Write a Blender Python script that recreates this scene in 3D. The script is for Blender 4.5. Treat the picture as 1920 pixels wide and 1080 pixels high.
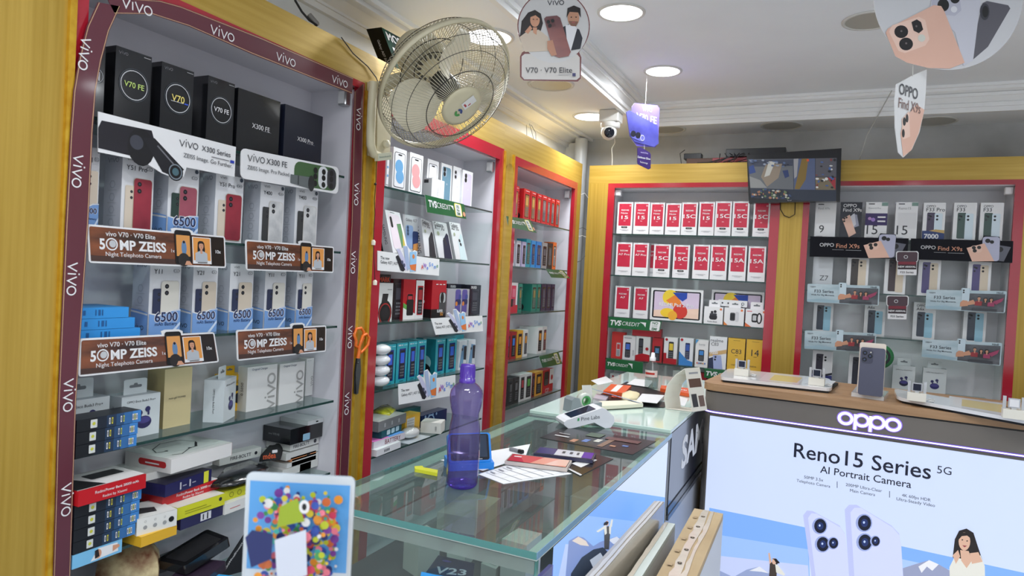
import bpy, math, random
from mathutils import Vector as V3, Matrix
for _o in list(bpy.data.objects): bpy.data.objects.remove(_o)
SC = bpy.context.scene
COL = SC.collection
PI = math.pi
rnd = random.Random(7)

# ------------------------------------------------------------------ camera, world, light, exposure
H = 1.42                                            # eye height of the phone camera above the floor
YAW, PITCH, ROLL, FPX = [math.radians(a) for a in (-25.013, -1.033, 3.001)] + [1279.5]
CAM = V3((0, 0, H))
FW = V3((math.sin(YAW)*math.cos(PITCH), math.cos(YAW)*math.cos(PITCH), math.sin(PITCH)))
_r = V3((math.cos(YAW), -math.sin(YAW), 0)); _u = _r.cross(FW)
RT = _r*math.cos(ROLL) + _u*math.sin(ROLL)
UP = -_r*math.sin(ROLL) + _u*math.cos(ROLL)
cd = bpy.data.cameras.new('camera'); cam = bpy.data.objects.new('camera', cd); COL.objects.link(cam)
cd.sensor_width = 36; cd.lens = FPX/1920*36; cd.clip_start = .02
cd.dof.use_dof = True; cd.dof.focus_distance = 2.1; cd.dof.aperture_fstop = 9
cam.matrix_world = Matrix(((RT.x, UP.x, -FW.x, 0), (RT.y, UP.y, -FW.y, 0), (RT.z, UP.z, -FW.z, H), (0, 0, 0, 1)))
SC.camera = cam
SC.view_settings.view_transform = 'Standard'; SC.view_settings.look = 'None'
SC.view_settings.gamma = 1; SC.view_settings.use_curve_mapping = False
SC.view_settings.exposure = -0.3
wd = bpy.data.worlds.new('daylight'); SC.world = wd; wd.use_nodes = True    # open shop front behind the camera
wd.node_tree.nodes['Background'].inputs[0].default_value = (.86, .93, 1, 1)
wd.node_tree.nodes['Background'].inputs[1].default_value = WORLD_STRENGTH = 1.5
LAMP_POWER = 6.0
Z_SOFFIT, Z_TRAY = 2.222, 2.32
X_WALL, Y_WALL, X_RIGHT, Y_FRONT = -1.415, 3.72, 2.1, -2.6
X_TRAY, Y_TRAY = -.93, 3.44
LAMPS_ON = [(-1.115, 3.2, Z_SOFFIT), (-1.095, 2.05, Z_SOFFIT), (-.686, 2.22, Z_TRAY), (-.695, 2.886, Z_TRAY),
            (-.35, .72, Z_TRAY), (.55, .72, Z_TRAY), (1.4, 1.5, Z_TRAY), (1.15, 2.35, Z_TRAY), (-.68, .1, Z_TRAY),  # from this row on: unseen downlights, added to light the room
            (.1, .3, Z_TRAY), (.85, .2, Z_TRAY), (-.68, -.6, Z_TRAY), (.3, -.9, Z_TRAY), (1.2, -.9, Z_TRAY)]
for i, (x, y, z) in enumerate(LAMPS_ON):
    ld = bpy.data.lights.new('downlight_beam', 'AREA'); ld.shape = 'DISK'; ld.size = .12; ld.energy = LAMP_POWER
    ld.color = (.93, .965, 1); ld.spread = math.radians(165)
    lo = bpy.data.objects.new('downlight_beam', ld); lo.location = (x, y, z-.012); COL.objects.link(lo)

# ------------------------------------------------------------------ reading a point of the photo on a known plane of the shop
def ray(x, y): return FW + RT*((x-960)/FPX) - UP*((y-540)/FPX)
def onX(x, y, X): d = ray(x, y); return CAM + d*(X/d.x)
def onY(x, y, Y): d = ray(x, y); return CAM + d*(Y/d.y)
def onZ(x, y, Z): d = ray(x, y); return CAM + d*((Z-H)/d.z)
def atD(x, y, D): return CAM + ray(x, y)*D

# ------------------------------------------------------------------ materials
MATS = {}
def lin(c): c /= 255; return c/12.92 if c <= .04045 else ((c+.055)/1.055)**2.4
def mk(name, rgb, rough=.5, metal=0, emit=0, spec=.5, noise=None, bump=None, coat=0, alpha=1):
    if name in MATS: return MATS[name]
    m = bpy.data.materials.new(name); m.use_nodes = True; t = m.node_tree; b = t.nodes['Principled BSDF']
    c = [lin(v) for v in rgb] + [1]
    b.inputs['Base Color'].default_value = c; b.inputs['Roughness'].default_value = rough
    b.inputs['Metallic'].default_value = metal; b.inputs['Specular IOR Level'].default_value = spec
    b.inputs['Coat Weight'].default_value = coat; b.inputs['Coat Roughness'].default_value = .08; b.inputs['Alpha'].default_value = alpha
    if emit: b.inputs['Emission Color'].default_value = c; b.inputs['Emission Strength'].default_value = emit
    if noise or bump:
        tc = t.nodes.new('ShaderNodeTexCoord'); mp = t.nodes.new('ShaderNodeMapping'); nz = t.nodes.new('ShaderNodeTexNoise')
        sc = (noise or bump)[0]; mp.inputs['Scale'].default_value = sc
        nz.inputs['Detail'].default_value = 6; nz.inputs['Scale'].default_value = 1
        t.links.new(tc.outputs['Object'], mp.inputs[0]); t.links.new(mp.outputs[0], nz.inputs[0])
        if noise:
            rp = t.nodes.new('ShaderNodeValToRGB'); a, d = noise[1:]
            rp.color_ramp.elements[0].position = .3; rp.color_ramp.elements[1].position = .7
            rp.color_ramp.elements[0].color = [lin(v) for v in a] + [1]; rp.color_ramp.elements[1].color = [lin(v) for v in d] + [1]
            t.links.new(nz.outputs[0], rp.inputs[0]); t.links.new(rp.outputs[0], b.inputs['Base Color'])
        if bump:
            bp = t.nodes.new('ShaderNodeBump'); bp.inputs['Strength'].default_value = bump[1]; bp.inputs['Distance'].default_value = .002
            t.links.new(nz.outputs[0], bp.inputs['Height']); t.links.new(bp.outputs[0], b.inputs['Normal'])
    MATS[name] = m; return m
def C(r, g, b, rough=.45): return mk('ink_%d_%d_%d_%d' % (r, g, b, rough*100), (r, g, b), rough)
def E(r, g, b, s=1.0):
    m = mk('lit_%d_%d_%d_%d' % (r, g, b, s*100), (r, g, b), .4, emit=s); n = m.node_tree.nodes['Principled BSDF'].inputs['Base Color']; n.default_value = [lin(v)*.25 for v in (r, g, b)] + [1]; return m
def clear(name, tint, ior=1.45, rough=.02, haze=0, hazecol=(220, 220, 220), edge=None):
    """thin clear sheet: tinted see-through with a real Fresnel reflection"""
    if name in MATS: return MATS[name]
    m = bpy.data.materials.new(name); m.use_nodes = True; t = m.node_tree; n = t.nodes; n.remove(n['Principled BSDF'])
    out = n['Material Output']; tr = n.new('ShaderNodeBsdfTransparent'); gl = n.new('ShaderNodeBsdfGlossy'); fr = n.new('ShaderNodeFresnel'); mx = n.new('ShaderNodeMixShader')
    tr.inputs[0].default_value = [lin(v) for v in tint] + [1]; gl.inputs['Roughness'].default_value = rough; fr.inputs[0].default_value = ior
    src = tr.outputs[0]
    if edge:                                        # a slanting look goes through more of the coloured wall
        lw = n.new('ShaderNodeLayerWeight'); lw.inputs[0].default_value = .35; mc = n.new('ShaderNodeMix'); mc.data_type = 'RGBA'
        mc.inputs[6].default_value = [lin(v) for v in tint] + [1]; mc.inputs[7].default_value = [lin(v) for v in edge] + [1]
        t.links.new(lw.outputs['Facing'], mc.inputs[0]); t.links.new(mc.outputs[2], tr.inputs[0])
    if haze:
        df = n.new('ShaderNodeBsdfDiffuse'); df.inputs[0].default_value = [lin(v) for v in hazecol] + [1]
        mh = n.new('ShaderNodeMixShader'); mh.inputs[0].default_value = haze
        t.links.new(src, mh.inputs[1]); t.links.new(df.outputs[0], mh.inputs[2]); src = mh.outputs[0]
    ge = n.new('ShaderNodeNewGeometry'); fm = n.new('ShaderNodeMath'); fm.operation = 'MULTIPLY_ADD'; fm.inputs[1].default_value = -1; fm.inputs[2].default_value = 1      # the sheet reflects on its outer side
    fk = n.new('ShaderNodeMath'); fk.operation = 'MULTIPLY'; t.links.new(ge.outputs['Backfacing'], fm.inputs[0]); t.links.new(fr.outputs[0], fk.inputs[0]); t.links.new(fm.outputs[0], fk.inputs[1])
    t.links.new(fk.outputs[0], mx.inputs[0]); t.links.new(src, mx.inputs[1]); t.links.new(gl.outputs[0], mx.inputs[2]); t.links.new(mx.outputs[0], out.inputs[0])
    MATS[name] = m; return m
WHITE = C(226, 226, 228); BLACK = C(18, 18, 20); INK = C(40, 42, 52); GREY = C(150, 152, 156); OFF = C(225, 225, 220)
GOLD = mk('brushed_gold_laminate', (184, 150, 62), .34, .25, noise=((3, 3, 90), (174, 142, 56), (192, 160, 76)), bump=((6, 6, 260), .12))
GOLDH = mk('brushed_gold_laminate_across', (184, 150, 62), .34, .25, noise=((3, 3, 90), (174, 142, 56), (192, 160, 76)), bump=((3, 3, 90), .12))
GOLDV = mk('brushed_gold_laminate_upright', (180, 148, 60), .34, .25, noise=((90, 90, 2), (168, 136, 50), (188, 156, 70)), bump=((200, 200, 4), .15))
GOLDEDGE = mk('gold_edge_tape', (205, 160, 40), .3, .4, noise=((40, 40, 40), (190, 140, 24), (218, 176, 56)))
RED = mk('glossy_red_trim', (168, 30, 46), .16, coat=.6, noise=((5, 5, 5), (162, 27, 43), (174, 35, 51)))
LAMINATE = mk('cabinet_laminate', (222, 220, 227), .3, noise=((2, 2, 9), (216, 213, 221), (227, 225, 232)))
LAMINATE_B = mk('cabinet_laminate_glossy', (232, 231, 234), .22, noise=((4, 4, 4), (226, 225, 228), (238, 237, 240)), bump=((55, 55, 55), .35))
GLASS = clear('shelf_glass', (228, 240, 236)); GLASSEDGE = mk('glass_cut_edge', (38, 66, 62), .15, spec=.6)
TABLEGLASS = clear('table_glass', (225, 236, 232), 1.5, .015, .1, (172, 180, 178)); PANE = clear('clear_pane_glass', (232, 240, 238), 1.45, .02, .03); FROSTGLASS = clear('frosted_glass_band', (215, 225, 222), 1.45, .2, .45, (165, 178, 174))
FILM = clear('clear_film', (238, 238, 238), 1.5, .05)

# ------------------------------------------------------------------ mesh builder
_fonts = {}
def glyphs(s, bold):
    k = (s, bold)
    if k not in _fonts:
        cu = bpy.data.curves.new('lettering', 'FONT'); cu.body = s; cu.resolution_u = 3; cu.offset = bold; cu.fill_mode = 'FRONT'
        ob = bpy.data.objects.new('lettering', cu); me = bpy.data.meshes.new_from_object(ob)
        vs = [(v.co.x, v.co.y) for v in me.vertices]; fs = [tuple(p.vertices) for p in me.polygons]
        bpy.data.objects.remove(ob); bpy.data.curves.remove(cu); bpy.data.meshes.remove(me)
        if not vs: vs = [(0, 0), (1, 1)]
        x0 = min(v[0] for v in vs); x1 = max(v[0] for v in vs); y0 = min(v[1] for v in vs); y1 = max(v[1] for v in vs)
        _fonts[k] = (vs, fs, x0, x1, y0, y1)
    return _fonts[k]
class MB:
    def __init__(s): s.v = []; s.f = []; s.mi = []; s.ms = []; s.sm = []
    def m(s, mat):
        if mat not in s.ms: s.ms.append(mat)
        return s.ms.index(mat)
    def poly(s, pts, mat, smooth=False):
        n = len(s.v); s.v += [V3(p) for p in pts]; s.f.append(tuple(range(n, n+len(pts)))); s.mi.append(s.m(mat)); s.sm.append(smooth)
    def grid(s, rows, mat, closed=False, smooth=True):
        n = len(s.v); R = len(rows); K = len(rows[0]); i = s.m(mat)
        for r in rows: s.v += [V3(p) for p in r]
        for a in range(R-1):
            for b in range(K if closed else K-1):
                c = (b+1) % K
                s.f.append((n+a*K+b, n+a*K+c, n+(a+1)*K+c, n+(a+1)*K+b)); s.mi.append(i); s.sm.append(smooth)
    def hexa(s, p, mat, side=None):
        """p: 4 front corners (counter-clockwise seen from the front) then 4 back ones"""
        sd = side or mat
        s.poly(p[0:4], mat); s.poly([p[7], p[6], p[5], p[4]], sd)
        for a in range(4): b = (a+1) % 4; s.poly([p[b], p[a], p[a+4], p[b+4]], sd)
    def box(s, x0, x1, y0, y1, z0, z1, mat, c=0):
        if c:
            o = []
            ctr = V3(((x0+x1)/2, (y0+y1)/2, (z0+z1)/2)); h = V3(((x1-x0)/2, (y1-y0)/2, (z1-z0)/2))
            def p(sx, sy, sz, ax):
                q = V3((sx*h.x, sy*h.y, sz*h.z)); e = [sx, sy, sz]
                for k in range(3):
                    if k != ax: q[k] -= e[k]*c
                return ctr+q
            S = (-1, 1)
            for ax in range(3):
                a, b = [(1, 2), (2, 0), (0, 1)][ax]
                for sg in S:
                    L = []
                    for ea, eb in ((-1, -1), (1, -1), (1, 1), (-1, 1)):
                        e = [0, 0, 0]; e[ax] = sg; e[a] = ea; e[b] = eb; L.append(p(*e, ax))
                    s.poly(L if sg > 0 else L[::-1], mat)
            for ax in range(3):
                a, b = [(1, 2), (2, 0), (0, 1)][ax]
                for ea in S:
                    for eb in S:
                        L = []
                        for k, w in ((-1, a), (1, a), (1, b), (-1, b)):
                            e = [0, 0, 0]; e[ax] = k; e[a] = ea; e[b] = eb; L.append(p(*e, w))
                        s.poly(L, mat)
            for sx in S:
                for sy in S:
                    for sz in S: s.poly([p(sx, sy, sz, k) for k in range(3)], mat)
            return
        a = [(x0, y0, z0), (x1, y0, z0), (x1, y0, z1), (x0, y0, z1)]; b = [(x0, y1, z0), (x1, y1, z0), (x1, y1, z1), (x0, y1, z1)]
        s.hexa(a+b, mat)
    def tube(s, pts, r, mat, k=8, cap=True):
        pts = [V3(p) for p in pts]; rows = []; n0 = None
        rr = r if isinstance(r, (list, tuple)) else [r]*len(pts)
        for i, p in enumerate(pts):
            d = (pts[min(i+1, len(pts)-1)] - pts[max(i-1, 0)]).normalized()
            if n0 is None: n0 = d.orthogonal().normalized()
            n0 = (n0 - d*n0.dot(d)).normalized(); q = d.cross(n0)
            rows.append([p + (n0*math.cos(2*PI*j/k) + q*math.sin(2*PI*j/k))*rr[i] for j in range(k)])
        s.grid(rows, mat, True)
        if cap: s.poly(rows[0][::-1], mat); s.poly(rows[-1], mat)
    def lathe(s, prof, O, A, mat, k=24, ref=None, smooth=True, cap=True):
        """prof: (radius, height along axis A) pairs"""
        O = V3(O); A = V3(A).normalized(); n = (V3(ref) if ref else A.orthogonal()); n = (n - A*n.dot(A)).normalized(); q = A.cross(n)
        rows = [[O + A*h + (n*math.cos(2*PI*j/k) + q*math.sin(2*PI*j/k))*max(r, 1e-5) for j in range(k)] for r, h in prof]
        s.grid(rows, mat, True, smooth)
        if cap and prof[0][0] > 1e-4: s.poly(rows[0][::-1], mat)
        if cap and prof[-1][0] > 1e-4: s.poly(rows[-1], mat)
    def blob(s, c, r, mat, k=12, squash=None, jit=0):
        sx, sy, sz = squash or (1, 1, 1); rows = []
        for i in range(k//2+1):
            a = -PI/2 + PI*i/(k//2)
            rows.append([V3(c) + V3((math.cos(a)*math.cos(2*PI*j/k)*r*sx, math.cos(a)*math.sin(2*PI*j/k)*r*sy, math.sin(a)*r*sz))*(1+jit*(rnd.random()-.5)) for j in range(k)])
        s.grid(rows, mat, True)
    def prism(s, pts, dv, mat, side=None):
        """flat outline pts pushed back by dv"""
        pts = [V3(p) for p in pts]; dv = V3(dv); b = [p+dv for p in pts]; sd = side or mat
        s.poly(pts, mat); s.poly(b[::-1], sd)
        for i in range(len(pts)): j = (i+1) % len(pts); s.poly([pts[j], pts[i], b[i], b[j]], sd)
    def build(s, name, parent=None, origin=None):
        if parent is not None: org = V3(parent['_o'])
        elif origin is not None: org = V3(origin)
        else:
            xs = [p.x for p in s.v]; ys = [p.y for p in s.v]
            org = V3(((min(xs)+max(xs))/2, (min(ys)+max(ys))/2, min(p.z for p in s.v)))
        me = bpy.data.meshes.new(name); me.from_pydata([p-org for p in s.v], [], s.f)
        for mt in s.ms: me.materials.append(mt)
        me.polygons.foreach_set('material_index', s.mi); me.polygons.foreach_set('use_smooth', s.sm); me.update()
        o = bpy.data.objects.new(name, me); COL.objects.link(o); o['_o'] = tuple(org)
        if parent is not None: o.parent = parent
        else: o.location = org
        return o
def tag(o, label=None, cat=None, group=None, kind=None):
    for k, v in (('label', label), ('category', cat), ('group', group), ('kind', kind)):
        if v: o[k] = v
    return o
def root(name, at, label, cat, group=None):
    o = bpy.data.objects.new(name, None); o.empty_display_size = .05; o.location = V3(at); o['_o'] = tuple(V3(at)); COL.objects.link(o)
    return tag(o, label, cat, group)
def struct(mb, name, parent=None):
    o = mb.build(name, parent)
    if parent is None: o['kind'] = 'structure'
    return o

# ------------------------------------------------------------------ printing on a flat face (corner order: bottom-near, bottom-far, top-far, top-near)
def clip01(q):
    for ax, lim, sg in ((0, 0, 1), (0, 1, -1), (1, 0, 1), (1, 1, -1)):
        o = []
        for a, b in zip(q, q[1:]+q[:1]):
            da, db = (a[ax]-lim)*sg, (b[ax]-lim)*sg
            if da >= 0: o.append(a)
            if da*db < 0: t = da/(da-db); o.append((a[0]+(b[0]-a[0])*t, a[1]+(b[1]-a[1])*t))
        q = o
        if len(q) < 3: return None
    return q
class Panel:
    def __init__(s, mb, a, b, c, d, lift=.0004):
        s.mb = mb; s.a, s.b, s.c, s.d = V3(a), V3(b), V3(c), V3(d); s.n = (s.b-s.a).cross(s.d-s.a).normalized()
        s.w = ((s.b-s.a).length + (s.c-s.d).length)/2; s.h = ((s.d-s.a).length + (s.c-s.b).length)/2; s.k = s.w/s.h; s.z = lift
    def pt(s, u, v, z=None): return (s.a*(1-u)+s.b*u)*(1-v) + (s.d*(1-u)+s.c*u)*v + s.n*(s.z if z is None else z)
    def at(s, x, y):
        """where the sight line through photo point (x, y) meets this face, as (u, v)"""
        d = ray(x, y); p = CAM + d*((s.a-CAM).dot(s.n)/d.dot(s.n)) - s.a; U = s.b-s.a; W = s.d-s.a; return (p.dot(U)/U.length_squared, p.dot(W)/W.length_squared)
    def pp(s, pts, m):
        """polygon through photo points, cut off at the edges of the face"""
        q = clip01([s.at(*p) for p in pts])
        if q: s.poly(q, m)
    def pe(s, x, y, rx, ry, m, n=18):
        u, v = s.at(x, y); a = s.at(x+rx, y); b = s.at(x, y-ry); s.poly([(u+(a[0]-u)*math.cos(2*PI*i/n)+(b[0]-u)*math.sin(2*PI*i/n), v+(a[1]-v)*math.cos(2*PI*i/n)+(b[1]-v)*math.sin(2*PI*i/n)) for i in range(n)], m)
    def up(s): s.z += .00012
    clip = False
    def poly(s, uv, m):
        if s.clip:
            uv = clip01(uv)
            if not uv: return
        s.mb.poly([s.pt(*q) for q in uv], m); s.up()
    def rect(s, u0, v0, u1, v1, m): s.poly([(u0, v0), (u1, v0), (u1, v1), (u0, v1)], m)
    def ell(s, u, v, r, m, ry=None, n=18): s.poly([(u+r*math.cos(2*PI*i/n), v+(ry or r)*s.k*math.sin(2*PI*i/n)) for i in range(n)], m)
    def ring(s, u, v, r, t, m, n=26, ry=None):
        q = ry or r
        for i in range(n):
            a, b = 2*PI*i/n, 2*PI*(i+1)/n
            g = [(u+(r-t)*math.cos(a), v+(q-t)*s.k*math.sin(a)), (u+r*math.cos(a), v+q*s.k*math.sin(a)), (u+r*math.cos(b), v+q*s.k*math.sin(b)), (u+(r-t)*math.cos(b), v+(q-t)*s.k*math.sin(b))]; g = clip01(g) if s.clip else g
            if g: s.mb.poly([s.pt(*p) for p in g], m)
        s.up()
    def rr(s, u0, v0, u1, v1, r, m): s.poly(rrect(u0, v0, u1, v1, r, r*s.k), m)
    def line(s, uv, t, m):
        """stroke of thickness t (share of the width)"""
        q = [(u, v/s.k) for u, v in uv]; n = len(q); loop = n > 3 and math.hypot(q[0][0]-q[-1][0], q[0][1]-q[-1][1]) < 1e-6; L = []
        for i in range(n):
            A = q[i-1] if i else (q[-2] if loop else None); B = q[i+1] if i < n-1 else (q[1] if loop else None); N = []
            for s0, s1 in ((A, q[i]), (q[i], B)):
                if s0 and s1: d = math.hypot(s1[0]-s0[0], s1[1]-s0[1]) or 1; N.append((-(s1[1]-s0[1])/d, (s1[0]-s0[0])/d))
            nx, ny = sum(x for x, y in N)/len(N), sum(y for x, y in N)/len(N); d = max(nx*nx+ny*ny, .2); L.append((q[i][0], q[i][1], nx/d*t/2, ny/d*t/2))
        for (x0, y0, a0, b0), (x1, y1, a1, b1) in zip(L, L[1:]):
            g = [(x0-a0, (y0-b0)*s.k), (x1-a1, (y1-b1)*s.k), (x1+a1, (y1+b1)*s.k), (x0+a0, (y0+b0)*s.k)]; g = clip01(g) if s.clip else g
            if g: s.mb.poly([s.pt(*p) for p in g], m)
        s.up()
    def text(s, t, u, v, m, w=None, h=None, bold=0, al='c', rot=0, skew=0, sx=1):
        """w: share of panel width, h: letter height as a share of panel height; (u, v) is the middle of the line"""
        vs, fs, x0, x1, y0, y1 = glyphs(t, bold); W = x1-x0; Hh = .72
        if h is None: k = w*s.w/W; kx = k
        else:
            k = h*s.h/Hh; kx = k*sx if w is None else w*s.w/W
        ca, sa = math.cos(math.radians(rot)), math.sin(math.radians(rot)); ox = {'c': (x0+x1)/2, 'l': x0, 'r': x1}[al]; n = len(s.mb.v); i = s.mb.m(m)
        L = []
        for x, y in vs:
            a = (x-ox+skew*y)*kx; b = (y-Hh/2)*k; L.append(((a*ca-b*sa)/s.w, (a*sa+b*ca)/s.h))
        q = 1
        if s.clip:
            for du, dv in L:
                for d, c in ((du, u), (dv, v)):
                    if d > 1e-6: q = min(q, (.99-c)/d)
                    elif d < -1e-6: q = min(q, (c-.01)/-d)
        for du, dv in L: s.mb.v.append(s.pt(u+du*q, v+dv*q))
        for f in fs: s.mb.f.append(tuple(n+q for q in f)); s.mb.mi.append(i); s.mb.sm.append(False)
        s.up()
    def strokes(s, L, u, v, w, m, t, rot=0):
        ca, sa = math.cos(math.radians(rot)), math.sin(math.radians(rot))
        def q(p): a, b = (p[0]-.5)*w, (p[1]-.15)*w; return (u+a*ca-b*sa, v+(a*sa+b*ca)*s.k)
        for st in L: s.line([q(p) for p in st], t*w, m)
def rrect(u0, v0, u1, v1, ru, rv, n=4):
    o = []
    for cx, cy, a in ((u1-ru, v0+rv, -90), (u1-ru, v1-rv, 0), (u0+ru, v1-rv, 90), (u0+ru, v0+rv, 180)):
        for i in range(n+1): t = math.radians(a+90*i/n); o.append((cx+ru*math.cos(t), cy+rv*math.sin(t)))
    return o
def _arc(cx, cy, rx, ry, a0, a1, n=10): return [(cx+rx*math.cos(math.radians(a0+(a1-a0)*i/n)), cy+ry*math.sin(math.radians(a0+(a1-a0)*i/n))) for i in range(n+1)]
VIVO = [[(0, .28), (.13, .01), (.26, .28)], [(.345, 0), (.345, .25)], [(.32, .345), (.37, .345)], [(.43, .28), (.56, .01), (.69, .28)], _arc(.86, .145, .13, .13, 0, 360, 14)]
OPPO = [_arc(.11, .16, .11, .1, 0, 360, 24), [(.275, -.03), (.275, .265)], _arc(.385, .16, .11, .1, 0, 360, 24), [(.53, -.03), (.53, .265)], _arc(.64, .16, .11, .1, 0, 360, 24), _arc(.895, .16, .11, .1, 0, 360, 24)]
def vivo(P, u, v, w, m, rot=0, t=.05): P.strokes(VIVO, u, v, w, m, t*.8, rot)
def oppo(P, u, v, w, m, t=.05): P.strokes(OPPO, u, v, w, m, t)

def slab(corners, depth, front, side=None, mb=None, lift=.0004):
    """box whose front face has the 4 given corners; returns (mb, Panel of the front)"""
    mb = mb or MB(); a, b, c, d = [V3(p) for p in corners]; n = (b-a).cross(d-a).normalized()
    if n.x > .5 and -1.397 < min(a.x, b.x) < -1.1: depth = min(depth, (min(a.x, b.x, c.x, d.x)+1.397)/n.x)      # stay in front of the cabinet back
    if n.y < -.5 and 3.5 < max(a.y, b.y) < 3.68: depth = min(depth, (3.686-max(a.y, b.y))/-n.y)
    mb.hexa([a, b, c, d] + [p-n*depth for p in (a, b, c, d)], front, side); P = Panel(mb, a, b, c, d, lift); P.dep = depth; P.clip = True; return mb, P
def sidepanel(mb, P, depth, far=False, lift=.0004):
    n = P.n; depth = getattr(P, 'dep', depth)
    S = Panel(mb, P.b, P.b-n*depth, P.c-n*depth, P.c, lift) if far else Panel(mb, P.a-n*depth, P.a, P.d, P.d-n*depth, lift)
    S.clip = True; return S
def board(mb, P, uv, th, face, edge): mb.prism([P.pt(*q, 0) for q in uv], -P.n*th, face, edge)
ORD = 'first second third fourth fifth sixth seventh eighth ninth tenth'.split()
def phone(P, u0, v0, u1, v1, body, lens=BLACK, cams=((.26, .86), (.26, .7)), r=.1, rim=None, plate=None, lr=.13):
    w = u1-u0; h = v1-v0
    if rim: P.rr(u0-.012, v0-.012*P.k, u1+.012, v1+.012*P.k, w*.16, rim)
    P.rr(u0, v0, u1, v1, w*.15, body)
    if plate: P.rr(u0+w*.06, v0+h*.58, u0+w*plate[1], v0+h*.96, w*.14, plate[0])
    for cx, cy in cams: P.ell(u0+w*cx, v0+h*cy, w*lr, lens, n=12); P.ell(u0+w*cx, v0+h*cy, w*lr*.45, C(70, 72, 84), n=8)
def bust(P, u, v, s, skin, hair, top, long=True):
    """head and shoulders of a printed portrait; s: head width as a share of panel width"""
    k = P.k
    if long:
        P.poly([(u-s*.62, v+s*.55*k), (u-s*.3, v+s*.8*k), (u+s*.3, v+s*.8*k), (u+s*.62, v+s*.5*k), (u+s*.75, v-s*.6*k), (u+s*.6, v-s*1.5*k), (u-s*.7, v-s*1.5*k), (u-s*.72, v-s*.5*k)], hair)
    P.poly([(u-s*1.2, v-s*2.6*k), (u+s*1.2, v-s*2.6*k), (u+s*1.15, v-s*1.2*k), (u+s*.4, v-s*.85*k), (u-s*.4, v-s*.85*k), (u-s*1.15, v-s*1.2*k)], top)
    P.poly([(u-s*.2, v-s*1.25*k), (u+s*.22, v-s*1.25*k), (u+s*.2, v-s*.3*k), (u-s*.2, v-s*.3*k)], skin)
    P.ell(u, v, s*.45, skin, ry=s*.62)
    P.poly([(u-s*.48, v+s*.1*k), (u-s*.4, v+s*.62*k), (u, v+s*.76*k), (u+s*.42, v+s*.6*k), (u+s*.48, v+s*.1*k), (u+s*.34, v+s*.36*k), (u, v+s*.42*k), (u-s*.34, v+s*.34*k)], hair)
    for e in (-.18, .18): P.ell(u+s*e, v+s*.06*k, s*.07, BLACK, ry=s*.04, n=8)
    P.rect(u-s*.13, v-s*.32*k, u+s*.13, v-s*.25*k, C(150, 60, 66)); P.poly([(u-s*.05, v-s*.14*k), (u+s*.07, v-s*.14*k), (u+s*.02, v+s*.02*k)], C(176, 120, 96))
SKIN = C(205, 150, 120); HAIR = C(30, 22, 22)
# ================================================================== ROOM
def plaster(name, a, b, sc=3, rough=.6): return mk(name, a, rough, noise=((sc, sc, sc), a, b), bump=((40, 40, 40), .05))
CEIL = plaster('ceiling_paint', (236, 240, 246), (242, 246, 251)); WALLP = plaster('wall_paint', (228, 231, 233), (238, 241, 243), 1.5)
GRIME = plaster('grimy_wall_paint', (150, 150, 148), (205, 207, 207), 2.2); MOULD = plaster('moulding_paint', (238, 239, 239), (244, 245, 245), 4, .4)
TILE = mk('floor_tile', (226, 223, 218), .25, noise=((2, 2, 2), (220, 217, 211), (232, 229, 224)))
def setting(name, fn): mb = MB(); fn(mb); return struct(mb, name)
setting('floor', lambda b: b.box(X_WALL-.1, X_RIGHT, Y_FRONT, Y_WALL+.1, -.05, 0, TILE))
setting('wall_left', lambda b: b.box(X_WALL-.1, X_WALL, Y_FRONT, Y_WALL, 0, 2.5, WALLP))
setting('wall_back', lambda b: b.box(X_WALL-.1, X_RIGHT, Y_WALL, Y_WALL+.1, 0, 2.5, GRIME))
setting('wall_right', lambda b: b.box(X_RIGHT, X_RIGHT+.1, Y_FRONT, Y_WALL+.1, 0, 2.5, WALLP))
def _ceil(b):
    b.box(X_WALL, X_TRAY, Y_FRONT, Y_WALL, Z_SOFFIT, 2.42, CEIL); b.box(X_TRAY, X_RIGHT, Y_TRAY, Y_WALL, Z_SOFFIT, 2.42, CEIL)
    b.box(X_TRAY, X_RIGHT, Y_FRONT, Y_TRAY, Z_TRAY, 2.42, CEIL)
setting('ceiling', _ceil)
TP = [(-.012, 0), (-.012, -.01), (.008, -.01), (.008, .01), (.018, .01), (.018, .026), (.012, .03), (.03, .05), (.036, .05), (.036, .064), (.028, .064), (.05, .074), (.05, .086), (.062, .086), (.062, .098)]
def _t1(b): b.grid([[(X_TRAY+d, y, Z_SOFFIT+z) for y in (Y_FRONT, Y_TRAY-d)] for d, z in TP], MOULD, smooth=False)
def _t2(b): b.grid([[(x, Y_TRAY-d, Z_SOFFIT+z) for x in (X_RIGHT, X_TRAY+d)] for d, z in TP], MOULD, smooth=False)
setting('trim_1', _t1); setting('trim_2', _t2)
WP = [(0, -.054), (.016, -.054), (.016, -.036), (.022, -.036), (.022, -.028), (.06, -.012), (.098, -.012), (.098, -.022), (.11, -.022), (.11, -.008), (.124, -.008), (.124, -.014), (.14, -.014), (.14, 0)]
setting('trim_3', lambda b: b.grid([[(X_WALL+d, y, Z_SOFFIT+z) for y in (Y_FRONT, Y_WALL)] for d, z in WP], MOULD, smooth=False))
setting('trim_4', lambda b: b.box(X_WALL, -1.335, 3.66, Y_WALL, 0, Z_SOFFIT-.03, WALLP))        # boxed corner column
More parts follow.
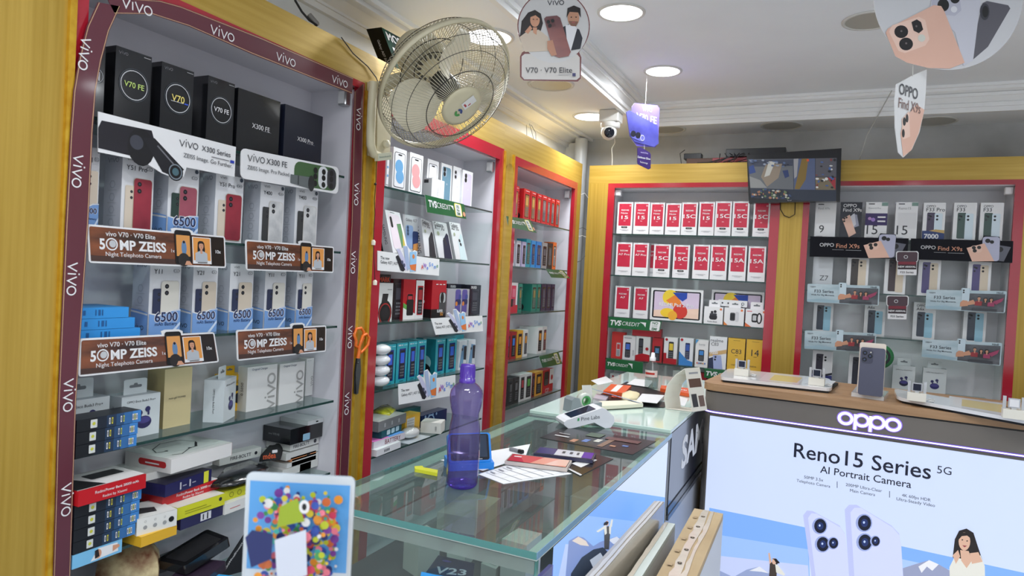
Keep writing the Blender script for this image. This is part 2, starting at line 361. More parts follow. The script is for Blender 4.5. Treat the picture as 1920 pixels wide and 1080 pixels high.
# recessed lamps
DIFF = E(250, 251, 255, 5.0); DIFF_OFF = C(176, 174, 166, .3); LRIM = C(214, 214, 210, .3)
def downlight(x, y, z, on, r, label):
    t = root('ceiling_downlight', (x, y, z), label, 'ceiling light', 'added unseen downlights behind the camera' if 'behind the camera' in label else 'recessed round downlights')
    b = MB(); b.lathe([(r*1.16, -.0006), (r*1.14, -.004), (r*1.02, -.005), (r, -.002)], (x, y, z), (0, 0, 1), LRIM, 32); b.build('lamp_rim', t)
    b = MB(); b.poly([(x+r*math.cos(a*PI/16), y-r*math.sin(a*PI/16), z-.003) for a in range(32)], DIFF if on else DIFF_OFF); b.build('diffuser', t)
NAMES_ON = ['lit downlight in the low ceiling strip next to the white dome camera', 'lit downlight seen through the wire guard of the wall fan',
            'largest lit downlight, in the raised ceiling between the round danglers', 'lit downlight in the raised ceiling with a thread hanging from its rim']
for i, (x, y, z) in enumerate(LAMPS_ON):
    downlight(x, y, z, True, .078 if z == Z_SOFFIT else .07, NAMES_ON[i] if i < 4 else 'added unseen downlight above and behind the camera, outside the picture')
for (px, py), z, lb in (((1250, 242), Z_SOFFIT, 'unlit downlight behind the purple phone dangler'), ((1465, 235), Z_SOFFIT, 'unlit downlight above the wall monitor'),
                        ((1750, 227), Z_SOFFIT, 'unlit downlight behind the narrow pointed dangler'), ((1033, 158), Z_SOFFIT, 'unlit downlight below the round dangler with a couple'),
                        ((1632, 38), Z_TRAY, 'unlit downlight beside the big round phone dangler')):
    p = onZ(px, py, z); downlight(p.x, p.y, z, False, .085 if z == Z_SOFFIT else .075, lb)

# ================================================================== WALL CABINETS
XL, YB = -1.233, 3.5
SL = [1.672, 1.462, 1.255, 1.046, .843, .64]        # heights of the glass shelves, wall on the X side
SB = [1.672, 1.453, 1.231, 1.008, .79]              # and at the back wall
SE = [1.672, 1.427, 1.229, .984, .79]               # the bannered cabinet sits a little lower
ALU = mk('anodised_metal', (190, 190, 192), .3, .8)
def left_box(b, y0, y1, z0, z1, mat, x0=None, x1=None): b.box(XL-.018 if x0 is None else x0, XL if x1 is None else x1, y0, y1, z0, z1, mat)
def shelf(mb, a0, a1, z, back):
    """glass sheet plus its darker cut front edge"""
    if back: mb.box(a0, a1, YB+.012, YB+.185, z-.006, z-.0002, GLASS); mb.box(a0, a1, YB+.0105, YB+.0118, z-.006, z, GLASSEDGE)
    else: mb.box(-1.398, XL-.01, a0, a1, z-.006, z-.0002, GLASS); mb.box(XL-.0098, XL-.0085, a0, a1, z-.006, z, GLASSEDGE)
def cabinet(lab, gold, red, inner, ztop, zin, back=False, z0=.45, carc=None, shelves=SL, ztopgold=2.033):
    """gold: (start, end) of the gold face; red: outer edge of the trim; inner: opening"""
    mid = (inner[0]+inner[1])/2
    t = root('display_cabinet', (mid, YB, 0) if back else (XL, mid, 0), lab, 'cabinet', 'gold framed display cabinets')
    def fb(b, a0, a1, z0, z1, mat, out=0, th=.018):
        if back: b.box(a0, a1, YB-out, YB+th, z0, z1, mat)
        else: b.box(XL-th, XL+out, a0, a1, z0, z1, mat)
    b = MB(); fb(b, gold[0], red[0], 0, ztop, GOLDV); fb(b, red[1], gold[1], 0, ztop, GOLDV); fb(b, gold[0], gold[1], ztop, ztopgold, GOLDH); fb(b, red[0], red[1], 0, z0, GOLDV)
    if back: b.box(gold[0], gold[1], YB+.018, YB+.2, ztopgold-.018, ztopgold, GOLDH); b.box(gold[0], gold[0]+.018, YB+.018, YB+.2, 0, ztopgold-.018, GOLDV)
    else: b.box(X_WALL+.002, XL-.018, gold[0], gold[1], ztopgold-.018, ztopgold, GOLDH); b.box(X_WALL+.002, XL-.018, gold[1]-.018, gold[1], 0, ztopgold-.018, GOLDV)
    b.build('gold_frame', t)
    b = MB(); fb(b, red[0], inner[0], z0, ztop, RED, .0015); fb(b, inner[1], red[1], z0, ztop, RED, .0015); fb(b, inner[0], inner[1], zin, ztop, RED, .0015); b.build('red_trim', t)
    b = MB(); L = LAMINATE_B if back else LAMINATE; a0, a1 = carc or (inner[0]-.004, inner[1]+.004); zi = zin-.003
    if back:
        b.box(a0, a1, YB+.188, YB+.198, z0, zi, L); b.box(a0-.01, a0, YB+.0182, YB+.198, z0, zi, L); b.box(a1, a1+.01, YB+.0182, YB+.198, z0, zi, L)
        b.box(a0, a1, YB+.0182, YB+.188, zi, zi+.01, L); b.box(a0, a1, YB+.0182, YB+.188, z0, z0+.01, L)
    else:
        b.box(-1.41, -1.4, a0, a1, z0, zi, L); b.box(-1.41, XL-.0182, a0-.01, a0, z0, zi, L); b.box(-1.41, XL-.0182, a1, a1+.01, z0, zi, L)
        b.box(-1.4, XL-.0182, a0, a1, zi, zi+.01, L); b.box(-1.4, XL-.0182, a0, a1, z0, z0+.01, L)
    b.build('carcass', t)
    for z in shelves: b = MB(); shelf(b, a0+.001, a1-.03, z, back); b.build('glass_shelf', t)
    b = MB()                                         # lamp clip in the upper corner of the opening
    if back:
        for x in ((a0+.002,) if a0 < -.5 else (a1-.034,)): b.box(x, x+.03, YB+.022, YB+.05, zi-.036, zi-.004, WHITE, .003)
    else: b.box(XL-.05, XL-.022, a1-.024, a1-.002, zi-.05, zi-.006, ALU, .003); b.box(XL-.046, XL-.026, a1-.027, a1-.0242, zi-.045, zi-.012, WHITE)
    b.build('corner_clip', t)
    return t
cabA = cabinet('gold wall cabinet with maroon lettered border strips around the opening', (.5, 1.58), (.762, 1.579), (.785, 1.558), 1.945, 1.925, carc=(.787, 1.551), ztopgold=2.033)
cabB = cabinet('red trimmed wall cabinet behind the fan, between the two gold pilasters', (1.58, 2.4965), (1.647, 2.496), (1.695, 2.462), 1.931, 1.884)
cabC = cabinet('narrow red trimmed wall cabinet nearest the pipe corner', (2.4965, 3.45), (2.594, 3.387), (2.636, 3.352), 1.924, 1.888)
cabD = cabinet('back wall cabinet full of red and white phone boxes', (-1.21, -.19), (-1.1, -.241), (-1.064, -.284), 1.936, 1.913, True, carc=(-1.07, -.262), shelves=SB)
cabE = cabinet('back wall cabinet with dark phone banners, beside the monitor', (-.19, 1.1), (-.14, .715), (-.112, .679), 1.936, 1.915, True, shelves=SE)
# gold pilasters between the openings: rounded groove, raised edges
for y0, y1, t in ((1.581, 1.646, cabB), (2.497, 2.593, cabC), (.725, .761, cabA)):
    b = MB()
    if y0 > 1: left_box(b, y0, y0+.012, .45, 1.925, GOLDEDGE, XL, XL+.008)
    left_box(b, y1-.012, y1, .45, 1.925, GOLDEDGE, XL, XL+.008)
    if y1-y0 > .09:
        w = y1-y0-.024; ym = (y0+y1)/2
        b.grid([[(XL+.0015+.006*math.cos(PI*k/8-PI/2)*0+.007*(1-math.sin(PI*k/8)), ym-w/2+w*k/8, z) for k in range(9)] for z in (.45, 1.845)], GOLD)
        b.grid([[(XL+r, ym+w/2*s*math.cos(PI*k/10), 1.845+w/2*s*math.sin(PI*k/10)) for k in range(11)] for s, r in ((1, .008), (.82, .002), (0, .001))], GOLD)
    b.build('pilaster_moulding', t)
# maroon border strips with white wordmarks on the first cabinet
MAROON = mk('maroon_card', (92, 40, 52), .3, coat=.3, noise=((3, 3, 3), (86, 36, 48), (98, 44, 56))); CREAMLINE = C(205, 170, 130)
XS = XL+.011
def strip(outer, inner, words):
    b = MB(); O = [onX(x, y, XS) for x, y in outer]; I = [onX(x, y, XS) for x, y in inner]; n = len(O)
    for k in range(n-1):
        q = [O[k], O[k+1], I[k+1], I[k]]
        if (q[1]-q[0]).cross(q[2]-q[0]).x < 0: q = q[::-1]
        b.hexa(q+[p-V3((.0015, 0, 0)) for p in q], MAROON)
    for f0, f1 in ((.04, .07), (.93, .96)):
        for k in range(n-1):
            q = [O[k]*(1-f0)+I[k]*f0, O[k+1]*(1-f0)+I[k+1]*f0, O[k+1]*(1-f1)+I[k+1]*f1, O[k]*(1-f1)+I[k]*f1]
            if (q[1]-q[0]).cross(q[2]-q[0]).x < 0: q = q[::-1]
            b.poly([p+V3((.0004, 0, 0)) for p in q], CREAMLINE)
    for x, y, ln, rot in words:
        p = onX(x, y, XS); P = Panel(b, p, p+V3((0, .1, 0)), p+V3((0, .1, .1)), p+V3((0, 0, .1)), .0008); vivo(P, 0, 0, ln*10, WHITE, rot, .05)
    return b.build('border_strip', cabA)
strip([(100, 1080), (105, 900), (109, 750), (123, 420), (132, 250), (138, 170), (149, 105), (163, 50), (184, 4)], [(132, 1080), (138, 900), (143, 750), (166, 420), (174, 250), (180, 170), (190, 115), (205, 58), (226, 12)],
      [(158, 101, .058, -96), (145, 321, .058, -93), (135, 523, .058, -92), (128, 741, .058, -91), (124, 937, .058, -90)])
strip([(200, -6), (300, 1), (337, 11), (491, 71), (662, 146)], [(215, 26), (285, 27), (356, 50), (471, 101), (660, 176)], [(257, 13, .062, 3), (417, 63, .062, -1), (536, 112, .062, -1), (637, 153, .062, -1)])
strip([(682, 157), (677, 420), (665, 640), (655, 850), (648, 1000)], [(665, 172), (659, 420), (648, 640), (638, 850), (632, 1000)], [(672, 223, .062, -90), (668, 364, .062, -90), (662, 492, .062, -90), (656, 632, .062, -90), (650, 757, .062, -90)])
# wall-side grime marks and the pipe in the corner
b = MB(); b.tube([(-1.3, 3.6, .001), (-1.3, 3.6, 2.2)], .035, mk('grey_pipe', (190, 194, 198), .35), 20); tag(b.build('drain_pipe'), 'grey vertical pipe in the corner gap between the two gold frames', 'pipe')

# ================================================================== COUNTERS
# --- glass showcase
GX0, GX1, GY0, GY1, GZ = -.884, -.411, 1.03, 2.075, .97
g = root('glass_counter', ((GX0+GX1)/2, (GY0+GY1)/2, 0), 'glass showcase counter with a purple water bottle standing on it', 'counter')
TEAL = mk('thick_glass_edge', (70, 135, 132), .1, spec=.8); FROST = mk('frosted_edge_band', (226, 236, 233), .35)
b = MB(); b.box(GX0, GX1, GY0, GY1, GZ-.012, GZ-.0002, TABLEGLASS); b.build('glass_top', g)
b = MB()
b.box(GX0, GX1, GY0-.0012, GY0-.0002, GZ-.012, GZ, TEAL); b.box(GX1+.0002, GX1+.0012, GY0, GY1, GZ-.012, GZ, mk('blue_lit_glass_edge', (120, 165, 200), .1, spec=.8)); b.box(GX0-.0012, GX0-.0002, GY0, GY1, GZ-.012, GZ, TEAL)
for x0, x1, y0, y1 in ((GX0, GX1, GY0+.001, GY0+.022), (GX0, GX0+.038, GY0+.023, GY1-.032), (GX1-.026, GX1, GY0+.023, GY1-.032), (GX0, GX1, GY1-.03, GY1)): b.box(x0, x1, y0, y1, GZ-.0146, GZ-.0126, FROST)
b.build('glass_edge', g)
b = MB(); b.box(GX0+.004, GX1-.006, GY0+.006, GY0+.012, .1, GZ-.016, PANE); b.box(GX0+.002, GX1-.004, GY0+.002, GY0+.005, GZ-.038, GZ-.016, FROSTGLASS)
for x in (GX1-.0055,): b.box(x, x+.004, GY0+.004, GY0+.014, .1, GZ-.016, TEAL)
b.build('end_pane', g)
b = MB(); b.box(GX0+.004, GX0+.01, GY0+.02, GY1, .45, GZ-.05, PANE)
for y in (1.075, 1.1): b.box(GX0+.003, GX0+.011, y, y+.004, .45, GZ-.05, TEAL)
b.build('sliding_pane', g)
b = MB(); b.box(GX0+.012, GX1-.03, GY0+.03, GY1-.005, .788, .8, mk('grey_shelf_board', (84, 86, 90), .4)); b.build('inner_shelf', g)
b = MB(); b.box(GX0+.006, GX1-.02, GY0+.02, GY1, 0, .1, C(90, 92, 96)); b.box(GX0+.02, GX1-.02, GY1-.012, GY1-.004, .1, GZ-.05, C(120, 122, 126)); b.build('plinth', g)
# --- dark counter beyond it with a milky glass top
SX0, SX1, SY0, SY1, SZ = -.884, -.415, 2.083, 3.28, .978
s_ = root('side_counter', ((SX0+SX1)/2, (SY0+SY1)/2, 0), 'dark lettered counter with a pale green glass top covered in papers', 'counter')
b = MB(); MILK = mk('milky_green_glass', (205, 226, 216), .06, spec=.7, coat=.5); b.box(SX0, SX1, SY0, SY1, SZ-.012, SZ, MILK, .0015); b.build('glass_top', s_)
NAVY = mk('dark_navy_panel', (22, 26, 44), .18, coat=.4)
b = MB(); b.box(SX0+.01, SX1-.002, SY0+.003, SY1, .02, SZ-.0122, mk('pale_grey_panel', (168, 172, 182), .3)); b.build('body', s_)
b = MB(); b.box(SX1-.0019, SX1+.001, SY0+.012, SY1, .74, SZ-.013, NAVY); b.box(SX1-.0019, SX1+.004, SY0+.003, SY1, .715, .739, C(14, 16, 26, .2)); b.box(SX1-.0019, SX1+.006, SY0+.003, SY1, .70, .7149, C(60, 62, 70, .2))
P = Panel(b, (SX1+.001, SY0+.03, .74), (SX1+.001, SY1, .74), (SX1+.001, SY1, .965), (SX1+.001, SY0+.03, .965))
u, v = (onX(1279, 838, SX1+.001).y-SY0-.03)/P.w, (onX(1290, 838, SX1+.001).z-.74)/P.h
P.text('SAMSUNG', u, v, WHITE, h=.46, bold=.035, al='l', w=.84); b.build('lettered_panel', s_)
# --- near counter that carries the standee (its top lies below the picture)
b = MB(); b.box(-.42, .3, .28, .72, .93, .965, mk('near_counter_wood', (150, 112, 80), .4), .003); b.box(-.4, .28, .3, .7, 0, .9298, C(110, 104, 98)); tag(b.build('near_counter'), 'low counter in front under the blurred blue payment standee', 'counter')
# --- light-box counter with wooden top
OA = math.radians(4.5); OD = V3((math.cos(OA), -math.sin(OA), 0)); ON = V3((-math.sin(OA), -math.cos(OA), 0)); O0 = V3((-.405, 2.572, 0)); OZ = 1.066
def onO(x, y): d = ray(x, y); return CAM + d*((O0-CAM).dot(ON)/d.dot(ON))
WOOD = mk('oak_veneer', (168, 132, 96), .42, noise=((3, 40, 40), (150, 114, 80), (178, 142, 106)))
TAUPE = mk('taupe_lacquer', (112, 106, 100), .4)
oc = root('lightbox_counter', O0+OD*.7-ON*.22, 'taupe display counter with a wooden top and a glowing white poster', 'counter')
def oplan(out, rad, L=1.5, dep=.46):
    """plan outline of the counter with a rounded corner"""
    pts = [(L, -out)] ; c = (rad-out*0, rad)
    pts = [(rad+(rad+out)*math.cos(a), rad+(rad+out)*math.sin(a)) for a in [math.radians(180+90*i/8) for i in range(9)]]
    pts = [(-out, dep)] + pts + [(L, -out), (L, dep)]
    return [O0+OD*x-ON*y for x, y in pts]
def oslab(b, out, rad, z0, z1, m): b.prism([p+V3((0, 0, z1)) for p in oplan(out, rad)], (0, 0, z0-z1), m)
b = MB(); oslab(b, .006, .05, OZ-.026, OZ, WOOD); b.build('wooden_top', oc)
b = MB(); oslab(b, -.004, .05, OZ-.032, OZ-.0262, BLACK); oslab(b, 0, .05, .9665, OZ-.0322, TAUPE); oslab(b, -.001, .05, 0, .9575, TAUPE); b.build('body', oc)
b = MB(); oslab(b, .001, .05, .9578, .9662, E(120, 92, 225, .9)); oslab(b, .0025, .05, .9602, .9638, E(232, 228, 255, 2.4)); b.build('light_strip', oc)  # purple band is the strip's halo, put in as glowing colour
b = MB(); c = onO(1629, 791); P = Panel(b, c-OD*.1-V3((0, 0, .1)), c+OD*.1-V3((0, 0, .1)), c+OD*.1+V3((0, 0, .1)), c-OD*.1+V3((0, 0, .1)), .002)
oppo(P, .5, .5, .88, E(150, 120, 235, 1.0), .085); P.z = .006; oppo(P, .5, .5, .88, E(238, 240, 255, 1.6), .05); b.build('lit_logo', oc)  # wider purple strokes paint the halo around the white logo
# ================================================================== GOODS: FIRST CABINET (maroon strips)
def LR(X, xl, xr, yt, yb=None, z0=None, z1=None):
    """upright face parallel to the X-side wall: left and right edge, top and foot at the right edge"""
    q = onX(xr, yt, X); y0 = max(onX(xl, yt, X).y, .79); zt = q.z if z1 is None else z1; zb = onX(xr, yb, X).z if z0 is None else z0
    return [V3((X, y0, zb)), V3((X, q.y, zb)), V3((X, q.y, zt)), V3((X, y0, zt))]
def LQ(X, *px): return [onX(x, y, X) for x, y in px]
def BR(Y, xl, xr, yt, yb=None, z0=None, z1=None):
    """same for a face parallel to the back wall, read at its left edge"""
    q = onY(xl, yt, Y); x1 = onY(xr, yt, Y).x; zt = q.z if z1 is None else z1; zb = onY(xl, yb, Y).z if z0 is None else z0
    return [V3((q.x, Y, zb)), V3((x1, Y, zb)), V3((x1, Y, zt)), V3((q.x, Y, zt))]
def BQ(Y, *px): return [onY(x, y, Y) for x, y in px]
def near(i, n): return 'nearest the camera' if i == 0 else ('farthest along the row' if i == n-1 else ORD[i]+' from the near end')
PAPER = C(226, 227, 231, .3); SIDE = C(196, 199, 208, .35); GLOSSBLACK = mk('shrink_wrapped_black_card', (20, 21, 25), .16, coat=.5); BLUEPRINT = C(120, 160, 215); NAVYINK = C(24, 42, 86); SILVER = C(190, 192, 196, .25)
# --- row 1: black boxes
rowA = [(163, 199, 76, 74, 'ring', 'III'), (217, 285, 108, 84, 'ring', 'V70 FE'), (303, 364, 136, 114, 'ring', 'V70'), (390, 440.5, 159, 140, 'ring', 'V70 FE'), (446, 526, 191, 164, 'plain', 'X300 FE'), (534, 605.5, 217.5, 196, 'plain', 'X300 Pro')]
lab = ['black box with a pale ring, half hidden behind the maroon border strip', 'black box with a greenish lettered ring, second on the top shelf', 'black box with a gold two-digit ring logo, third on the top shelf', 'black box with plain white lettering in a ring, fourth on the top shelf', 'wide plain black box without a ring, fifth on the top shelf', 'dark blue-black box at the far end of the top shelf']
ztA = 1.868
for i, (xl, xr, yt, ytl, st, nm) in enumerate(rowA):
    c = LR(-1.255, xl, xr, yt, z0=SL[0], z1=(onX(xl, ytl, -1.255).z+onX(xr, yt, -1.255).z)/2)
    mb, P = slab(c, .06 if st == 'ring' else .05, GLOSSBLACK if i < 5 else mk('midnight_card', (24, 28, 44), .3))
    vivo(P, .2, .93, .24, C(120, 120, 125), 0, .05) if st == 'ring' else None
    if st == 'ring':
        P.ring(.52, .55, .42, .012, C(70, 78, 86)); P.ring(.52, .55, .38, .022, SILVER); P.text(nm, .52, .55, [C(200, 200, 205), C(190, 214, 120), C(232, 214, 120), C(222, 222, 224)][i], w=.56 if len(nm) > 3 else .4, bold=.01)
        if i == 2: P.rect(.72, .49, .84, .51, C(60, 90, 200)); P.rect(.3, .495, .7, .503, SILVER)
        P.rect(.76, .955, .96, .965, C(150, 150, 152))
    else: P.text(nm, .55, .48, C(214, 214, 216), w=.42); P.rect(.56, .43, .8, .436, C(120, 120, 125))
    tag(mb.build('phone_box'), lab[i], 'box', 'black phone boxes on the top shelf')
# --- row 2 and 3: white phone boxes
def icons(P, n=4):
    for k in range(n):
        v = .62-.16*k; P.ring(.5, v, .16, .025, C(160, 165, 175), 6); P.rect(.25, v-.075, .75, v-.07, C(165, 170, 178))
def whitebox(c, depth, model, cols, batt, small='5G', big=False):
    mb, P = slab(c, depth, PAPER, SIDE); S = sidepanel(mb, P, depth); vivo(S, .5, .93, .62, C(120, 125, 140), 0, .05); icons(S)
    vivo(P, .26, .95, .22, INK, 0, .05); P.text(model, .12, .85, INK, h=.062, al='l', bold=.004); u = .1+.13*len(model.replace('1', 'i'))
    if small: P.rr(.74, .84, .94, .885, .05, C(120, 122, 130)); P.rr(.76, .845, .92, .88, .04, PAPER); P.text(small, .84, .862, INK, h=.022)
    P.ell(.9, .955, .06, C(70, 80, 95))
    a, b_ = cols
    phone(P, .1, .08, .42, .62, a, BLACK, ((.6, .86), (.6, .72)), plate=(a, .95) ) if a else None
    phone(P, .36, .04, .92, .72, b_, BLACK, ((.3, .9), (.3, .77)), rim=C(170, 150, 130) if b_ in (ROSE, ROSE2) else C(205, 200, 190), lr=.12)
    if batt:
        P.poly([(0, 0), (1, 0), (1, .34), (.7, .33), (.3, .27), (0, .3)], BLUEPRINT); P.poly([(0, .285), (.3, .255), (.7, .315), (1, .325), (1, .335), (.7, .33), (.3, .275), (0, .3)], WHITE); P.poly([(.62, 0), (.74, 0), (1, .13), (1, .17)], C(210, 225, 245))
        S.poly([(0, 0), (1, 0), (1, .3), (.5, .33), (0, .34)], BLUEPRINT); S.poly([(0, .3), (1, .265), (1, .285), (0, .325)], WHITE); vivo(S, .5, .1, .6, INK)
        P.text('6500', .54, .245, WHITE, w=.78, bold=.045); P.text('6500', .54, .245, NAVYINK, w=.74, bold=.02); P.text('mAh Battery', .54, .15, NAVYINK, w=.72, bold=.008)
    return mb
ROSE = mk('printed_rose_phone', (150, 48, 62), .3, noise=((9, 9, 9), (120, 38, 54), (170, 60, 74))); ROSE2 = mk('printed_pink_phone', (160, 80, 96), .3, noise=((9, 9, 9), (140, 64, 84), (176, 96, 110)))
MARBLE = mk('printed_marble_phone', (200, 200, 200), .3, noise=((30, 30, 30), (176, 178, 182), (222, 222, 222))); SAND = C(214, 200, 182); SAND2 = C(222, 218, 208); DKGREEN = C(44, 66, 60); CHAR = C(58, 60, 62); DKBLUE = C(46, 54, 84)
rowB = [(150, 188, 279, 'Y31', (None, SAND), True, 'white box with a beige phone, cut off by the maroon strip, second shelf'), (230, 290, 300, 'Y51 Pro', (SAND, ROSE), False, 'white box with a beige and a red phone, below the telescope banner'),
        (317, 374, 318, 'Y31', (DKGREEN, ROSE2), True, 'white box with a pink and a dark green phone and a blue foot'), (405, 457.5, 334, 'Y51 Pro', (SAND, ROSE), False, 'white box with a beige and a red phone, fourth on the second shelf'),
        (489, 534, 350, 'Y400', (CHAR, MARBLE), False, 'white box with a grey marbled phone, beside the red-phone box'), (555, 597, 359, 'Y400', (CHAR, MARBLE), False, 'white box with a grey marbled phone, last on the second shelf')]
for xl, xr, yt, nm, cols, bt, lb in rowB: tag(whitebox(LR(-1.268, xl, xr, yt, z0=SL[1]), .052, nm, cols, bt, '5G').build('phone_box'), lb, 'box', 'white phone boxes on the second shelf')
rowC = [(281.7, 340, 503, 'Y11', DKBLUE, SAND2), (363, 409, 505, 'Y21', DKBLUE, SAND), (432, 476, 508, 'Y21', DKBLUE, SAND), (498, 537, 510, 'Y11', DKBLUE, SAND2), (557, 587, 512, 'Y11', DKBLUE, SAND2)]
for i, (xl, xr, yt, nm, a, b_) in enumerate(rowC):
    tag(whitebox(LR(-1.285, xl, xr, yt, z0=SL[2], z1=1.414), .052, nm, (a, b_), True).build('phone_box'), 'white box with a blue battery wave, %s on the third shelf' % ['next to flat blue boxes', 'second', 'third', 'fourth', 'fifth and last'][i], 'box', 'blue-footed phone boxes on the third shelf')
SKYBLUE = C(52, 150, 225)
for k, (xr, yt, yb) in enumerate(((263, 612, 628), (253, 594, 611), (241.7, 574.5, 592))):
    c = LR(-1.262, 130, xr, yt, z0=SL[2]+.0212*k, z1=SL[2]+.0212*k+.0205); mb, P = slab(c, .1, SKYBLUE, C(62, 160, 232))
    u = .42; P.rect(u, .25, u+.02, .8, C(30, 90, 150)); P.rect(u+.05, .25, u+.09, .8, C(30, 90, 150)); P.rect(u+.11, .25, u+.13, .8, C(30, 90, 150)); P.rect(u-.2, .3, u-.16, .75, C(30, 90, 150))
    tag(mb.build('flat_box'), 'flat bright blue box, %s of the pile of three' % ('lowest and longest', 'middle', 'topmost')[k], 'box', 'flat blue boxes on the third shelf')
# --- shelf banners
SUNSET = mk('printed_sunset', (110, 68, 50), .25, noise=((7, 7, 26), (56, 42, 38), (158, 92, 60))); DUSK = C(36, 28, 24, .25); TANPRINT = C(214, 150, 84, .25)
XB = XL+.004
def zeiss(q, label, cut):
    mb = MB(); P = Panel(mb, *LQ(XB, *q), lift=0); e = WHITE
    ol = rrect(0, 0, 1, 1, .018, .018*P.k); pop = [(cut[0]-.014, 1), (cut[0]-.02, cut[2]+.02), (cut[0]+.01, cut[2]+.06), (cut[1]-.01, cut[2]+.06), (cut[1]+.02, cut[2]), (cut[1]+.02, 1)]
    ol = ol[:10] + [(p[0], p[1]) for p in pop[::-1]] + ol[10:]
    board(mb, P, ol, .002, e, e); P.z = .0004
    P.rr(.012, .05, .988, .95, .012, SUNSET); P.rect(.86, .05, .985, .95, DUSK); P.rect(.012, .05, .7, .2, C(70, 48, 42))
    P.text('vivo V70 · V70 Elite', .275, .8, WHITE, w=.33, bold=.006); P.text('5', .085, .52, WHITE, w=.035, bold=.03, h=.28); P.ring(.145, .52, .038, .008, WHITE); P.ell(.15, .53, .022, SILVER); P.text('MP ZEISS', .355, .52, WHITE, w=.32, bold=.03); P.text('Night Telephoto Camera', .29, .26, WHITE, w=.375); P.text('1x', .565, .45, WHITE, w=.026)
    P.rr(cut[0], .06, cut[1], cut[2], .02, BLACK); P.rect(cut[0]+.012, .3, cut[1]-.012, cut[2]-.14, TANPRINT); P.ell((cut[0]+cut[1])/2+.005, .55, .02, C(96, 130, 170), ry=.05); P.ell((cut[0]+cut[1])/2+.005, .72, .009, HAIR); P.ell(cut[0]+.065, .2, .045, C(40, 36, 36)); P.poly([(cut[0]+.07, .05), (cut[0]+.13, .05), (cut[0]+.11, .17), (cut[0]+.085, .17)], SKIN)
    P.rect(.715, .1, .868, .9, WHITE); P.rect(.722, .2, .861, .88, C(222, 150, 74)); bust(P, .785, .64, .042, SKIN, HAIR, C(176, 182, 190)); P.rect(.75, .13, .83, .15, C(60, 60, 60)); P.text('10x', .925, .5, WHITE, w=.045, bold=.01)
    tag(mb.build('shelf_banner'), label, 'banner', 'sunset portrait banners on the shelf edges')
zeiss(((166.7, 492.7), (424, 502.7), (421.7, 443), (162.7, 420)), 'sunset portrait banner under the second shelf, next to the thick strip', (.58, .71, 1.06))
zeiss(((461.7, 506.7), (625, 511.7), (626, 462.7), (460, 449)), 'small sunset portrait banner under the second shelf, at its far end', (.58, .71, 1.06))
zeiss(((146.7, 706.7), (410.7, 679), (401.7, 622.7), (149, 635)), 'large sunset portrait banner below the flat blue boxes', (.58, .71, 1.08))
zeiss(((445, 676.7), (611, 659), (611.7, 610), (443, 619)), 'small sunset portrait banner above the white charger boxes', (.58, .71, 1.08))
mb = MB(); P = Panel(mb, *LQ(XB, (184, 285), (439.5, 340), (442.5, 275.6), (184, 209)), lift=0)
board(mb, P, [(0, 0), (.28, .02), (.42, -.2), (.5, -.25), (.58, -.17), (.6, .1), (1, .13), (1, 1), (0, 1)], .002, WHITE, WHITE); P.z = .0004
P.poly([(.0, .1), (.26, .08), (.3, .5), (.36, .62), (.34, .86), (.02, .8), (0, .6)], C(30, 28, 36)); P.ell(.27, .36, .09, C(20, 20, 24), ry=.115); P.ell(.24, .46, .045, C(60, 62, 72))
P.poly([(.28, .62), (.36, .68), (.58, .02), (.5, -.22), (.42, -.16)], C(26, 26, 32)); P.ell(.515, -.09, .058, C(14, 14, 18)); P.ring(.515, -.09, .05, .008, C(120, 130, 140)); P.ell(.515, -.09, .025, C(70, 100, 110)); P.line([(.38, .5), (.5, .1)], .01, C(110, 110, 116))
vivo(P, .61, .73, .14, INK, 0, .045); P.text('X300 Series', .83, .73, INK, w=.24, bold=.004); P.text('ZEISS Image. Go Further.', .77, .42, INK, w=.4); P.rect(.95, .5, .985, .58, C(40, 60, 170)); P.rect(.79, .535, .94, .555, C(90, 90, 96))
tag(mb.build('shelf_banner'), 'white banner with a black telescope lens on a phone', 'banner')
mb = MB(); P = Panel(mb, *LQ(XB, (451, 334), (634, 364), (635.6, 314), (452, 277)), lift=0); board(mb, P, rrect(0, 0, 1, 1, .04, .04*P.k), .002, WHITE, WHITE); P.z = .0004
P.rr(.5, .08, .97, .93, .06, C(64, 96, 58)); P.rr(.76, .1, .87, .92, .05, C(214, 216, 220)); P.rr(.86, .12, .965, .9, .05, C(50, 50, 56))
for u in (.82, .91, .725):
    for v in (.25, .5, .72): P.ell(u, v, .022, BLACK)
P.poly([(.46, .12), (.66, .02), (.69, .08), (.69, .36), (.66, .44), (.46, .42)], C(100, 106, 108)); P.ell(.68, .22, .035, C(40, 42, 44), ry=.06); P.line([(.54, .1), (.54, .42)], .012, C(60, 64, 66))
vivo(P, .13, .72, .15, INK, 0, .045); P.text('X300 FE', .32, .72, INK, w=.2, bold=.004); P.text('ZEISS Image. Pro Packed.', .25, .4, INK, w=.4)
tag(mb.build('shelf_banner'), 'small rounded white banner with a green phone and a silver lens', 'banner')
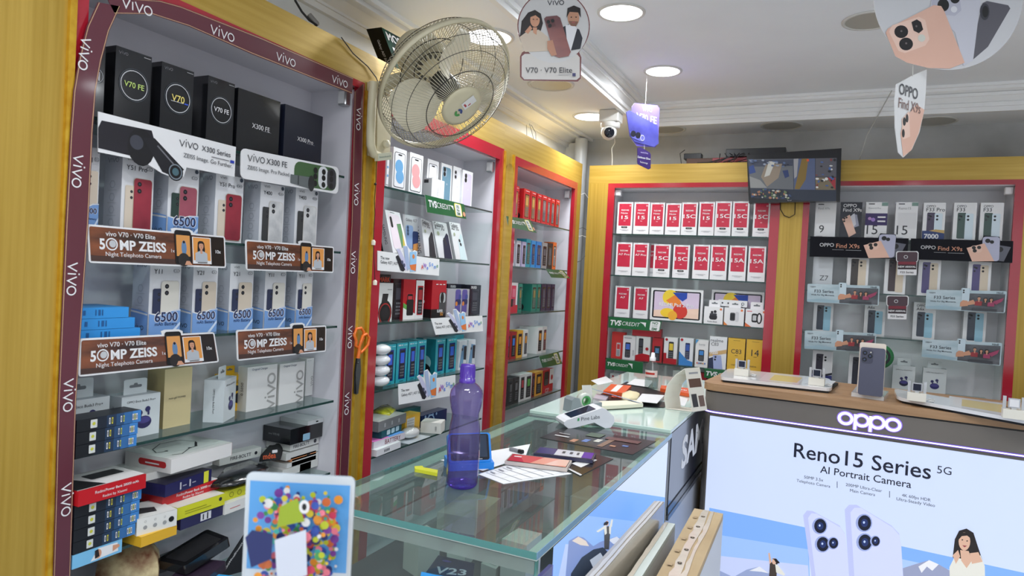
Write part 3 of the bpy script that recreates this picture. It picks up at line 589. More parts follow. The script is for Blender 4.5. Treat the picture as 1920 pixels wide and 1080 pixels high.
# --- row 4
PALEBLUE = C(206, 214, 216, .4)
def buds(P, u, v, s, col):
    P.ell(u, v, s, col, ry=s*.75); P.ell(u, v+s*.25*P.k, s*.85, C(72, 68, 130), ry=s*.4)
    for e, h in ((-.55, 1.15), (.45, 1.5)): P.ell(u+s*e, v+s*h*P.k, s*.34, C(50, 48, 96)); P.rect(u+s*e-s*.02, v+s*(h-.7)*P.k, u+s*e+s*.22, v+s*h*P.k, C(50, 48, 96))
def hangtab(t, c, mat):
    """folded hanger tab with a euro slot, standing on the box: a part of its own"""
    a, b_ = V3(c[3]), V3(c[2]); up = (a-V3(c[0])).normalized(); W = (b_-a); n = W.cross(up).normalized(); mb = MB(); P = Panel(mb, a-n*.02, b_-n*.02, b_-n*.02+up*W.length*.36, a-n*.02+up*W.length*.36, 0)
    board(mb, P, [(.2, 0), (.2, .9), (.25, 1), (.75, 1), (.8, .9), (.8, 0)], .0008, mat, mat); P.z = .0005; P.rr(.34, .42, .66, .6, .03, C(110, 116, 120)); P.rr(.45, .5, .55, .72, .03, C(110, 116, 120)); mb.build('hang_tab', t)
def earbox(c, dep, label, turned=False):
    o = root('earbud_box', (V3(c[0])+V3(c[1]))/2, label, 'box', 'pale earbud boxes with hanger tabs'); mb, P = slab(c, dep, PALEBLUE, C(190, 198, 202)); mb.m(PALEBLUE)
    P.text('OPPO Enco Buds3 Pro+', .5, .86, INK, w=.74, bold=.006); buds(P, .58, .34, .2, C(48, 46, 92)); S = sidepanel(mb, P, dep); S.text('OPPO Enco Buds3 Pro+', .5, .5, INK, w=.9 if not turned else 1.25, rot=-90, bold=.006)
    mb.build('carton', o); hangtab(o, c, PALEBLUE); return o
earbox(LR(-1.29, 100, 206, 742, z0=SL[3]), .05, 'pale earbud box half hidden behind the maroon strip'); earbox(LR(-1.28, 229, 301, 735, z0=SL[3]), .05, 'pale earbud box with violet earbuds beside the beige tall carton')
a, b_ = onZ(418, 793, SL[3]), onZ(440, 780, SL[3]); earbox([a, b_, b_+V3((0, 0, .098)), a+V3((0, 0, .098))], .046, 'pale earbud box turned cornerwise in front of the yellow box', True)
mb, P = slab(LR(-1.3, 310, 361, 687, z0=SL[3]), .055, C(214, 198, 150, .35), C(176, 158, 112, .4)); P.text('moto g67 POWER', .48, .5, INK, w=.62, bold=.004); tag(mb.build('phone_box'), 'tall beige carton between earbud boxes on the fourth shelf', 'box')
o = root('earbud_box', onZ(438, 772, SL[3]), 'small yellow earbud carton behind the cornerwise pale box', 'box'); c = LR(-1.33, 425, 457, 700, z0=SL[3]); mb, P = slab(c, .04, C(228, 176, 34, .35)); P.text('T100', .62, .8, INK, w=.5); P.ell(.7, .35, .2, C(40, 42, 50), ry=.24); P.ell(.6, .62, .14, C(46, 48, 56)); mb.build('carton', o); hangtab(o, c, C(232, 180, 40))
for i, (xl, xr, yt, X, lb) in enumerate(((465, 520.5, 682, -1.3, 'white charger box standing beside the yellow earbud carton'), (525.5, 572, 677, -1.3, 'second white charger box, beside the one near the yellow carton'), (575, 589, 671, -1.34, 'white charger box behind the others at the cabinet end'))):
    mb, P = slab(LR(X, xl, xr, yt, z0=SL[3]), .032, C(230, 230, 228, .4), C(205, 205, 202, .4)); vivo(P, .8, .38, .92, C(168, 168, 166), 90, .07); P.text('Original Charger', .4, .94, C(80, 90, 120), w=.52)
    S = sidepanel(mb, P, .032); S.text('0 5050', .5, .5, INK, w=1, rot=90); tag(mb.build('charger_box'), lb, 'box', 'white charger boxes on the fourth shelf')
# black-to-blue flat boxes
FADE = [C(20, 22, 28), C(26, 34, 48), C(34, 54, 80), C(42, 76, 116), C(52, 104, 160), C(64, 130, 198)]
def fadebox(c, dep, label, grp):
    mb, P = slab(c, dep, FADE[0], C(24, 28, 36))
    for k in range(6): P.rect([0, .3, .45, .6, .72, .86][k], 0, [.3, .45, .6, .72, .86, 1][k], 1, FADE[k])
    P.z += .0001; P.rr(.2, .18, .3, .86, .008, C(205, 208, 206)); P.ell(.25, .52, .025, C(190, 190, 60))
    for u, cc in ((.48, WHITE), (.52, C(215, 205, 60)), (.66, WHITE), (.7, C(190, 200, 90)), (.85, WHITE), (.88, C(230, 225, 120)), (.91, WHITE)): P.rect(u, .25, u+.022, .78, cc); P.rect(u+.006, .35, u+.016, .68, FADE[2])
    tag(mb.build('flat_box'), label, 'box', grp)
for k, (xr, yt, yb) in enumerate(((256, 809.6, 827), (258, 790.5, 808), (264, 769.6, 787))): fadebox(LR(-1.226, 125, xr, yt, z0=SL[3]+.0235*k, z1=SL[3]+.0235*k+.0228), .05, 'flat black box fading to blue, %s of three on the earbud shelf' % ('lowest', 'middle', 'topmost')[k], 'fading black and blue boxes, earbud shelf')
# --- row 5: power banks and small cartons
ZE = SL[4]
mb, P = slab(LR(-1.222, 118, 229, 1013, z0=ZE, z1=ZE+.026), .1, C(120, 185, 225, .35)); P.poly([(.35, .1), (.92, .2), (.9, .85), (.5, .9)], WHITE); P.ell(.5, .5, .07, SKIN, ry=.09); P.poly([(.44, .2), (.53, .3), (.5, .85), (.43, .8)], HAIR); P.poly([(.8, .3), (.95, .5), (.93, .7), (.8, .75)], SKIN); tag(mb.build('flat_box'), 'light blue carton with a lying person printed, under the pile', 'box')
for k, (xr, yt) in enumerate(((253, 990), (259.6, 969), (260.7, 949), (264, 936))): fadebox(LR(-1.222, 118, xr, yt, z0=ZE+.0268+.0225*k, z1=ZE+.0268+.0225*k+.0218), .085, 'flat black box fading to blue, %s of four below the red power bank carton' % ('lowest', 'second lowest', 'third', 'topmost')[k], 'fading black and blue boxes, power bank pile')
PBRED = C(190, 26, 36, .3)
def powerbank(c, dep, label, inv=False):
    mb, P = slab(c, dep, PBRED, PBRED); n = P.n; dep = P.dep; T = Panel(mb, P.d, P.c, P.c-n*dep, P.d-n*dep); T.rect(0, .04, 1, 1, C(224, 222, 220)); T.poly([(0, .06), (.42, .06), (.2, .9), (0, .9)], BLACK); T.rr(.4, .45, .9, .8, .03, C(40, 40, 42))
    P.text('Redmi', .3, .66, WHITE, w=.14); P.text('Power Bank 20000 mAh', .63, .66, WHITE, w=.5, bold=.012); P.text('Redmi by Xiaomi', .52, .28, WHITE, w=.36); tag(mb.build('power_bank_box'), label, 'box', 'red power bank cartons')
powerbank(LR(-1.212, 110, 273.5, 904, z0=ZE+.1172, z1=ZE+.145), .1, 'red and white power bank carton on top of the fading boxes')
# second pile, further along the shelf: cartons lie at an angle
def lie(bl, br, z, h, dep, front, top, side=None):
    z += .0006; a, b_ = onZ(*bl, z), onZ(*br, z); v = V3((0, 0, h))
    if a.x < -1.1 and 1.38 < b_.y < 1.66: a.x = b_.x = max((a.x+b_.x)/2, -1.31); k = max(b_.y-1.548, 0); a.y -= k; b_.y -= k; dep = min(dep, a.x+1.397)
    mb, P = slab([a, b_, b_+v, a+v], dep, front, side); n = P.n; dep = P.dep; T = Panel(mb, P.d, P.c, P.c-n*dep, P.d-n*dep); T.rect(0, 0, 1, 1, top); return mb, P, T
YEL = C(222, 172, 40, .35); LEMON = C(206, 206, 34, .35); NAVYBOX = C(34, 30, 74, .3); WHT = C(222, 222, 218, .4)
mb, P, T = lie((264, 1027), (331, 1002), ZE, .02, .09, YEL, C(230, 182, 52)); tag(mb.build('flat_box'), 'amber yellow flat carton at the shelf edge under the white gadget box', 'box')
mb, P, T = lie((256, 1006), (331, 985), ZE+.0202, .034, .09, WHT, WHT)
for k in range(3): P.ell(.2+.24*k, .4, .05, C(150, 152, 154)); P.ring(.2+.24*k, .75, .03, .008, C(170, 170, 170), 6)
P.ell(.85, .5, .07, BLACK); T.poly([(.1, .3), (.6, .2), (.7, .5), (.3, .7)], C(50, 50, 52)); tag(mb.build('gadget_box'), 'white gadget carton with small sketches, on the amber yellow one', 'box')
mb, P, T = lie((338, 995), (418, 965), ZE, .024, .1, NAVYBOX, C(24, 22, 44)); P.rect(.45, .15, .7, .85, C(215, 215, 220)); P.rect(.5, .25, .53, .75, INK); P.rect(.6, .2, .63, .8, INK); tag(mb.build('flat_box'), 'dark navy carton with a white sticker at the shelf edge', 'box')
mb, P, T = lie((332, 976), (421, 946), ZE+.0242, .026, .11, LEMON, C(214, 212, 200)); P.ell(.9, .62, .035, INK); P.rect(.15, .3, .7, .36, C(150, 150, 30)); P.rect(.15, .5, .6, .56, C(150, 150, 30)); T.ell(.5, .5, .09, C(180, 60, 60)); T.rect(.2, .3, .35, .7, C(120, 130, 150)); tag(mb.build('flat_box'), 'lemon yellow carton with a white top, over the dark navy one', 'box')
powerbank([p for p in (lambda a, b_, v: [a, b_, b_+v, a+v])(onZ(304, 950, ZE+.0505), onZ(411, 916, ZE+.0505), V3((0, 0, .022)))], .1, 'red power bank carton under the navy carton with yellow stripe')
mb, P, T = lie((309, 933), (396, 901), ZE+.0728, .026, .1, C(36, 34, 82, .3), C(30, 28, 50)); P.rect(.82, -.0, .93, 1, C(214, 214, 60)); [P.rect(.3+.2*k, .2, .33+.2*k, .8, C(190, 190, 200)) for k in range(2)]; [P.rect(.36+.2*k, .4, .44+.2*k, .5, C(150, 150, 170)) for k in range(2)]; tag(mb.build('flat_box'), 'navy carton with a yellow stripe on a red power bank carton', 'box')
mb, P, T = lie((421, 966), (468, 948), ZE, .024, .08, WHT, WHT); P.rect(.2, .4, .6, .46, C(200, 90, 90)); tag(mb.build('flat_box'), 'white carton with a red line under a yellow carton', 'box')
mb, P, T = lie((421, 940), (470, 924), ZE+.0242, .022, .08, LEMON, C(216, 212, 60)); P.ring(.25, .5, .08, .015, C(110, 110, 30)); P.ring(.55, .5, .08, .015, C(110, 110, 30)); tag(mb.build('flat_box'), 'yellow carton with two ring marks beside the power banks', 'box')
mb, P, T = lie((263, 905), (398, 872), ZE+.0995, .016, .12, WHT, WHT); tag(mb.build('flat_box'), 'thin white carton under the big neckband earphone box', 'box')
mb, P, T = lie((320, 889), (434, 854), ZE+.116, .031, .16, C(226, 224, 222, .4), C(232, 230, 228, .4)); Tn = Panel(mb, T.a, T.b, T.c, T.d, .0008)
Tn.line([(.15, .2), (.25, .12), (.5, .3), (.62, .3), (.78, .55), (.72, .85), (.45, .9), (.2, .7), (.12, .5), (.22, .45)], .012, BLACK); Tn.ell(.24, .45, .02, BLACK); Tn.ell(.5, .3, .022, BLACK); Tn.line([(.6, .3), (.75, .5)], .03, BLACK)
S = sidepanel(mb, P, .16); S.rr(.3, .3, .9, .75, .05, C(190, 40, 44)); S.rect(.45, .45, .75, .55, WHITE); S2 = sidepanel(mb, P, .16, True); S2.rect(0, 0, 1, 1, C(196, 50, 50))
tag(mb.build('earphone_box'), 'large white box with a drawn black neckband earphone', 'box')
for k, (a, yb) in enumerate((((142, 886), 886), ((142, 864), 864))):
    c = LR(-1.32, 118, 188 if k == 0 else 186, 877 if k == 0 else 857, z0=ZE+.024*k+.03, z1=ZE+.024*k+.0535); mb, P = slab(c, .06, WHT); P.text('FIRE-BOLTT', .4, .5, INK, w=.5, bold=.01); P.ell(.8, .5, .035, INK); tag(mb.build('flat_box'), 'white lettered carton at the back beside the strip, %s' % ('lower one', 'upper one')[k], 'box', 'white lettered cartons behind the power bank')
mb = MB(); mb.box(-1.39, -1.33, .82, 1.05, ZE, ZE+.0295, C(70, 70, 74)); tag(mb.build('flat_box'), 'grey carton at the shelf back under white lettered cartons', 'box')
mb, P, T = lie((411, 874), (489, 855), ZE+.062, .024, .03, WHT, WHT); P.text('FIRE-BOLTT', .5, .5, INK, w=.5, bold=.012); P.ell(.87, .5, .035, INK); tag(mb.build('watch_box'), 'long white lettered carton lying on the black bags', 'box')
# black bags, pouch, phones and cartons at the end of the shelf
PLASTIC = mk('black_plastic_bag', (22, 22, 24), .18, coat=.6, bump=((45, 45, 45), .6))
def bag(pts, z, h, mat, name, label, cat, grp=None, k=14):
    """soft pillow shape over an outline on height z"""
    P0 = [onZ(x, y, z) if len(q) == 2 else V3(q) for q in pts for x, y in [q[:2]]]; P0 = [V3((max(p.x, -1.385) if z < 1.2 and p.x < -1.2 else p.x, p.y, p.z)) for p in P0]; c = sum(P0, V3())/len(P0); mb = MB(); rows = []
    for f, hh in ((1, 0), (1.0, .35), (.93, .75), (.6, 1), (.02, 1.05)): rows.append([c + (p-c)*f + V3((0, 0, h*hh*(1+.25*math.sin(7*i+3*f)))) for i, p in enumerate(P0)])
    mb.grid(rows, mat, True); mb.poly(rows[0][::-1], mat); return tag(mb.build(name), label, cat, grp)
bag([(395, 915), (440, 912), (490, 895), (505, 880), (470, 868), (420, 885)], ZE+.06, .014, PLASTIC, 'plastic_bag', 'black plastic bag under the long white lettered carton', 'bag')
bag([(420, 930), (470, 922), (496, 914), (498, 890), (486, 880), (430, 905)], ZE+.002, .042, PLASTIC, 'plastic_bag', 'larger black plastic bag on the shelf glass near the standee', 'bag')
o = bag([(486, 866), (526, 862), (532, 842), (515, 832), (488, 840)], ZE+.06, .02, mk('black_felt', (28, 28, 30), .8), 'pouch', 'black pouch with an orange word and a white price label', 'pouch')
mb = MB(); c = LQ(-1.262, (490, 862), (520, 858), (520, 842), (490, 846)); P = Panel(mb, *c); P.text('mdea', .5, .35, C(205, 90, 50), w=.8, bold=.02); P.rr(.66, .6, 1, .95, .04, WHITE); tag(mb.build('label', o), 'orange word and white label')
def slabphone(bl, br, z, h, dep, mat, name, label, cat, grp=None):
    mb, P, T = lie(bl, br, z, h, dep, mat, mat); T.rr(.08, .55, .4, .9, .05, C(60, 50, 46)) ; P.rr(.62, .3, .75, .7, .01, BLACK); return tag(mb.build(name), label, cat, grp)
mb, P, T = lie((500, 889), (556, 872), ZE, .02, .1, WHT, WHT); tag(mb.build('flat_box'), 'white carton under the two wrapped phones', 'box'); mb, P, T = lie((512, 873), (577, 858), ZE+.021, .012, .09, C(228, 228, 226, .3), WHT); tag(mb.build('wrapped_phone'), 'white handset in film under the orange one', 'phone')
slabphone((520, 861), (576, 848), ZE+.036, .011, .08, C(216, 140, 92, .25), 'wrapped_phone', 'orange handset lying on a white one', 'phone')
for k, (bl, br, h) in enumerate((((590, 872), (624, 862), .022), ((572, 862), (622, 848), .02), ((556, 850), (620, 834), .02))):
    mb, P, T = lie(bl, br, ZE+.0215*k, h-.001, .13, WHT, C(228, 228, 226)); tag(mb.build('flat_box'), 'white flat carton at the cabinet end, %s of three' % ('lowest', 'middle', 'top')[k], 'box', 'white flat cartons at the cabinet end')
mb, P, T = lie((562, 837), (618, 823), ZE+.066, .02, .1, WHT, WHT); P.text('FIRE-BOLTT', .38, .5, INK, w=.55, bold=.01); P.ell(.86, .5, .05, INK); tag(mb.build('watch_box'), 'white lettered carton under the glossy black phone box', 'box')
mb, P, T = lie((572, 827), (629, 811), ZE+.087, .042, .15, GLOSSBLACK, GLOSSBLACK); S = sidepanel(mb, P, .15); S.text('vivo V70 FE', .4, .55, C(150, 150, 152), w=.4); P.rr(.38, .05, .6, .5, .02, C(150, 190, 215)); tag(mb.build('phone_box'), 'glossy black phone box lying at the cabinet end', 'box')
mb, P, T = lie((597, 793), (626, 786), ZE+.1295, .012, .13, C(205, 206, 208, .2), C(214, 215, 217, .18)); P.rr(.5, .35, .65, .65, .01, BLACK); tag(mb.build('wrapped_phone'), 'silver handset in clear film on the glossy black box', 'phone')
# --- row 6: the heap on the bottom shelf
mb = MB(); mb.box(-1.385, -1.3, .86, 1.14, SL[5]+.0005, SL[5]+.085, C(96, 98, 104)); tag(mb.build('storage_tray'), 'grey tray under the heap of pouches on the bottom shelf', 'tray')
ZF = SL[5]+.086
bag([(178, 1095), (296, 1090), (300, 1062), (268, 1050), (200, 1056)], ZF+.02, .065, mk('printed_scarf', (190, 160, 120), .7, noise=((30, 30, 30), (120, 66, 40), (222, 206, 160))), 'fabric_pouch', 'tan pouch with a brown leaf print on the bottom shelf', 'pouch')
def tilted(q, th, m, name, label, cat, film=None, draw=None):
    b = MB(); P = Panel(b, *q, 0); P.clip = False; board(b, P, rrect(0, 0, 1, 1, .06, .08), th, m, m); P.z = .0008
    if draw: draw(P)
    return tag(b.build(name), label, cat)
def q4(px, zs): return [onZ(x, y, z) for (x, y), z in zip(px, zs)]
tilted(q4(((292, 1050), (346, 1062), (430, 1008), (388, 992)), (ZF+.05, ZF+.05, ZF+.085, ZF+.085)), .022, PLASTIC, 'wrapped_case', 'black phone case in shiny wrap on the bottom shelf', 'case', draw=lambda P: (P.rr(.14, .1, .86, .9, .06, C(34, 34, 36, .3)), P.rect(.3, .45, .6, .5, C(60, 60, 62))))
tilted(q4(((310, 1090), (372, 1098), (425, 1052), (360, 1046)), (ZF+.02, ZF+.02, ZF+.04, ZF+.04)), .02, mk('plum_wrap', (48, 36, 52), .3, coat=.5, bump=((50, 50, 50), .5)), 'wrapped_case', 'dark plum case in crinkled wrap under the shiny black one', 'case')
tilted(q4(((345, 1110), (425, 1120), (440, 1080), (372, 1072)), (ZF+.01, ZF+.01, ZF+.02, ZF+.02)), .03, C(50, 150, 205), 'flat_box', 'bright blue carton on the bottom shelf', 'box', draw=lambda P: P.text('OCEAN', .7, .3, WHITE, w=.3))
tilted(q4(((170, 1130), (270, 1120), (275, 1078), (190, 1085)), (ZF+.005, ZF+.005, ZF+.012, ZF+.012)), .012, C(30, 110, 130), 'flat_box', 'teal carton at the shelf edge under the leaf print pouch', 'box')
a, b_ = onX(405, 1085, -1.262), onX(470, 985, -1.275); tilted([a, a+V3((0, .12, -.02)), b_+V3((0, .12, 0)), b_], .004, C(30, 30, 34, .5), 'leaning_card', 'black card with white diagonal lettering leaning on the bottom shelf', 'card', draw=lambda P: P.text('#DoWhatFloatsYourboat', .09, .5, WHITE, w=.95, rot=88, bold=.008))
# ================================================================== GOODS: SECOND CABINET
APPLEWHITE = C(234, 235, 237, .25)
def winbox(c, dep, col, side, win=None, wcol=None, phonecol=None, screen=None, deco=None, name='handset_box', label=None, grp=None):
    """carton with a window (or print) that shows a keypad handset"""
    mb, P = slab(c, dep, col, side or col)
    if win:
        u0, v0, u1, v1 = win; P.rect(u0, v0, u1, v1, wcol or C(30, 32, 38, .15)); w, h = u1-u0, v1-v0; pc = phonecol or BLACK
        P.rr(u0+w*.1, v0+h*.03, u1-w*.1, v1-h*.05, w*.15, pc); P.rect(u0+w*.2, v0+h*.52, u1-w*.2, v1-h*.14, screen or C(40, 90, 200, .2))
        for r_ in range(4):
            for q in range(3): P.rect(u0+w*(.22+.2*q), v0+h*(.08+.1*r_), u0+w*(.36+.2*q), v0+h*(.14+.1*r_), C(110, 112, 118))
    if deco: deco(P, sidepanel(mb, P, dep))
    return tag(mb.build(name), label, 'box', grp)
# row 1: slim white phone boxes and a small earphone box
G = 'slim white phone boxes, top shelf behind the fan'
AQUA = C(120, 178, 226, .2); PINKW = C(240, 170, 172, .2); BLUEW = C(96, 152, 204, .2)
def slim(c, kind, col, label):
    mb, P = slab(c, .032, APPLEWHITE, C(214, 215, 218))
    if kind == 'front': P.rr(.1, .05, .9, .9, .1, C(40, 44, 54)); P.rr(.13, .065, .87, .885, .08, C(232, 234, 238)); P.ell(.46, .56, .3, col); P.ell(.54, .32, .3, col); P.rr(.36, .83, .64, .86, .04, BLACK)
    elif kind == 'half': P.rr(.12, .0, .88, .9, .1, C(40, 44, 54)); P.rr(.15, .0, .85, .885, .08, C(226, 228, 232)); P.ring(.5, .38, .33, .08, C(84, 92, 108)); P.ring(.5, .38, .22, .08, C(130, 140, 160)); P.rr(.36, .83, .64, .86, .04, BLACK)
    else: P.rr(.1, .04, .9, .92, .12, col); P.rr(.14, .66, .5, .9, .12, tuple_mix(col)); P.ell(.3, .85, .11, BLACK); P.ell(.3, .73, .11, BLACK); P.ell(.55, .48, .05, tuple_mix(col))
    tag(mb.build('phone_box'), label, 'box', G)
def tuple_mix(m): return C(150, 170, 186) if m is BLUEW or m is TEALP else C(205, 205, 212)
TEALP = C(112, 150, 170, .25); LILAC = C(214, 206, 226, .25); PEARL = C(232, 232, 234, .25)
for xl, xr, yt, kind, col, lb, X in ((726, 731, 285, 'front', AQUA, 'slim white box edge hidden by the fan bracket', -1.25), (738, 763, 283, 'front', AQUA, 'slim white box with a pale blue bubble screen', -1.25), (769, 794, 293, 'front', PINKW, 'slim white box with a pink bubble screen', -1.25), (802, 823, 304, 'half', None, 'slim white box with a dark ring screen behind the earphone box', -1.28),
                             (828, 848, 311.5, 'back', TEALP, 'slim white box with a blue handset back', -1.28), (850, 865.6, 316, 'back', PEARL, 'slim white box with a white handset back', -1.28), (868, 887, 324, 'back', LILAC, 'slim white box with a lilac handset back', -1.27)): slim(LR(X, xl, xr, yt, z0=SL[0]), kind, col, lb)
c = LR(-1.25, 810, 833.6, 340, z0=SL[0]); mb, P = slab(c, .045, APPLEWHITE, C(220, 221, 224)); P.line([(.5, .3), (.5, .55), (.55, .62)], .02, C(190, 192, 196)); P.line([(.66, .42), (.66, .65)], .02, C(190, 192, 196)); P.ring(.5, .25, .07, .012, C(190, 192, 196)); S = sidepanel(mb, P, .045); S.rect(.3, .75, .7, .92, C(60, 60, 64)); tag(mb.build('earphone_box'), 'small white earphone box in front of the slim phone boxes', 'box')
# hanging price boards
GREEN = mk('green_card', (28, 98, 56), .3, coat=.3); YPRINT = C(226, 220, 110)
def credit(q, fn, label, style=1, cut=1):
    mb = MB(); P = Panel(mb, *q, 0); board(mb, P, [(0, 0), (1, 0), (1, 1), (0, 1)], .0015, GREEN, WHITE); P.z = .0004
    if style == 1: P.text('TVS', .15, .56, WHITE, w=.2, bold=.04, skew=.15); P.text('CREDIT', .43, .56, WHITE, w=.34); P.poly([(.58, .72), (.68, .72), (.68, .42), (.64, .6)], WHITE); P.rr(.71, .08, .9, .93, .03, YPRINT); P.rr(.73, .13, .88, .88, .02, WHITE); P.text('0%', .8, .72, GREEN, h=.2, bold=.02); P.text('No', .8, .5, GREEN, h=.17, bold=.02); P.text('EMI', .8, .27, GREEN, h=.18, bold=.02); P.ell(.95, .3, .035, C(220, 160, 130))
    else:
        P.text('TVS', .13, .5, WHITE, w=.22, bold=.04, skew=.2); P.text('CREDIT', .43, .5, WHITE, w=.34, skew=.15); P.poly([(.6, .75), (.72, .75), (.72, .3), (.68, .55)], WHITE)
        if style == 3: P.rr(.8, .04, .985, .96, .03, WHITE); P.text('NO', .89, .78, GREEN, h=.24, bold=.03); P.text('COST', .89, .5, GREEN, h=.15); P.text('EMI', .89, .22, GREEN, h=.24, bold=.03)
    return tag(mb.build('shelf_sign'), label, 'sign', 'green credit signs on the shelf edges')
credit(LQ(XL+.004, (801, 398), (874.4, 410.8), (870, 383), (796.7, 365)), LQ, 'green sign under the slim white phone boxes')
credit(LQ(XL+.004, (953, 425), (1006.4, 437), (994, 411.7), (949, 405)), LQ, 'green sign under the row of red boxes')
credit(LQ(XL+.004, (1034, 520.5), (1069, 522), (1056.4, 507), (1023, 504)), LQ, 'small green sign jutting out under the blue and black boxes')
credit(LQ(XL+.004, (1017.5, 690), (1054.4, 682), (1046.7, 659), (1010.6, 668)), LQ, 'green sign above the dark handset boxes in the narrow cabinet')
# row 2: leaning white phone boxes
G = 'white phone boxes, second shelf behind the fan'
def lean(bl, br, tr, tl, dep, front, side, draw, label, X=-1.25, Xt=-1.275):
    c = [onX(*bl, X), onX(*br, X), onX(*tr, Xt), onX(*tl, Xt)]; mb, P = slab(c, dep, front, side); draw(P, sidepanel(mb, P, dep)); tag(mb.build('phone_box'), label, 'box', G)
def d_first(P, S): P.rr(.12, .1, .88, .92, .1, C(226, 214, 222)); P.poly([(.62, .12), (.88, .12), (.88, .72), (.6, .7)], C(96, 140, 96)); P.poly([(.7, .12), (.88, .12), (.88, .5)], C(200, 180, 80)); P.rr(.2, .6, .34, .86, .06, BLACK); P.rect(.3, .955, .6, .965, INK); S.text('SAMSUNG', .5, .45, INK, w=1.8, rot=-90)
def d_galaxy(line, phonec):
    def f(P, S):
        P.text('Galaxy', .4, .93, INK, w=.62, bold=.006); P.text(line, .42, .84, INK, w=.66, bold=.006); P.poly([(.38, 0), (.95, 0), (.95, .66), (.85, .72), (.5, .5)], phonec); P.ell(.62, .52, .08, C(50, 52, 58)); P.ell(.66, .42, .08, C(50, 52, 58)); P.ell(.26, .68, .08, C(170, 176, 150)); S.text('SAMSUNG', .5, .45, INK, w=2.4, rot=-90)
    return f
def d_a27(P, S): P.text('Galaxy A27', .5, .88, C(70, 74, 84), w=.66); P.rr(.15, .14, .6, .74, .1, C(150, 176, 220)); [P.ell(.28, .68-.08*k, .06, C(70, 90, 120)) for k in range(3)]; P.rr(.56, .1, .92, .6, .08, C(40, 60, 110)); P.poly([(.58, .1), (.92, .1), (.9, .3), (.6, .26)], C(220, 150, 80)); S.text('Galaxy', .5, .5, C(150, 150, 156), w=2, rot=-90)
mb, P = slab(LR(-1.3, 700, 731, 412, z0=SL[1]), .04, C(40, 42, 50)); tag(mb.build('phone_box'), 'dark box edge behind the red trim, second shelf', 'box')
lean((737, 474), (766, 474), (749.4, 399), (721.7, 393), .035, APPLEWHITE, C(206, 207, 210), d_first, 'leaning white box with a white and green handset')
lean((757, 476), (785.6, 477), (787, 406.7), (755, 401), .04, C(205, 206, 210, .35), C(190, 191, 196), d_a27, 'grey box with blue and orange handset pictures', -1.3, -1.3)
lean((797, 480), (819, 483), (808.6, 416.4), (789, 409), .04, C(222, 223, 226, .3), C(200, 201, 205), d_galaxy('F17 5G', C(40, 42, 50)), 'leaning white box between the grey box and two similar ones', -1.27, -1.29)
lean((823, 483), (849.4, 486), (837, 419), (810, 414), .04, C(222, 223, 226, .3), C(200, 201, 205), d_galaxy('A17 5G', C(36, 42, 66)), 'leaning white box with a dark handset, second from the far end', -1.27, -1.29)
lean((855, 486), (876.7, 488), (862, 419), (842, 416), .04, C(226, 227, 229, .3), C(200, 201, 205), d_galaxy('A07 5G', C(205, 224, 228)), 'leaning white box with a pale handset at the far end', -1.27, -1.29)
def awesome(q, label, cu=.36):
    mb = MB(); P = Panel(mb, *q, 0); pop = [(cu+.28, 1), (cu+.29, 1.25), (cu+.24, 1.32), (cu+.2, 1.15), (cu+.12, 1.5), (cu+.06, 1.45), (cu+.05, 1.12), (cu-.02, 1.3), (cu-.06, 1.22), (cu-.02, 1)]
    board(mb, P, [(0, 0), (1, 0), (1, 1)]+pop+[(0, 1)], .0015, C(232, 233, 234), WHITE); P.z = .0004
    P.text('The new', .04, .68, INK, w=.13, al='l', bold=.008); P.text('Galaxy A57 | A37 5G', .04, .46, INK, w=.31, al='l', bold=.008)
    P.poly([(cu-.06, .82), (cu-.02, .92), (cu+.1, .2), (cu+.06, .06), (cu+.02, .1)], C(34, 36, 44)); P.poly([(cu-.05, 1.22), (cu+.0, 1.26), (cu+.14, .4), (cu+.1, .1)], C(196, 196, 224)); P.poly([(cu+.06, 1.44), (cu+.12, 1.46), (cu+.17, .3), (cu+.13, .12), (cu+.09, .6)], C(166, 184, 216))
    P.poly([(cu+.16, 1.18), (cu+.27, 1.24), (cu+.27, .15), (cu+.17, .08)], C(150, 196, 232)); P.poly([(cu+.16, .45), (cu+.27, .55), (cu+.26, .15), (cu+.18, .2)], C(220, 120, 60)); P.ell(cu+.22, .95, .02, C(214, 130, 70)); P.ell(cu+.04, .55, .018, C(70, 74, 100)); P.ell(cu+.07, .4, .018, C(70, 74, 100))
    cc = [C(214, 60, 70), C(140, 80, 190), C(70, 120, 220), C(60, 130, 220), C(60, 140, 224), C(60, 130, 210), C(90, 150, 110)]
    for k, ch in enumerate('AWESOME'): P.text(ch if k < 2 else 'AWeSome'[k], .69+.044*k, [.42, .52, .42, .62, .66, .52, .6][k], cc[k], h=.24, bold=.02, rot=[12, -10, 15, 5, 0, 6, 0][k])
    return tag(mb.build('shelf_banner'), label, 'banner', 'white shelf banners with coloured lettering')
awesome(LQ(XL+.004, (708, 507), (823, 517), (824, 486), (708, 470)), 'white banner with coloured lettering, upper one, under leaning phone boxes', .32)
awesome(LQ(XL+.006, (817, 628), (905.6, 621), (904.4, 591.7), (807.8, 597)), 'white banner with coloured lettering, in front of the purple watch box', .36)
awesome(LQ(XL+.006, (748, 759), (853.6, 741), (854, 703), (746.7, 721)), 'white banner with coloured lettering, lowest, behind the purple bottle', .36)
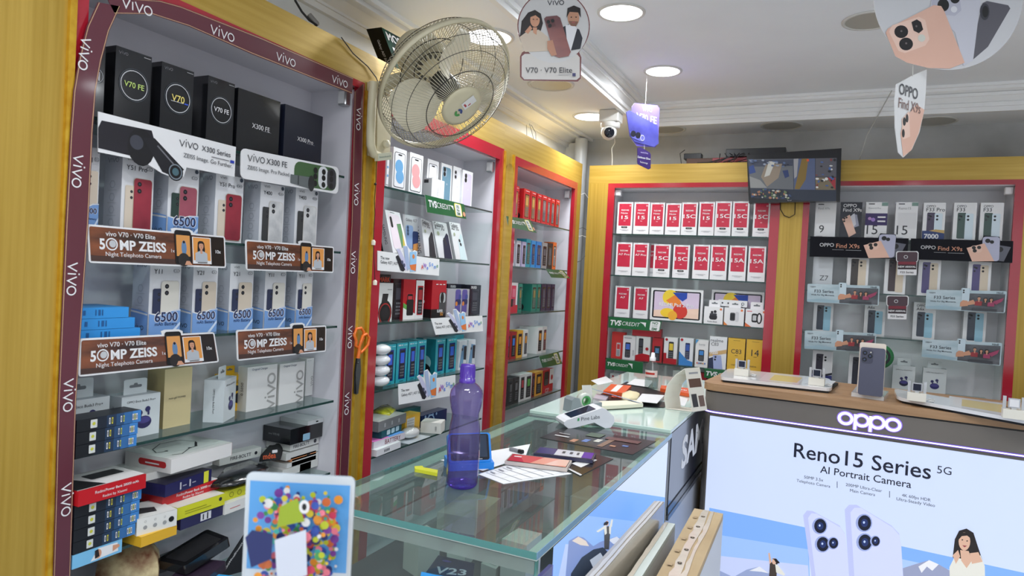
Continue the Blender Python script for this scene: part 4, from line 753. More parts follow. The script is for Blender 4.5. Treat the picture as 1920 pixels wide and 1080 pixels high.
# row 3
G = 'boxes on the third shelf behind the fan'; CRIM = C(176, 24, 38, .3)
mb, P = slab(LR(-1.275, 702, 737.5, 531, z0=SL[2]), .06, C(226, 226, 224)); P.ell(.62, .22, .36, BLACK, ry=.4); P.ring(.62, .2, .33, .04, C(170, 40, 40)); P.ell(.62, .2, .2, C(30, 30, 34)); P.poly([(.4, .45), (.7, .5), (.76, .72), (.46, .72)], C(36, 36, 38)); P.rect(.7, .82, .94, .84, C(150, 150, 150)); tag(mb.build('watch_box'), 'white box with a big black round watch', 'box', G)
mb = MB(); a = LR(-1.28, 704, 733, 515, z0=onX(737, 531, -1.275).z+.001); mb, P = slab(a, .05, C(28, 26, 28)); P.text('MARK', .6, .4, C(200, 70, 40), w=.7, bold=.02); P.rect(.4, .7, .95, .85, C(60, 56, 56)); tag(mb.build('flat_box'), 'small black carton on top of the watch box', 'box', G)
winbox(LR(-1.29, 738, 757, 523.6, z0=SL[2]), .05, C(34, 30, 36, .2), C(110, 24, 34), (.15, .06, .9, .9), C(44, 44, 52, .15), C(30, 30, 36), C(70, 70, 80), label='black boxed handset beside the watch box', grp=G)
winbox(LR(-1.28, 757.5, 780, 524.4, z0=SL[2]), .05, C(186, 28, 40, .3), C(150, 22, 34), (.28, .12, .86, .66), C(196, 44, 54), None, C(200, 60, 70), lambda P, S: (P.poly([(0, 0), (1, 0), (1, .14), (0, .3)], C(230, 228, 226)), P.poly([(0, .3), (.4, .22), (.3, .36), (0, .42)], C(90, 160, 70)), P.rr(.28, .1, .84, .5, .08, BLACK)), label='red and white box with a keypad handset', grp=G)
winbox(LR(-1.28, 781, 796, 526, z0=SL[2]), .05, C(226, 226, 226, .3), C(186, 28, 40), (.2, .1, .9, .86), C(180, 30, 42), None, C(170, 40, 50), label='white and red box with a slim keypad handset', grp=G)
mb, P = slab(LR(-1.275, 811, 837.8, 526, z0=SL[2]), .07, CRIM, CRIM); P.rect(0, 0, 1, .23, C(24, 22, 24)); P.rr(.52, .1, 1, .68, .14, C(70, 72, 74)); P.rr(.55, .4, .95, .66, .1, C(180, 184, 186)); P.ell(.72, .53, .12, BLACK, ry=.2); P.text('SUPER', .6, .18, WHITE, w=.4, bold=.03); P.text('5G', .72, .1, C(220, 150, 60), w=.2, bold=.03); S = sidepanel(mb, P, .07); S.rect(0, 0, 1, .23, C(24, 22, 24)); S.rr(.4, .38, .6, .46, .05, WHITE); [S.rect(.45, .6+.07*k, .55, .63+.07*k, C(220, 170, 170)) for k in range(5)]; [P.rect(.25+.24*k, .88, .4+.24*k, .9, WHITE) for k in range(3)]; tag(mb.build('phone_box'), 'big red and black box in the middle of the shelf', 'box', G)
mb, P = slab(LR(-1.33, 840, 872, 533, z0=SL[2]), .04, C(30, 32, 46, .3)); P.text('moto', .3, .94, WHITE, w=.3, bold=.01); tag(mb.build('phone_box'), 'dark box behind the purple watch box', 'box', G)
mb, P = slab(LR(-1.28, 839, 880.5, 542, z0=SL[2]), .06, C(170, 168, 176, .3)); [(P.rr(.36+.3*k, .1, .6+.3*k, .98, .06, C(90, 80, 150)), P.rr(.38+.3*k, .42, .62+.3*k, .62, .04, C(40, 44, 90)), P.ell(.42+.3*k, .46, .05, C(210, 130, 60)), P.rr(.5+.3*k, .62, .62+.3*k, .8, .04, C(60, 70, 140))) for k in range(2)]; tag(mb.build('watch_box'), 'grey box with two purple watches', 'box', G)
winbox(LR(-1.29, 882, 902, 534.7, z0=SL[2]), .05, C(26, 28, 40, .25), None, (.14, .08, .8, .86), C(50, 52, 62, .15), C(40, 42, 52), C(66, 68, 78), lambda P, S: P.text('moto', .3, .94, WHITE, w=.5, bold=.01), label='dark boxed handset at the far end', grp=G)
# row 4: teal handset boxes
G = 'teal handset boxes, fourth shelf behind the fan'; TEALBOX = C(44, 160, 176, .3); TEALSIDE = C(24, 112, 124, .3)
for i, (xl, xr, yt) in enumerate(((721.7, 743, 645), (745, 765, 642), (767, 782.8, 639.5), (784, 800, 637), (818, 835.6, 634.5), (839, 857, 633))):
    def deco(P, S): P.text('HMD 101', .3, .95, WHITE, w=.42, bold=.02); P.rect(.6, .94, .9, .955, C(150, 220, 225)); P.rect(.3, .03, .66, .045, C(20, 70, 90)); S.text('HMD 101', .45, .72, WHITE, w=1.1, rot=-90, bold=.01); S.ell(.5, .33, .3, C(150, 200, 205)); S.ell(.5, .12, .28, C(16, 22, 26))
    winbox(LR(-1.278, xl, xr, yt, z0=SL[3]), .07 if i != 4 else .085, TEALBOX, TEALSIDE, (.24, .09, .82, .86), C(24, 46, 120, .1), C(26, 30, 46), C(44, 96, 210, .15), deco, label='teal boxed keypad handset, %s' % near(i, 6), grp=G)
for i, (xl, xr, yt) in enumerate(((862, 876, 638), (879, 892, 636.5))):
    mb, P = slab(LR(-1.278, xl, xr, yt, z0=SL[3]), .05, C(214, 222, 228, .3)); P.poly([(.08, .1), (.7, .02), (.95, .82), (.4, .86)], C(108, 150, 186)); P.poly([(.62, .3), (.95, .3), (.98, .8), (.6, .8)], C(40, 44, 52)); P.poly([(.55, .1), (.92, .1), (.94, .32), (.6, .34)], C(205, 210, 214)); P.ell(.4, .7, .1, C(60, 70, 84)); tag(mb.build('handset_box'), 'pale box with a blue handset, %s' % ('next to teal boxes', 'last on the shelf')[i], 'box', G)
mb, P = slab(LR(-1.34, 840, 870, 627, z0=SL[3]), .04, TEALBOX); tag(mb.build('handset_box'), 'teal box standing behind the pale boxes', 'box')
PUFF = mk('white_plastic_wrap', (226, 230, 232), .12, coat=.6, bump=((60, 60, 60), .3))
for k in range(4): mb = MB(); mb.blob((-1.262, onX(714, 700, -1.262).y, SL[3]+.0225+.033*k), .036, PUFF, 14, (.7, 1, .48), .06); tag(mb.build('wrapped_pack'), 'puffy white wrapped pack, %s of four in a column' % ('lowest', 'second lowest', 'third', 'topmost')[k], 'pack', 'white wrapped packs')
# row 5: accessories
def pile(z, items):
    for bl, br, h, dep, f, t, lb, fn in items:
        mb, P, T = lie(bl, br, z, h, dep, f, t)
        if fn: fn(P, T)
        tag(mb.build('accessory_box'), lb, 'box', 'accessory cartons beside the glass counter'); z += h+.0006
E5 = SL[4]
pile(E5, [((706, 857), (751, 839), .02, .1, C(220, 219, 222), C(214, 224, 222), 'white carton with a bar code at the bottom of the accessory pile', lambda P, T: [P.rect(.3+.06*k, .3, .33+.06*k, .7, INK) for k in range(4)]),
          ((700, 842), (759, 822), .021, .1, C(214, 208, 216), C(150, 130, 200), 'white carton with a pink and blue lid', lambda P, T: (T.poly([(0, 0), (.5, 0), (.3, 1), (0, 1)], C(216, 120, 190)), T.rect(.5, 0, 1, 1, C(90, 150, 214)), P.text('BATTERY', .6, .5, C(120, 40, 50), w=.5))),
          ((715, 823), (752.5, 807), .024, .09, C(18, 84, 92), C(20, 90, 98), 'dark teal carton with white squares', lambda P, T: [P.rr(.25+.22*k, .2, .42+.22*k, .85, .03, C(190, 214, 214)) for k in range(3)]),
          ((709, 811), (761, 792), .032, .1, C(120, 122, 124), C(196, 196, 190), 'grey carton with a pale lid on top of the pile', lambda P, T: [P.rect(.2+.25*k, .3, .25+.25*k, .7, C(170, 172, 174)) for k in range(3)])])
bag([(698, 775), (730, 780), (742, 770), (722, 760), (700, 762)], E5+.0985, .012, mk('yellow_black_wrap', (190, 186, 40), .25, noise=((40, 40, 40), (20, 20, 22), (222, 216, 60))), 'cable_pack', 'yellow and black cable pack on the grey carton', 'pack')
mb, P = slab(LR(-1.3, 761, 788, 773, z0=E5), .05, C(222, 170, 44, .35), C(226, 180, 60)); P.rect(.1, .18, .62, .86, C(205, 205, 200)); [P.rect(.14, .25+.12*k, .58, .27+.12*k, C(130, 130, 130)) for k in range(5)]; P.rect(0, 0, .12, .3, C(226, 110, 40)); tag(mb.build('accessory_box'), 'upright amber carton with a printed white panel', 'box')
mb, P = slab(LR(-1.345, 757, 789, 762, z0=E5), .03, C(22, 96, 100)); tag(mb.build('accessory_box'), 'dark teal upright carton behind the amber one', 'box')
mb, P = slab(LR(-1.33, 791, 838, 766, z0=E5), .04, C(30, 48, 92, .2)); P.ring(.35, .3, .16, .03, C(150, 180, 214)); [P.ell(.15+.14*k, .85, .03, C(140, 170, 205)) for k in range(4)]; tag(mb.build('blister_pack'), 'dark blue cable pack with white rings behind the bottle', 'pack')
mb, P, T = lie((788, 811), (826, 814), E5, .038, .07, C(226, 225, 218), C(230, 228, 220)); P.text('1000', .75, .45, INK, w=.22, rot=90); tag(mb.build('accessory_box'), 'small white open carton near the bottle', 'box')
p = onZ(779, 826, E5); o = root('computer_mouse', p, 'white computer mouse in clear packing on the shelf', 'computer mouse'); mb = MB(); mb.blob(p+V3((-.03, .01, .021)), .036, C(230, 230, 228, .2), 16, (.75, 1.25, .5)); mb.build('body', o); mb = MB(); mb.blob(p+V3((-.03, .012, .024)), .037, FILM, 14, (.8, 1.3, .55)); mb.build('clear_packing', o); mb = MB(); mb.box(p.x-.075, p.x+.012, p.y-.06, p.y+.075, E5+.0004, E5+.002, C(190, 200, 206, .2)); mb.build('backing_card', o)
# ================================================================== GOODS: NARROW CABINET BY THE CORNER
G = 'red boxed handsets, top shelf of the narrow cabinet'; REDBOX = C(190, 36, 40, .3)
for i, (xl, xr, yt) in enumerate(((963, 974, 350), (983, 995, 357), (996, 1006, 361), (1008, 1016, 365), (1017, 1026, 368), (1026.5, 1033, 371), (1034, 1041, 374), (1042.5, 1050, 376))):
    winbox(LR(-1.25, xl, xr, yt, z0=SL[0]), .055, REDBOX, REDBOX, (.2, .08, .84, .84), C(96, 50, 34, .15), C(150, 110, 60) if i < 4 else C(110, 100, 100), C(190, 150, 80) if i < 4 else C(130, 120, 120), lambda P, S: (P.rect(.2, .92, .8, .94, C(236, 190, 190)), S.text('Magic 13.3 Max', .5, .62, WHITE, w=2, rot=-90), S.ell(.5, .12, .25, BLACK)), label='red boxed handset, %s' % near(i, 8), grp=G)
G = 'handset boxes, second shelf of the narrow cabinet'
for i, (xl, xr, yt, col, ph, lb) in enumerate(((959, 966, 450, C(205, 206, 216), BLACK, 'white and black handset box nearest the camera'), (969, 977, 452, C(205, 206, 216), BLACK, 'white and black handset box, second'), (980, 987, 454, C(190, 180, 214), BLACK, 'white and lilac handset box, third'), (987.5, 996, 449, C(44, 150, 168), C(60, 110, 90), 'teal handset box beside the lilac one'), (997, 1005, 452, C(50, 140, 205), C(30, 60, 110), 'sky blue handset box, nearer of two'), (1006.4, 1016, 454, C(50, 130, 205), C(30, 60, 110), 'sky blue handset box, farther of two'), (1017, 1027, 456, C(150, 148, 150), BLACK, 'grey clear-fronted handset box'), (1027.5, 1037, 457, C(40, 42, 46), C(80, 80, 84), 'black handset box before the orange one'), (1037.5, 1044, 455, C(222, 110, 50), C(180, 170, 160), 'orange handset box at the far end'))):
    winbox(LR(-1.27, xl, xr, yt, z0=SL[1]), .05, col, None, (.2, .12, .84, .86), None, ph, C(90, 92, 100), label=lb, grp=G)
G = 'handset boxes, third shelf of the narrow cabinet'
winbox(LR(-1.285, 955, 971.7, 530, z0=SL[2]), .05, C(222, 220, 222), C(200, 40, 50), (.3, .1, .8, .9), C(206, 60, 90), C(206, 60, 90), C(220, 120, 140), lambda P, S: (P.rect(0, 0, 1, .25, C(200, 40, 60)), P.rect(.05, .2, .45, .45, C(30, 30, 34))), label='white and pink handset box', grp=G)
for i, (xl, xr, yt) in enumerate(((973, 980, 532), (998, 1007, 533), (1008, 1014.7, 533))): winbox(LR(-1.285, xl, xr, yt, z0=SL[2]), .05 if i != 1 else .09, C(38, 128, 112), C(30, 118, 102), (.2, .1, .84, .88), None, C(70, 110, 90), C(150, 130, 80), lambda P, S: (S.text('HMD 110', .4, .75, WHITE, w=.9, rot=-90), S.ell(.4, .14, .18, BLACK)), label='green handset box, %s' % near(i, 3), grp=G)
for i, (xl, xr, yt) in enumerate(((1016, 1025, 533), (1026, 1034, 533), (1035, 1041, 533))): winbox(LR(-1.285, xl, xr, yt, z0=SL[2]), .05, C(60, 48, 76), C(50, 40, 66), (.22, .1, .84, .88), None, C(76, 72, 90), C(90, 90, 110), label='purple handset box, %s' % near(i, 3), grp=G)
G = 'handset boxes, fourth shelf of the narrow cabinet'
for i, (xl, xr, yt, col, ph, lb) in enumerate(((948, 957.8, 624, C(150, 34, 38), BLACK, 'dark red handset box nearest the camera'), (958.6, 969, 622, C(160, 36, 40), BLACK, 'dark red handset box, second'), (970.5, 981, 619, C(214, 160, 50), BLACK, 'amber handset box beside the dark red ones'), (983, 990.6, 618, C(220, 220, 220), C(90, 96, 104), 'white handset box beside the amber one'), (1009, 1018, 613, C(222, 222, 222), BLACK, 'white handset box with an amber handset'), (1019, 1026, 612, C(206, 204, 204), C(120, 40, 60), 'white and maroon handset box at the far end'))):
    winbox(LR(-1.275, xl, xr, yt, z0=SL[3]), .05 if i != 4 else .1, col, None, (.22, .1, .84, .88), None, ph, C(60, 120, 210) if i < 2 else C(222, 150, 60), label=lb, grp=G)
G = 'handset boxes, lowest visible shelf of the narrow cabinet'
for i, (xl, xr, yt, col, ph, sc, lb) in enumerate(((942.5, 953, 708, C(40, 40, 42), C(60, 60, 64), C(190, 150, 90), 'black handset box nearest the camera'), (954, 963, 709, C(54, 54, 56), C(34, 34, 36), C(90, 90, 92), 'dark grey handset box'), (964, 974, 706, C(44, 44, 46), C(30, 30, 32), C(110, 110, 114), 'black handset box, third'), (976, 985, 701, C(206, 206, 206), BLACK, C(170, 60, 70), 'white box with a red-screen handset'), (986, 998, 698.6, C(214, 214, 212), BLACK, C(90, 170, 80), 'white box with a green-screen handset'), (998.5, 1003.5, 700, C(120, 36, 40), BLACK, C(90, 60, 90), 'narrow dark red box'), (1004.5, 1018, 695, C(222, 160, 60), BLACK, C(236, 170, 60), 'amber box with an orange-screen handset'))):
    winbox(LR(-1.265, xl, xr, yt, z0=SL[4]), .05, col, None, (.18, .08, .86, .9), None, ph, sc, label=lb, grp=G)
winbox(LR(-1.265, 1019, 1038, 690, z0=SL[4]), .05, C(190, 30, 44), C(150, 24, 36), (.06, .3, .6, .96), C(190, 30, 44), BLACK, C(40, 42, 46), lambda P, S: (P.rect(.6, .35, 1, 1, C(222, 220, 220)), P.ell(.82, .62, .1, C(190, 30, 44)), P.text('C27', .4, .1, WHITE, w=.5)), label='red box with a large black handset at the far end', grp=G)
# ================================================================== GOODS: BACK WALL, RED AND WHITE BOXES
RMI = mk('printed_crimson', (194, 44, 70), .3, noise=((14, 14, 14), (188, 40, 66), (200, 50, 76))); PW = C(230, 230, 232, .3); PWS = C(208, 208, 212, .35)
def redbox(c, lines, badge, label, grp, dep=.05, sizes=None):
    mb, P = slab(c, dep, PW, PWS); P.rect(.1, .26, .9, .95, RMI); P.ell(.82, .89, .05, WHITE); P.ell(.82, .89, .03, RMI); P.rect(.16, .875, .26, .9, C(150, 40, 60))
    P.text('REDMI', .5, .75, WHITE, w=.48, h=.045, bold=.01)
    if lines == 'Note': P.text('Note', .46, .66, WHITE, w=.44, h=.052, bold=.01); P.text('15', .5, .525, WHITE, w=.44, h=.105, bold=.012)
    elif len(lines) == 3: P.text(lines, .5, .58, WHITE, w=.76, h=.115, bold=.012)
    else: P.text(lines, .5, .64, WHITE, w=.7 if len(lines) > 2 else .32, h=.06, bold=.01)
    if lines == 'Note' or len(lines) == 3: P.rect(.44, .4, .56, .42, C(230, 170, 180))
    if badge: P.rr(.3, .19, .7, .24, .05, C(28, 28, 30)); P.rect(.38, .208, .62, .222, C(150, 150, 150))
    P.rect(.2, .13, .8, .138, C(130, 132, 140)); P.rect(.35, .105, .7, .112, C(150, 152, 160)); P.rect(.06, .982, .3, .99, C(170, 172, 180)); P.rect(.6, .982, .94, .99, C(170, 172, 180))
    return tag(mb.build('phone_box'), label, 'box', grp)
pc = lambda i, n: 'nearest the pipe corner' if i == 0 else ('nearest the monitor' if i == n-1 else ORD[i]+' from the pipe corner')
for i, (xl, xr, yt, ln, bd) in enumerate(((1158.9, 1187.5, 379, 'Note', 1), (1190, 1219, 379, 'Note', 0), (1220.5, 1247, 380, 'Note', 0), (1249.5, 1278, 381, 'Note', 0), (1279.5, 1309, 379.5, '15C', 1), (1312, 1341, 378.5, 'Note', 0), (1342.5, 1373, 377.5, '15C', 1), (1375, 1406, 377.5, '15C', 1), (1414, 1445, 379, '15C', 1))):
    redbox(BR(YB+.03, xl, xr, yt, z0=SB[0]), ln, bd, 'red and white phone box, %s, top shelf' % pc(i, 9), 'red and white phone boxes, top shelf of the back wall')
for i, (xl, xr, yt, ln, bd) in enumerate(((1156.5, 1186, 454, 'A7 Pro', 0), (1188, 1217, 455, 'A7 Pro', 0), (1227, 1258, 457.5, '15C', 1), (1263.5, 1294, 459, '15C', 1), (1301, 1332, 458.5, '15A', 0), (1334, 1365, 459, '15A', 0), (1369, 1401, 460, '15A', 0), (1404.5, 1437, 461.5, '15A', 0))):
    redbox(BR(YB+.03, xl, xr, yt, z0=SB[1]), ln, bd, 'red and white phone box, %s, second shelf' % pc(i, 8), 'red and white phone boxes, second shelf of the back wall')
redbox(BR(YB+.085, 1214, 1232, 456, z0=SB[1]), 'A7', 0, 'red and white phone box pushed back behind the second shelf row', None, .04)
for i, (xl, xr, yt) in enumerate(((1154.5, 1183, 535.6), (1189.5, 1217, 537.5))): redbox(BR(YB+.05, xl, xr, yt, z0=SB[2]), 'A7', 0, 'red and white phone box beside the big tablet box, %s' % ('at the corner side', 'touching it')[i], 'red and white phone boxes, third shelf')
# tablet boxes
WALLP1 = C(214, 196, 220, .2)
def tablet(c, label, txt, dep=.03):
    mb, P = slab(c, dep, PW, PWS); P.rr(.04, .06, .96, .93, .03, C(26, 28, 36, .2)); P.rr(.07, .1, .93, .89, .015, WALLP1); P.poly([(.07, .1), (.93, .1), (.93, .42), (.07, .3)], C(238, 206, 186))
    P.ell(.38, .72, .15, C(238, 206, 60), ry=.15); P.poly([(.3, .62), (.5, .85), (.62, .5), (.7, .4), (.6, .3), (.5, .38)], C(232, 130, 50)); P.ell(.58, .3, .14, C(206, 56, 44), ry=.14); P.ell(.34, .24, .14, C(240, 200, 50), ry=.09); P.ell(.44, .16, .09, C(236, 170, 50)); P.poly([(.42, .88), (.7, .89), (.7, .72), (.62, .62), (.54, .7)], C(34, 70, 170))
    P.text('REDMI Pad 2 Pro', .5, .5, WHITE, w=.66, bold=.012); return tag(mb.build('tablet_box'), label, 'box', 'tablet boxes on the third shelf')
tablet(BR(YB+.05, 1221.5, 1319.5, 539, z0=SB[2]), 'white tablet box with a colourful swirl on the screen', 1); tablet(BR(YB+.1, 1335, 1434, 543, z0=SB[2]), 'tablet box half hidden behind three small white boxes', 1)
def gbox(c, dep, label, kind):
    o = root('gadget_box', (V3(c[0])+V3(c[1]))/2, label, 'box', 'small white gadget boxes on the third shelf'); mb, P = slab(c, dep, PW, PWS)
    if kind == 0: P.rr(.28, .25, .7, .55, .12, C(30, 32, 40)); P.rr(.3, .5, .68, .62, .05, C(50, 52, 62)); P.ell(.42, .68, .07, C(30, 32, 40)); P.ell(.58, .72, .08, C(30, 32, 40)); P.text('Redmi Buds', .45, .14, INK, w=.5)
    elif kind == 1: P.rr(.3, .26, .56, .72, .07, C(70, 72, 76)); P.rr(.33, .32, .53, .66, .04, C(28, 30, 34)); P.rr(.56, .22, .74, .78, .08, C(205, 206, 210)); P.poly([(0, 0), (.2, 0), (0, .2)], C(226, 130, 60))
    else: P.rr(.3, .26, .58, .76, .08, C(24, 24, 28)); P.rr(.35, .36, .53, .66, .04, C(190, 192, 196)); P.ring(.66, .5, .14, .07, C(24, 24, 28), ry=.28); P.poly([(0, 0), (.3, 0), (0, .22)], C(226, 110, 60)); P.rect(.06, .86, .3, .9, C(220, 90, 100))
    P.ell(.88, .87, .06, C(226, 120, 70)); mb.build('carton', o); hangtab(o, c, PW)
gbox(BR(YB+.03, 1321, 1356.5, 574, z0=SB[2]), .04, 'small white box with a black earbud case', 0); gbox(BR(YB+.03, 1358.6, 1396, 576, z0=SB[2]), .045, 'small white box with a silver square watch', 1); gbox(BR(YB+.03, 1398.6, 1438, 579, z0=SB[2]), .045, 'small white box with a black square watch', 2)
mb, P = slab([p+V3((0, .035, 0)) for p in BR(YB+.03, 1345, 1400, 561.5, 573.5)], .03, PW, PWS); [P.ell(.15+.2*k, .5, .03, INK) for k in range(3)]; P.ring(.85, .5, .05, .015, INK); tag(mb.build('flat_box'), 'long white box lying on top of the small gadget boxes', 'box')
def bsign(q, st, lb):
    credit(q, None, lb, st)
bsign(BQ(YB-.004, (1140.6, 614), (1237, 622), (1240.6, 602.8), (1141.7, 593.6)), 3, 'wide green sign under the red and white phone boxes')
bsign(BQ(YB-.004, (1135.6, 691.7), (1205, 701), (1206, 679), (1137, 670.8)), 2, 'green sign low on the back wall beside the sanitizer bottle')
bsign(BQ(YB-.004, (1320, 708), (1420, 722), (1421, 700), (1321, 690)), 2, 'green sign mostly hidden by the wooden counter top')
# handset boxes
G = 'handset boxes, fourth shelf of the back wall'
winbox(BR(YB+.06, 1148, 1172, 622, z0=SB[3]), .04, C(196, 52, 48), None, (.36, .06, .74, .62), C(205, 90, 86), C(190, 190, 196), C(200, 60, 60), label='orange red handset box at the corner end', grp=G)
winbox(BR(YB+.045, 1169, 1192, 629, z0=SB[3]), .06, C(226, 226, 228), None, (.14, .06, .68, .76), C(226, 226, 228), C(34, 36, 44), C(70, 110, 200), lambda P, S: (P.rect(.1, .9, .7, .93, GREY), P.text('emerald', .86, .3, INK, w=.42, rot=90)), label='white handset box beside the orange red one', grp=G)
winbox(BR(YB+.06, 1193, 1220, 630, z0=SB[3]), .05, C(222, 222, 222), None, (.16, .2, .56, .96), C(222, 222, 222), C(26, 28, 34), C(60, 62, 72), lambda P, S: (P.poly([(0, 0), (1, 0), (1, .26), (.5, .3), (0, .2)], CRIM), P.ell(.8, .5, .11, CRIM)), label='white and red box with a bar handset', grp=G)
winbox(BR(YB+.07, 1224, 1243, 633, z0=SB[3]), .04, C(180, 36, 44), None, (.2, .04, .8, .66), C(40, 40, 44), C(30, 32, 38), C(90, 140, 190), label='red box with a dark handset behind the sanitizer', grp=G)
winbox(BR(YB+.05, 1246, 1271, 632, z0=SB[3]), .05, C(224, 223, 224), None, (.3, .12, .78, .88), C(224, 223, 224), C(30, 32, 40), C(220, 190, 60), lambda P, S: (P.rect(0, 0, 1, .2, CRIM), P.rect(0, 0, .22, .4, CRIM), P.ell(.18, .92, .1, CRIM)), label='white and red box with a keypad handset', grp=G)
winbox(BR(YB+.05, 1275, 1301, 633, z0=SB[3]), .05, C(222, 224, 228), None, (.38, .2, .8, .86), C(222, 224, 228), C(36, 44, 90), C(60, 90, 170), lambda P, S: (P.poly([(0, 0), (1, .0), (1, .14), (.6, .2), (0, .5)], C(60, 130, 200)), P.ell(.16, .93, .1, CRIM)), label='white and blue box with a navy handset', grp=G)
winbox(BR(YB+.04, 1305, 1329, 636.5, z0=SB[3]), .05, C(226, 225, 224), None, (.2, .2, .76, .66), C(226, 225, 224), C(44, 44, 48), C(60, 130, 200), lambda P, S: (P.poly([(0, .84), (0, 1), (.24, 1)], C(70, 150, 205)), P.text('Sunny', .5, .84, GREY, w=.5), [P.ell(.2+.15*k, .14, .06, [C(200, 80, 70), C(60, 90, 170), C(60, 60, 66), C(190, 130, 70), C(70, 110, 180)][k]) for k in range(5)]), label='white box with tiny figures below the handset', grp=G)
mb, P = slab(BR(YB+.04, 1331.5, 1364, 630, z0=SB[3]), .04, C(228, 229, 232), PWS); P.text('realme', .42, .88, INK, w=.72); P.text('C83', .3, .76, INK, w=.42); P.poly([(0, .36), (1, .5), (1, .62), (0, .48)], C(206, 170, 116)); P.text('7000', .28, .49, WHITE, w=.45, bold=.03, rot=6); P.poly([(0, 0), (.36, 0), (.28, .36), (0, .3)], C(40, 50, 80)); P.poly([(.3, 0), (.82, 0), (.7, .42), (.22, .42)], C(160, 172, 214)); P.ell(.38, .36, .06, INK); P.ell(.36, .28, .06, INK); tag(mb.build('phone_box'), 'white box with a lilac handset beside the yellow boxes', 'box', G)
YELLOWB = C(222, 178, 62, .35)
for xl, xr, yt, t1, lb in ((1366, 1398, 633.5, 'C83', 'yellow phone box beside the white lilac-handset box'), (1400.5, 1434.5, 636, '14', 'yellow phone box nearest the gold post of the back wall')):
    mb, P = slab(BR(YB+.04, xl, xr, yt, z0=SB[3]), .045, YELLOWB, C(190, 148, 46)); P.text(t1, .5, .6, INK, w=.6 if t1 == 'C83' else .42); P.rect(.42, .46, .6, .475, C(120, 90, 30)); P.text('realme', .42, .18, INK, w=.36); P.rect(.3, .93, .7, .94, C(130, 100, 40)); tag(mb.build('phone_box'), lb, 'box', G)
mb, P = slab(BR(YB+.06, 1144, 1200, 700, z0=SB[4]), .05, C(214, 214, 216)); P.ell(.1, .9, .03, CRIM); tag(mb.build('handset_box'), 'pale box low behind the counter papers', 'box'); mb, P = slab(BR(YB+.05, 1300, 1325, 698, z0=SB[4]), .05, C(150, 26, 40)); P.text('ITEL', .8, .5, C(222, 180, 180), w=.5, rot=90); tag(mb.build('handset_box'), 'dark red box beside the triangular card stand', 'box'); mb, P = slab(BR(YB+.06, 1262, 1286, 694, z0=SB[4]), .05, C(190, 192, 190)); P.rect(.5, .2, .9, .8, C(40, 40, 44)); tag(mb.build('handset_box'), 'grey box behind the triangular card stand', 'box')
mb, P = slab(BR(YB+.07, 1186, 1240, 614, z0=SB[3]+.128), .04, C(170, 40, 50)); tag(mb.build('flat_box'), 'red carton lying on handset boxes behind the wide green sign', 'box')
# ================================================================== GOODS: BACK WALL, BANNERED CABINET
G = 'white phone boxes, top shelf of the bannered cabinet'; OW = C(226, 227, 228, .22)
mc = lambda i, n: 'closest to the monitor' if i == 0 else ('farthest from the monitor' if i == n-1 else ORD[i]+' from the monitor')
DKG = C(62, 84, 78, .25); PLUM = C(70, 60, 84, .25); PALEB = C(206, 222, 232, .25); BEIGE = C(214, 200, 178, .25); VIOLET = C(84, 76, 124, .25); SLATE = C(60, 68, 82, .25); ICE = C(150, 196, 216, .25)
def obox(c, title, ph, label, grp, extra=None, dep=.05, front=None):
    mb, P = slab(c, dep, front or OW, PWS); t = INK
    if title: P.text('OPPO', .13, .91, t, w=.42, al='l', bold=.006); P.text(title, .13, .82, t, w=.12*len(title), al='l', bold=.006)
    if ph:
        a, b_ = ph; top = .74 if title else .9; P.rr(.18, .07, .55, top, .06, a); P.rr(.52, .05, .88, top-.02, .06, b_); P.ell(.35, top-.1, .05, BLACK)
        for k in range(2): P.ell(.64, top-.09-.09*k, .055, BLACK); P.ell(.27, top-.08-.1*k, .045, C(30, 32, 40))
    if extra: extra(P)
    return tag(mb.build('phone_box'), label, 'box', grp)
YO = YB+.03
def nums(n, t): return lambda P: (P.text(n, .34, .27, C(50, 52, 56), w=.24 if len(n) == 1 else .5), P.rect(.12, .94, .4, .965, C(60, 62, 66)), P.text(t, .13, .84, GREY, w=.56, al='l'), P.rect(.1, .06, .4, .07, GREY))
obox(BR(YO, 1530, 1569, 380, z0=SE[0]), None, None, 'white box with a single large digit near its foot', G, nums('9', 'Find X9s'))
def findx(P): P.text('OPPO', .12, .91, WHITE, w=.62, al='l', bold=.015); P.text('Find X9s', .12, .79, WHITE, w=.86, al='l', bold=.01); P.poly([(.62, .3), (.9, .36), (.78, .66), (.56, .68)], C(150, 152, 170)); P.poly([(.44, .6), (.66, .7), (.76, .4), (.6, .3)], C(205, 206, 214)); P.poly([(.1, .54), (.44, .66), (.78, .16), (.46, .05)], C(226, 186, 168)); P.ell(.2, .55, .05, BLACK); P.ell(.3, .58, .05, BLACK); P.ell(.2, .48, .05, BLACK)
obox(BR(YO, 1577, 1617.5, 379, z0=SE[0]), None, None, 'black box with three overlapping handsets', G, findx, front=C(40, 42, 52, .25))
obox(BR(YO, 1624.4, 1665.5, 379, z0=SE[0]), None, None, 'white two-digit box with a purple sticker band', G, lambda P: (nums('15', 'Reno15 Pro')(P), P.rect(0, .38, 1, .7, C(54, 40, 92)), P.ell(.2, .56, .08, C(180, 140, 190)), P.ell(.36, .53, .1, C(150, 120, 190)), P.rect(.56, .58, .92, .62, WHITE), P.rect(.56, .47, .92, .51, WHITE), P.rect(.72, .9, 1, .99, C(120, 150, 140))))
obox(BR(YO, 1680.6, 1722, 379, z0=SE[0]), None, None, 'white two-digit box without a purple band', G, lambda P: (P.rect(.12, .3, .95, .72, C(214, 215, 217)), nums('15', 'Reno15')(P), P.rect(.72, .9, 1, .99, C(120, 150, 140))))
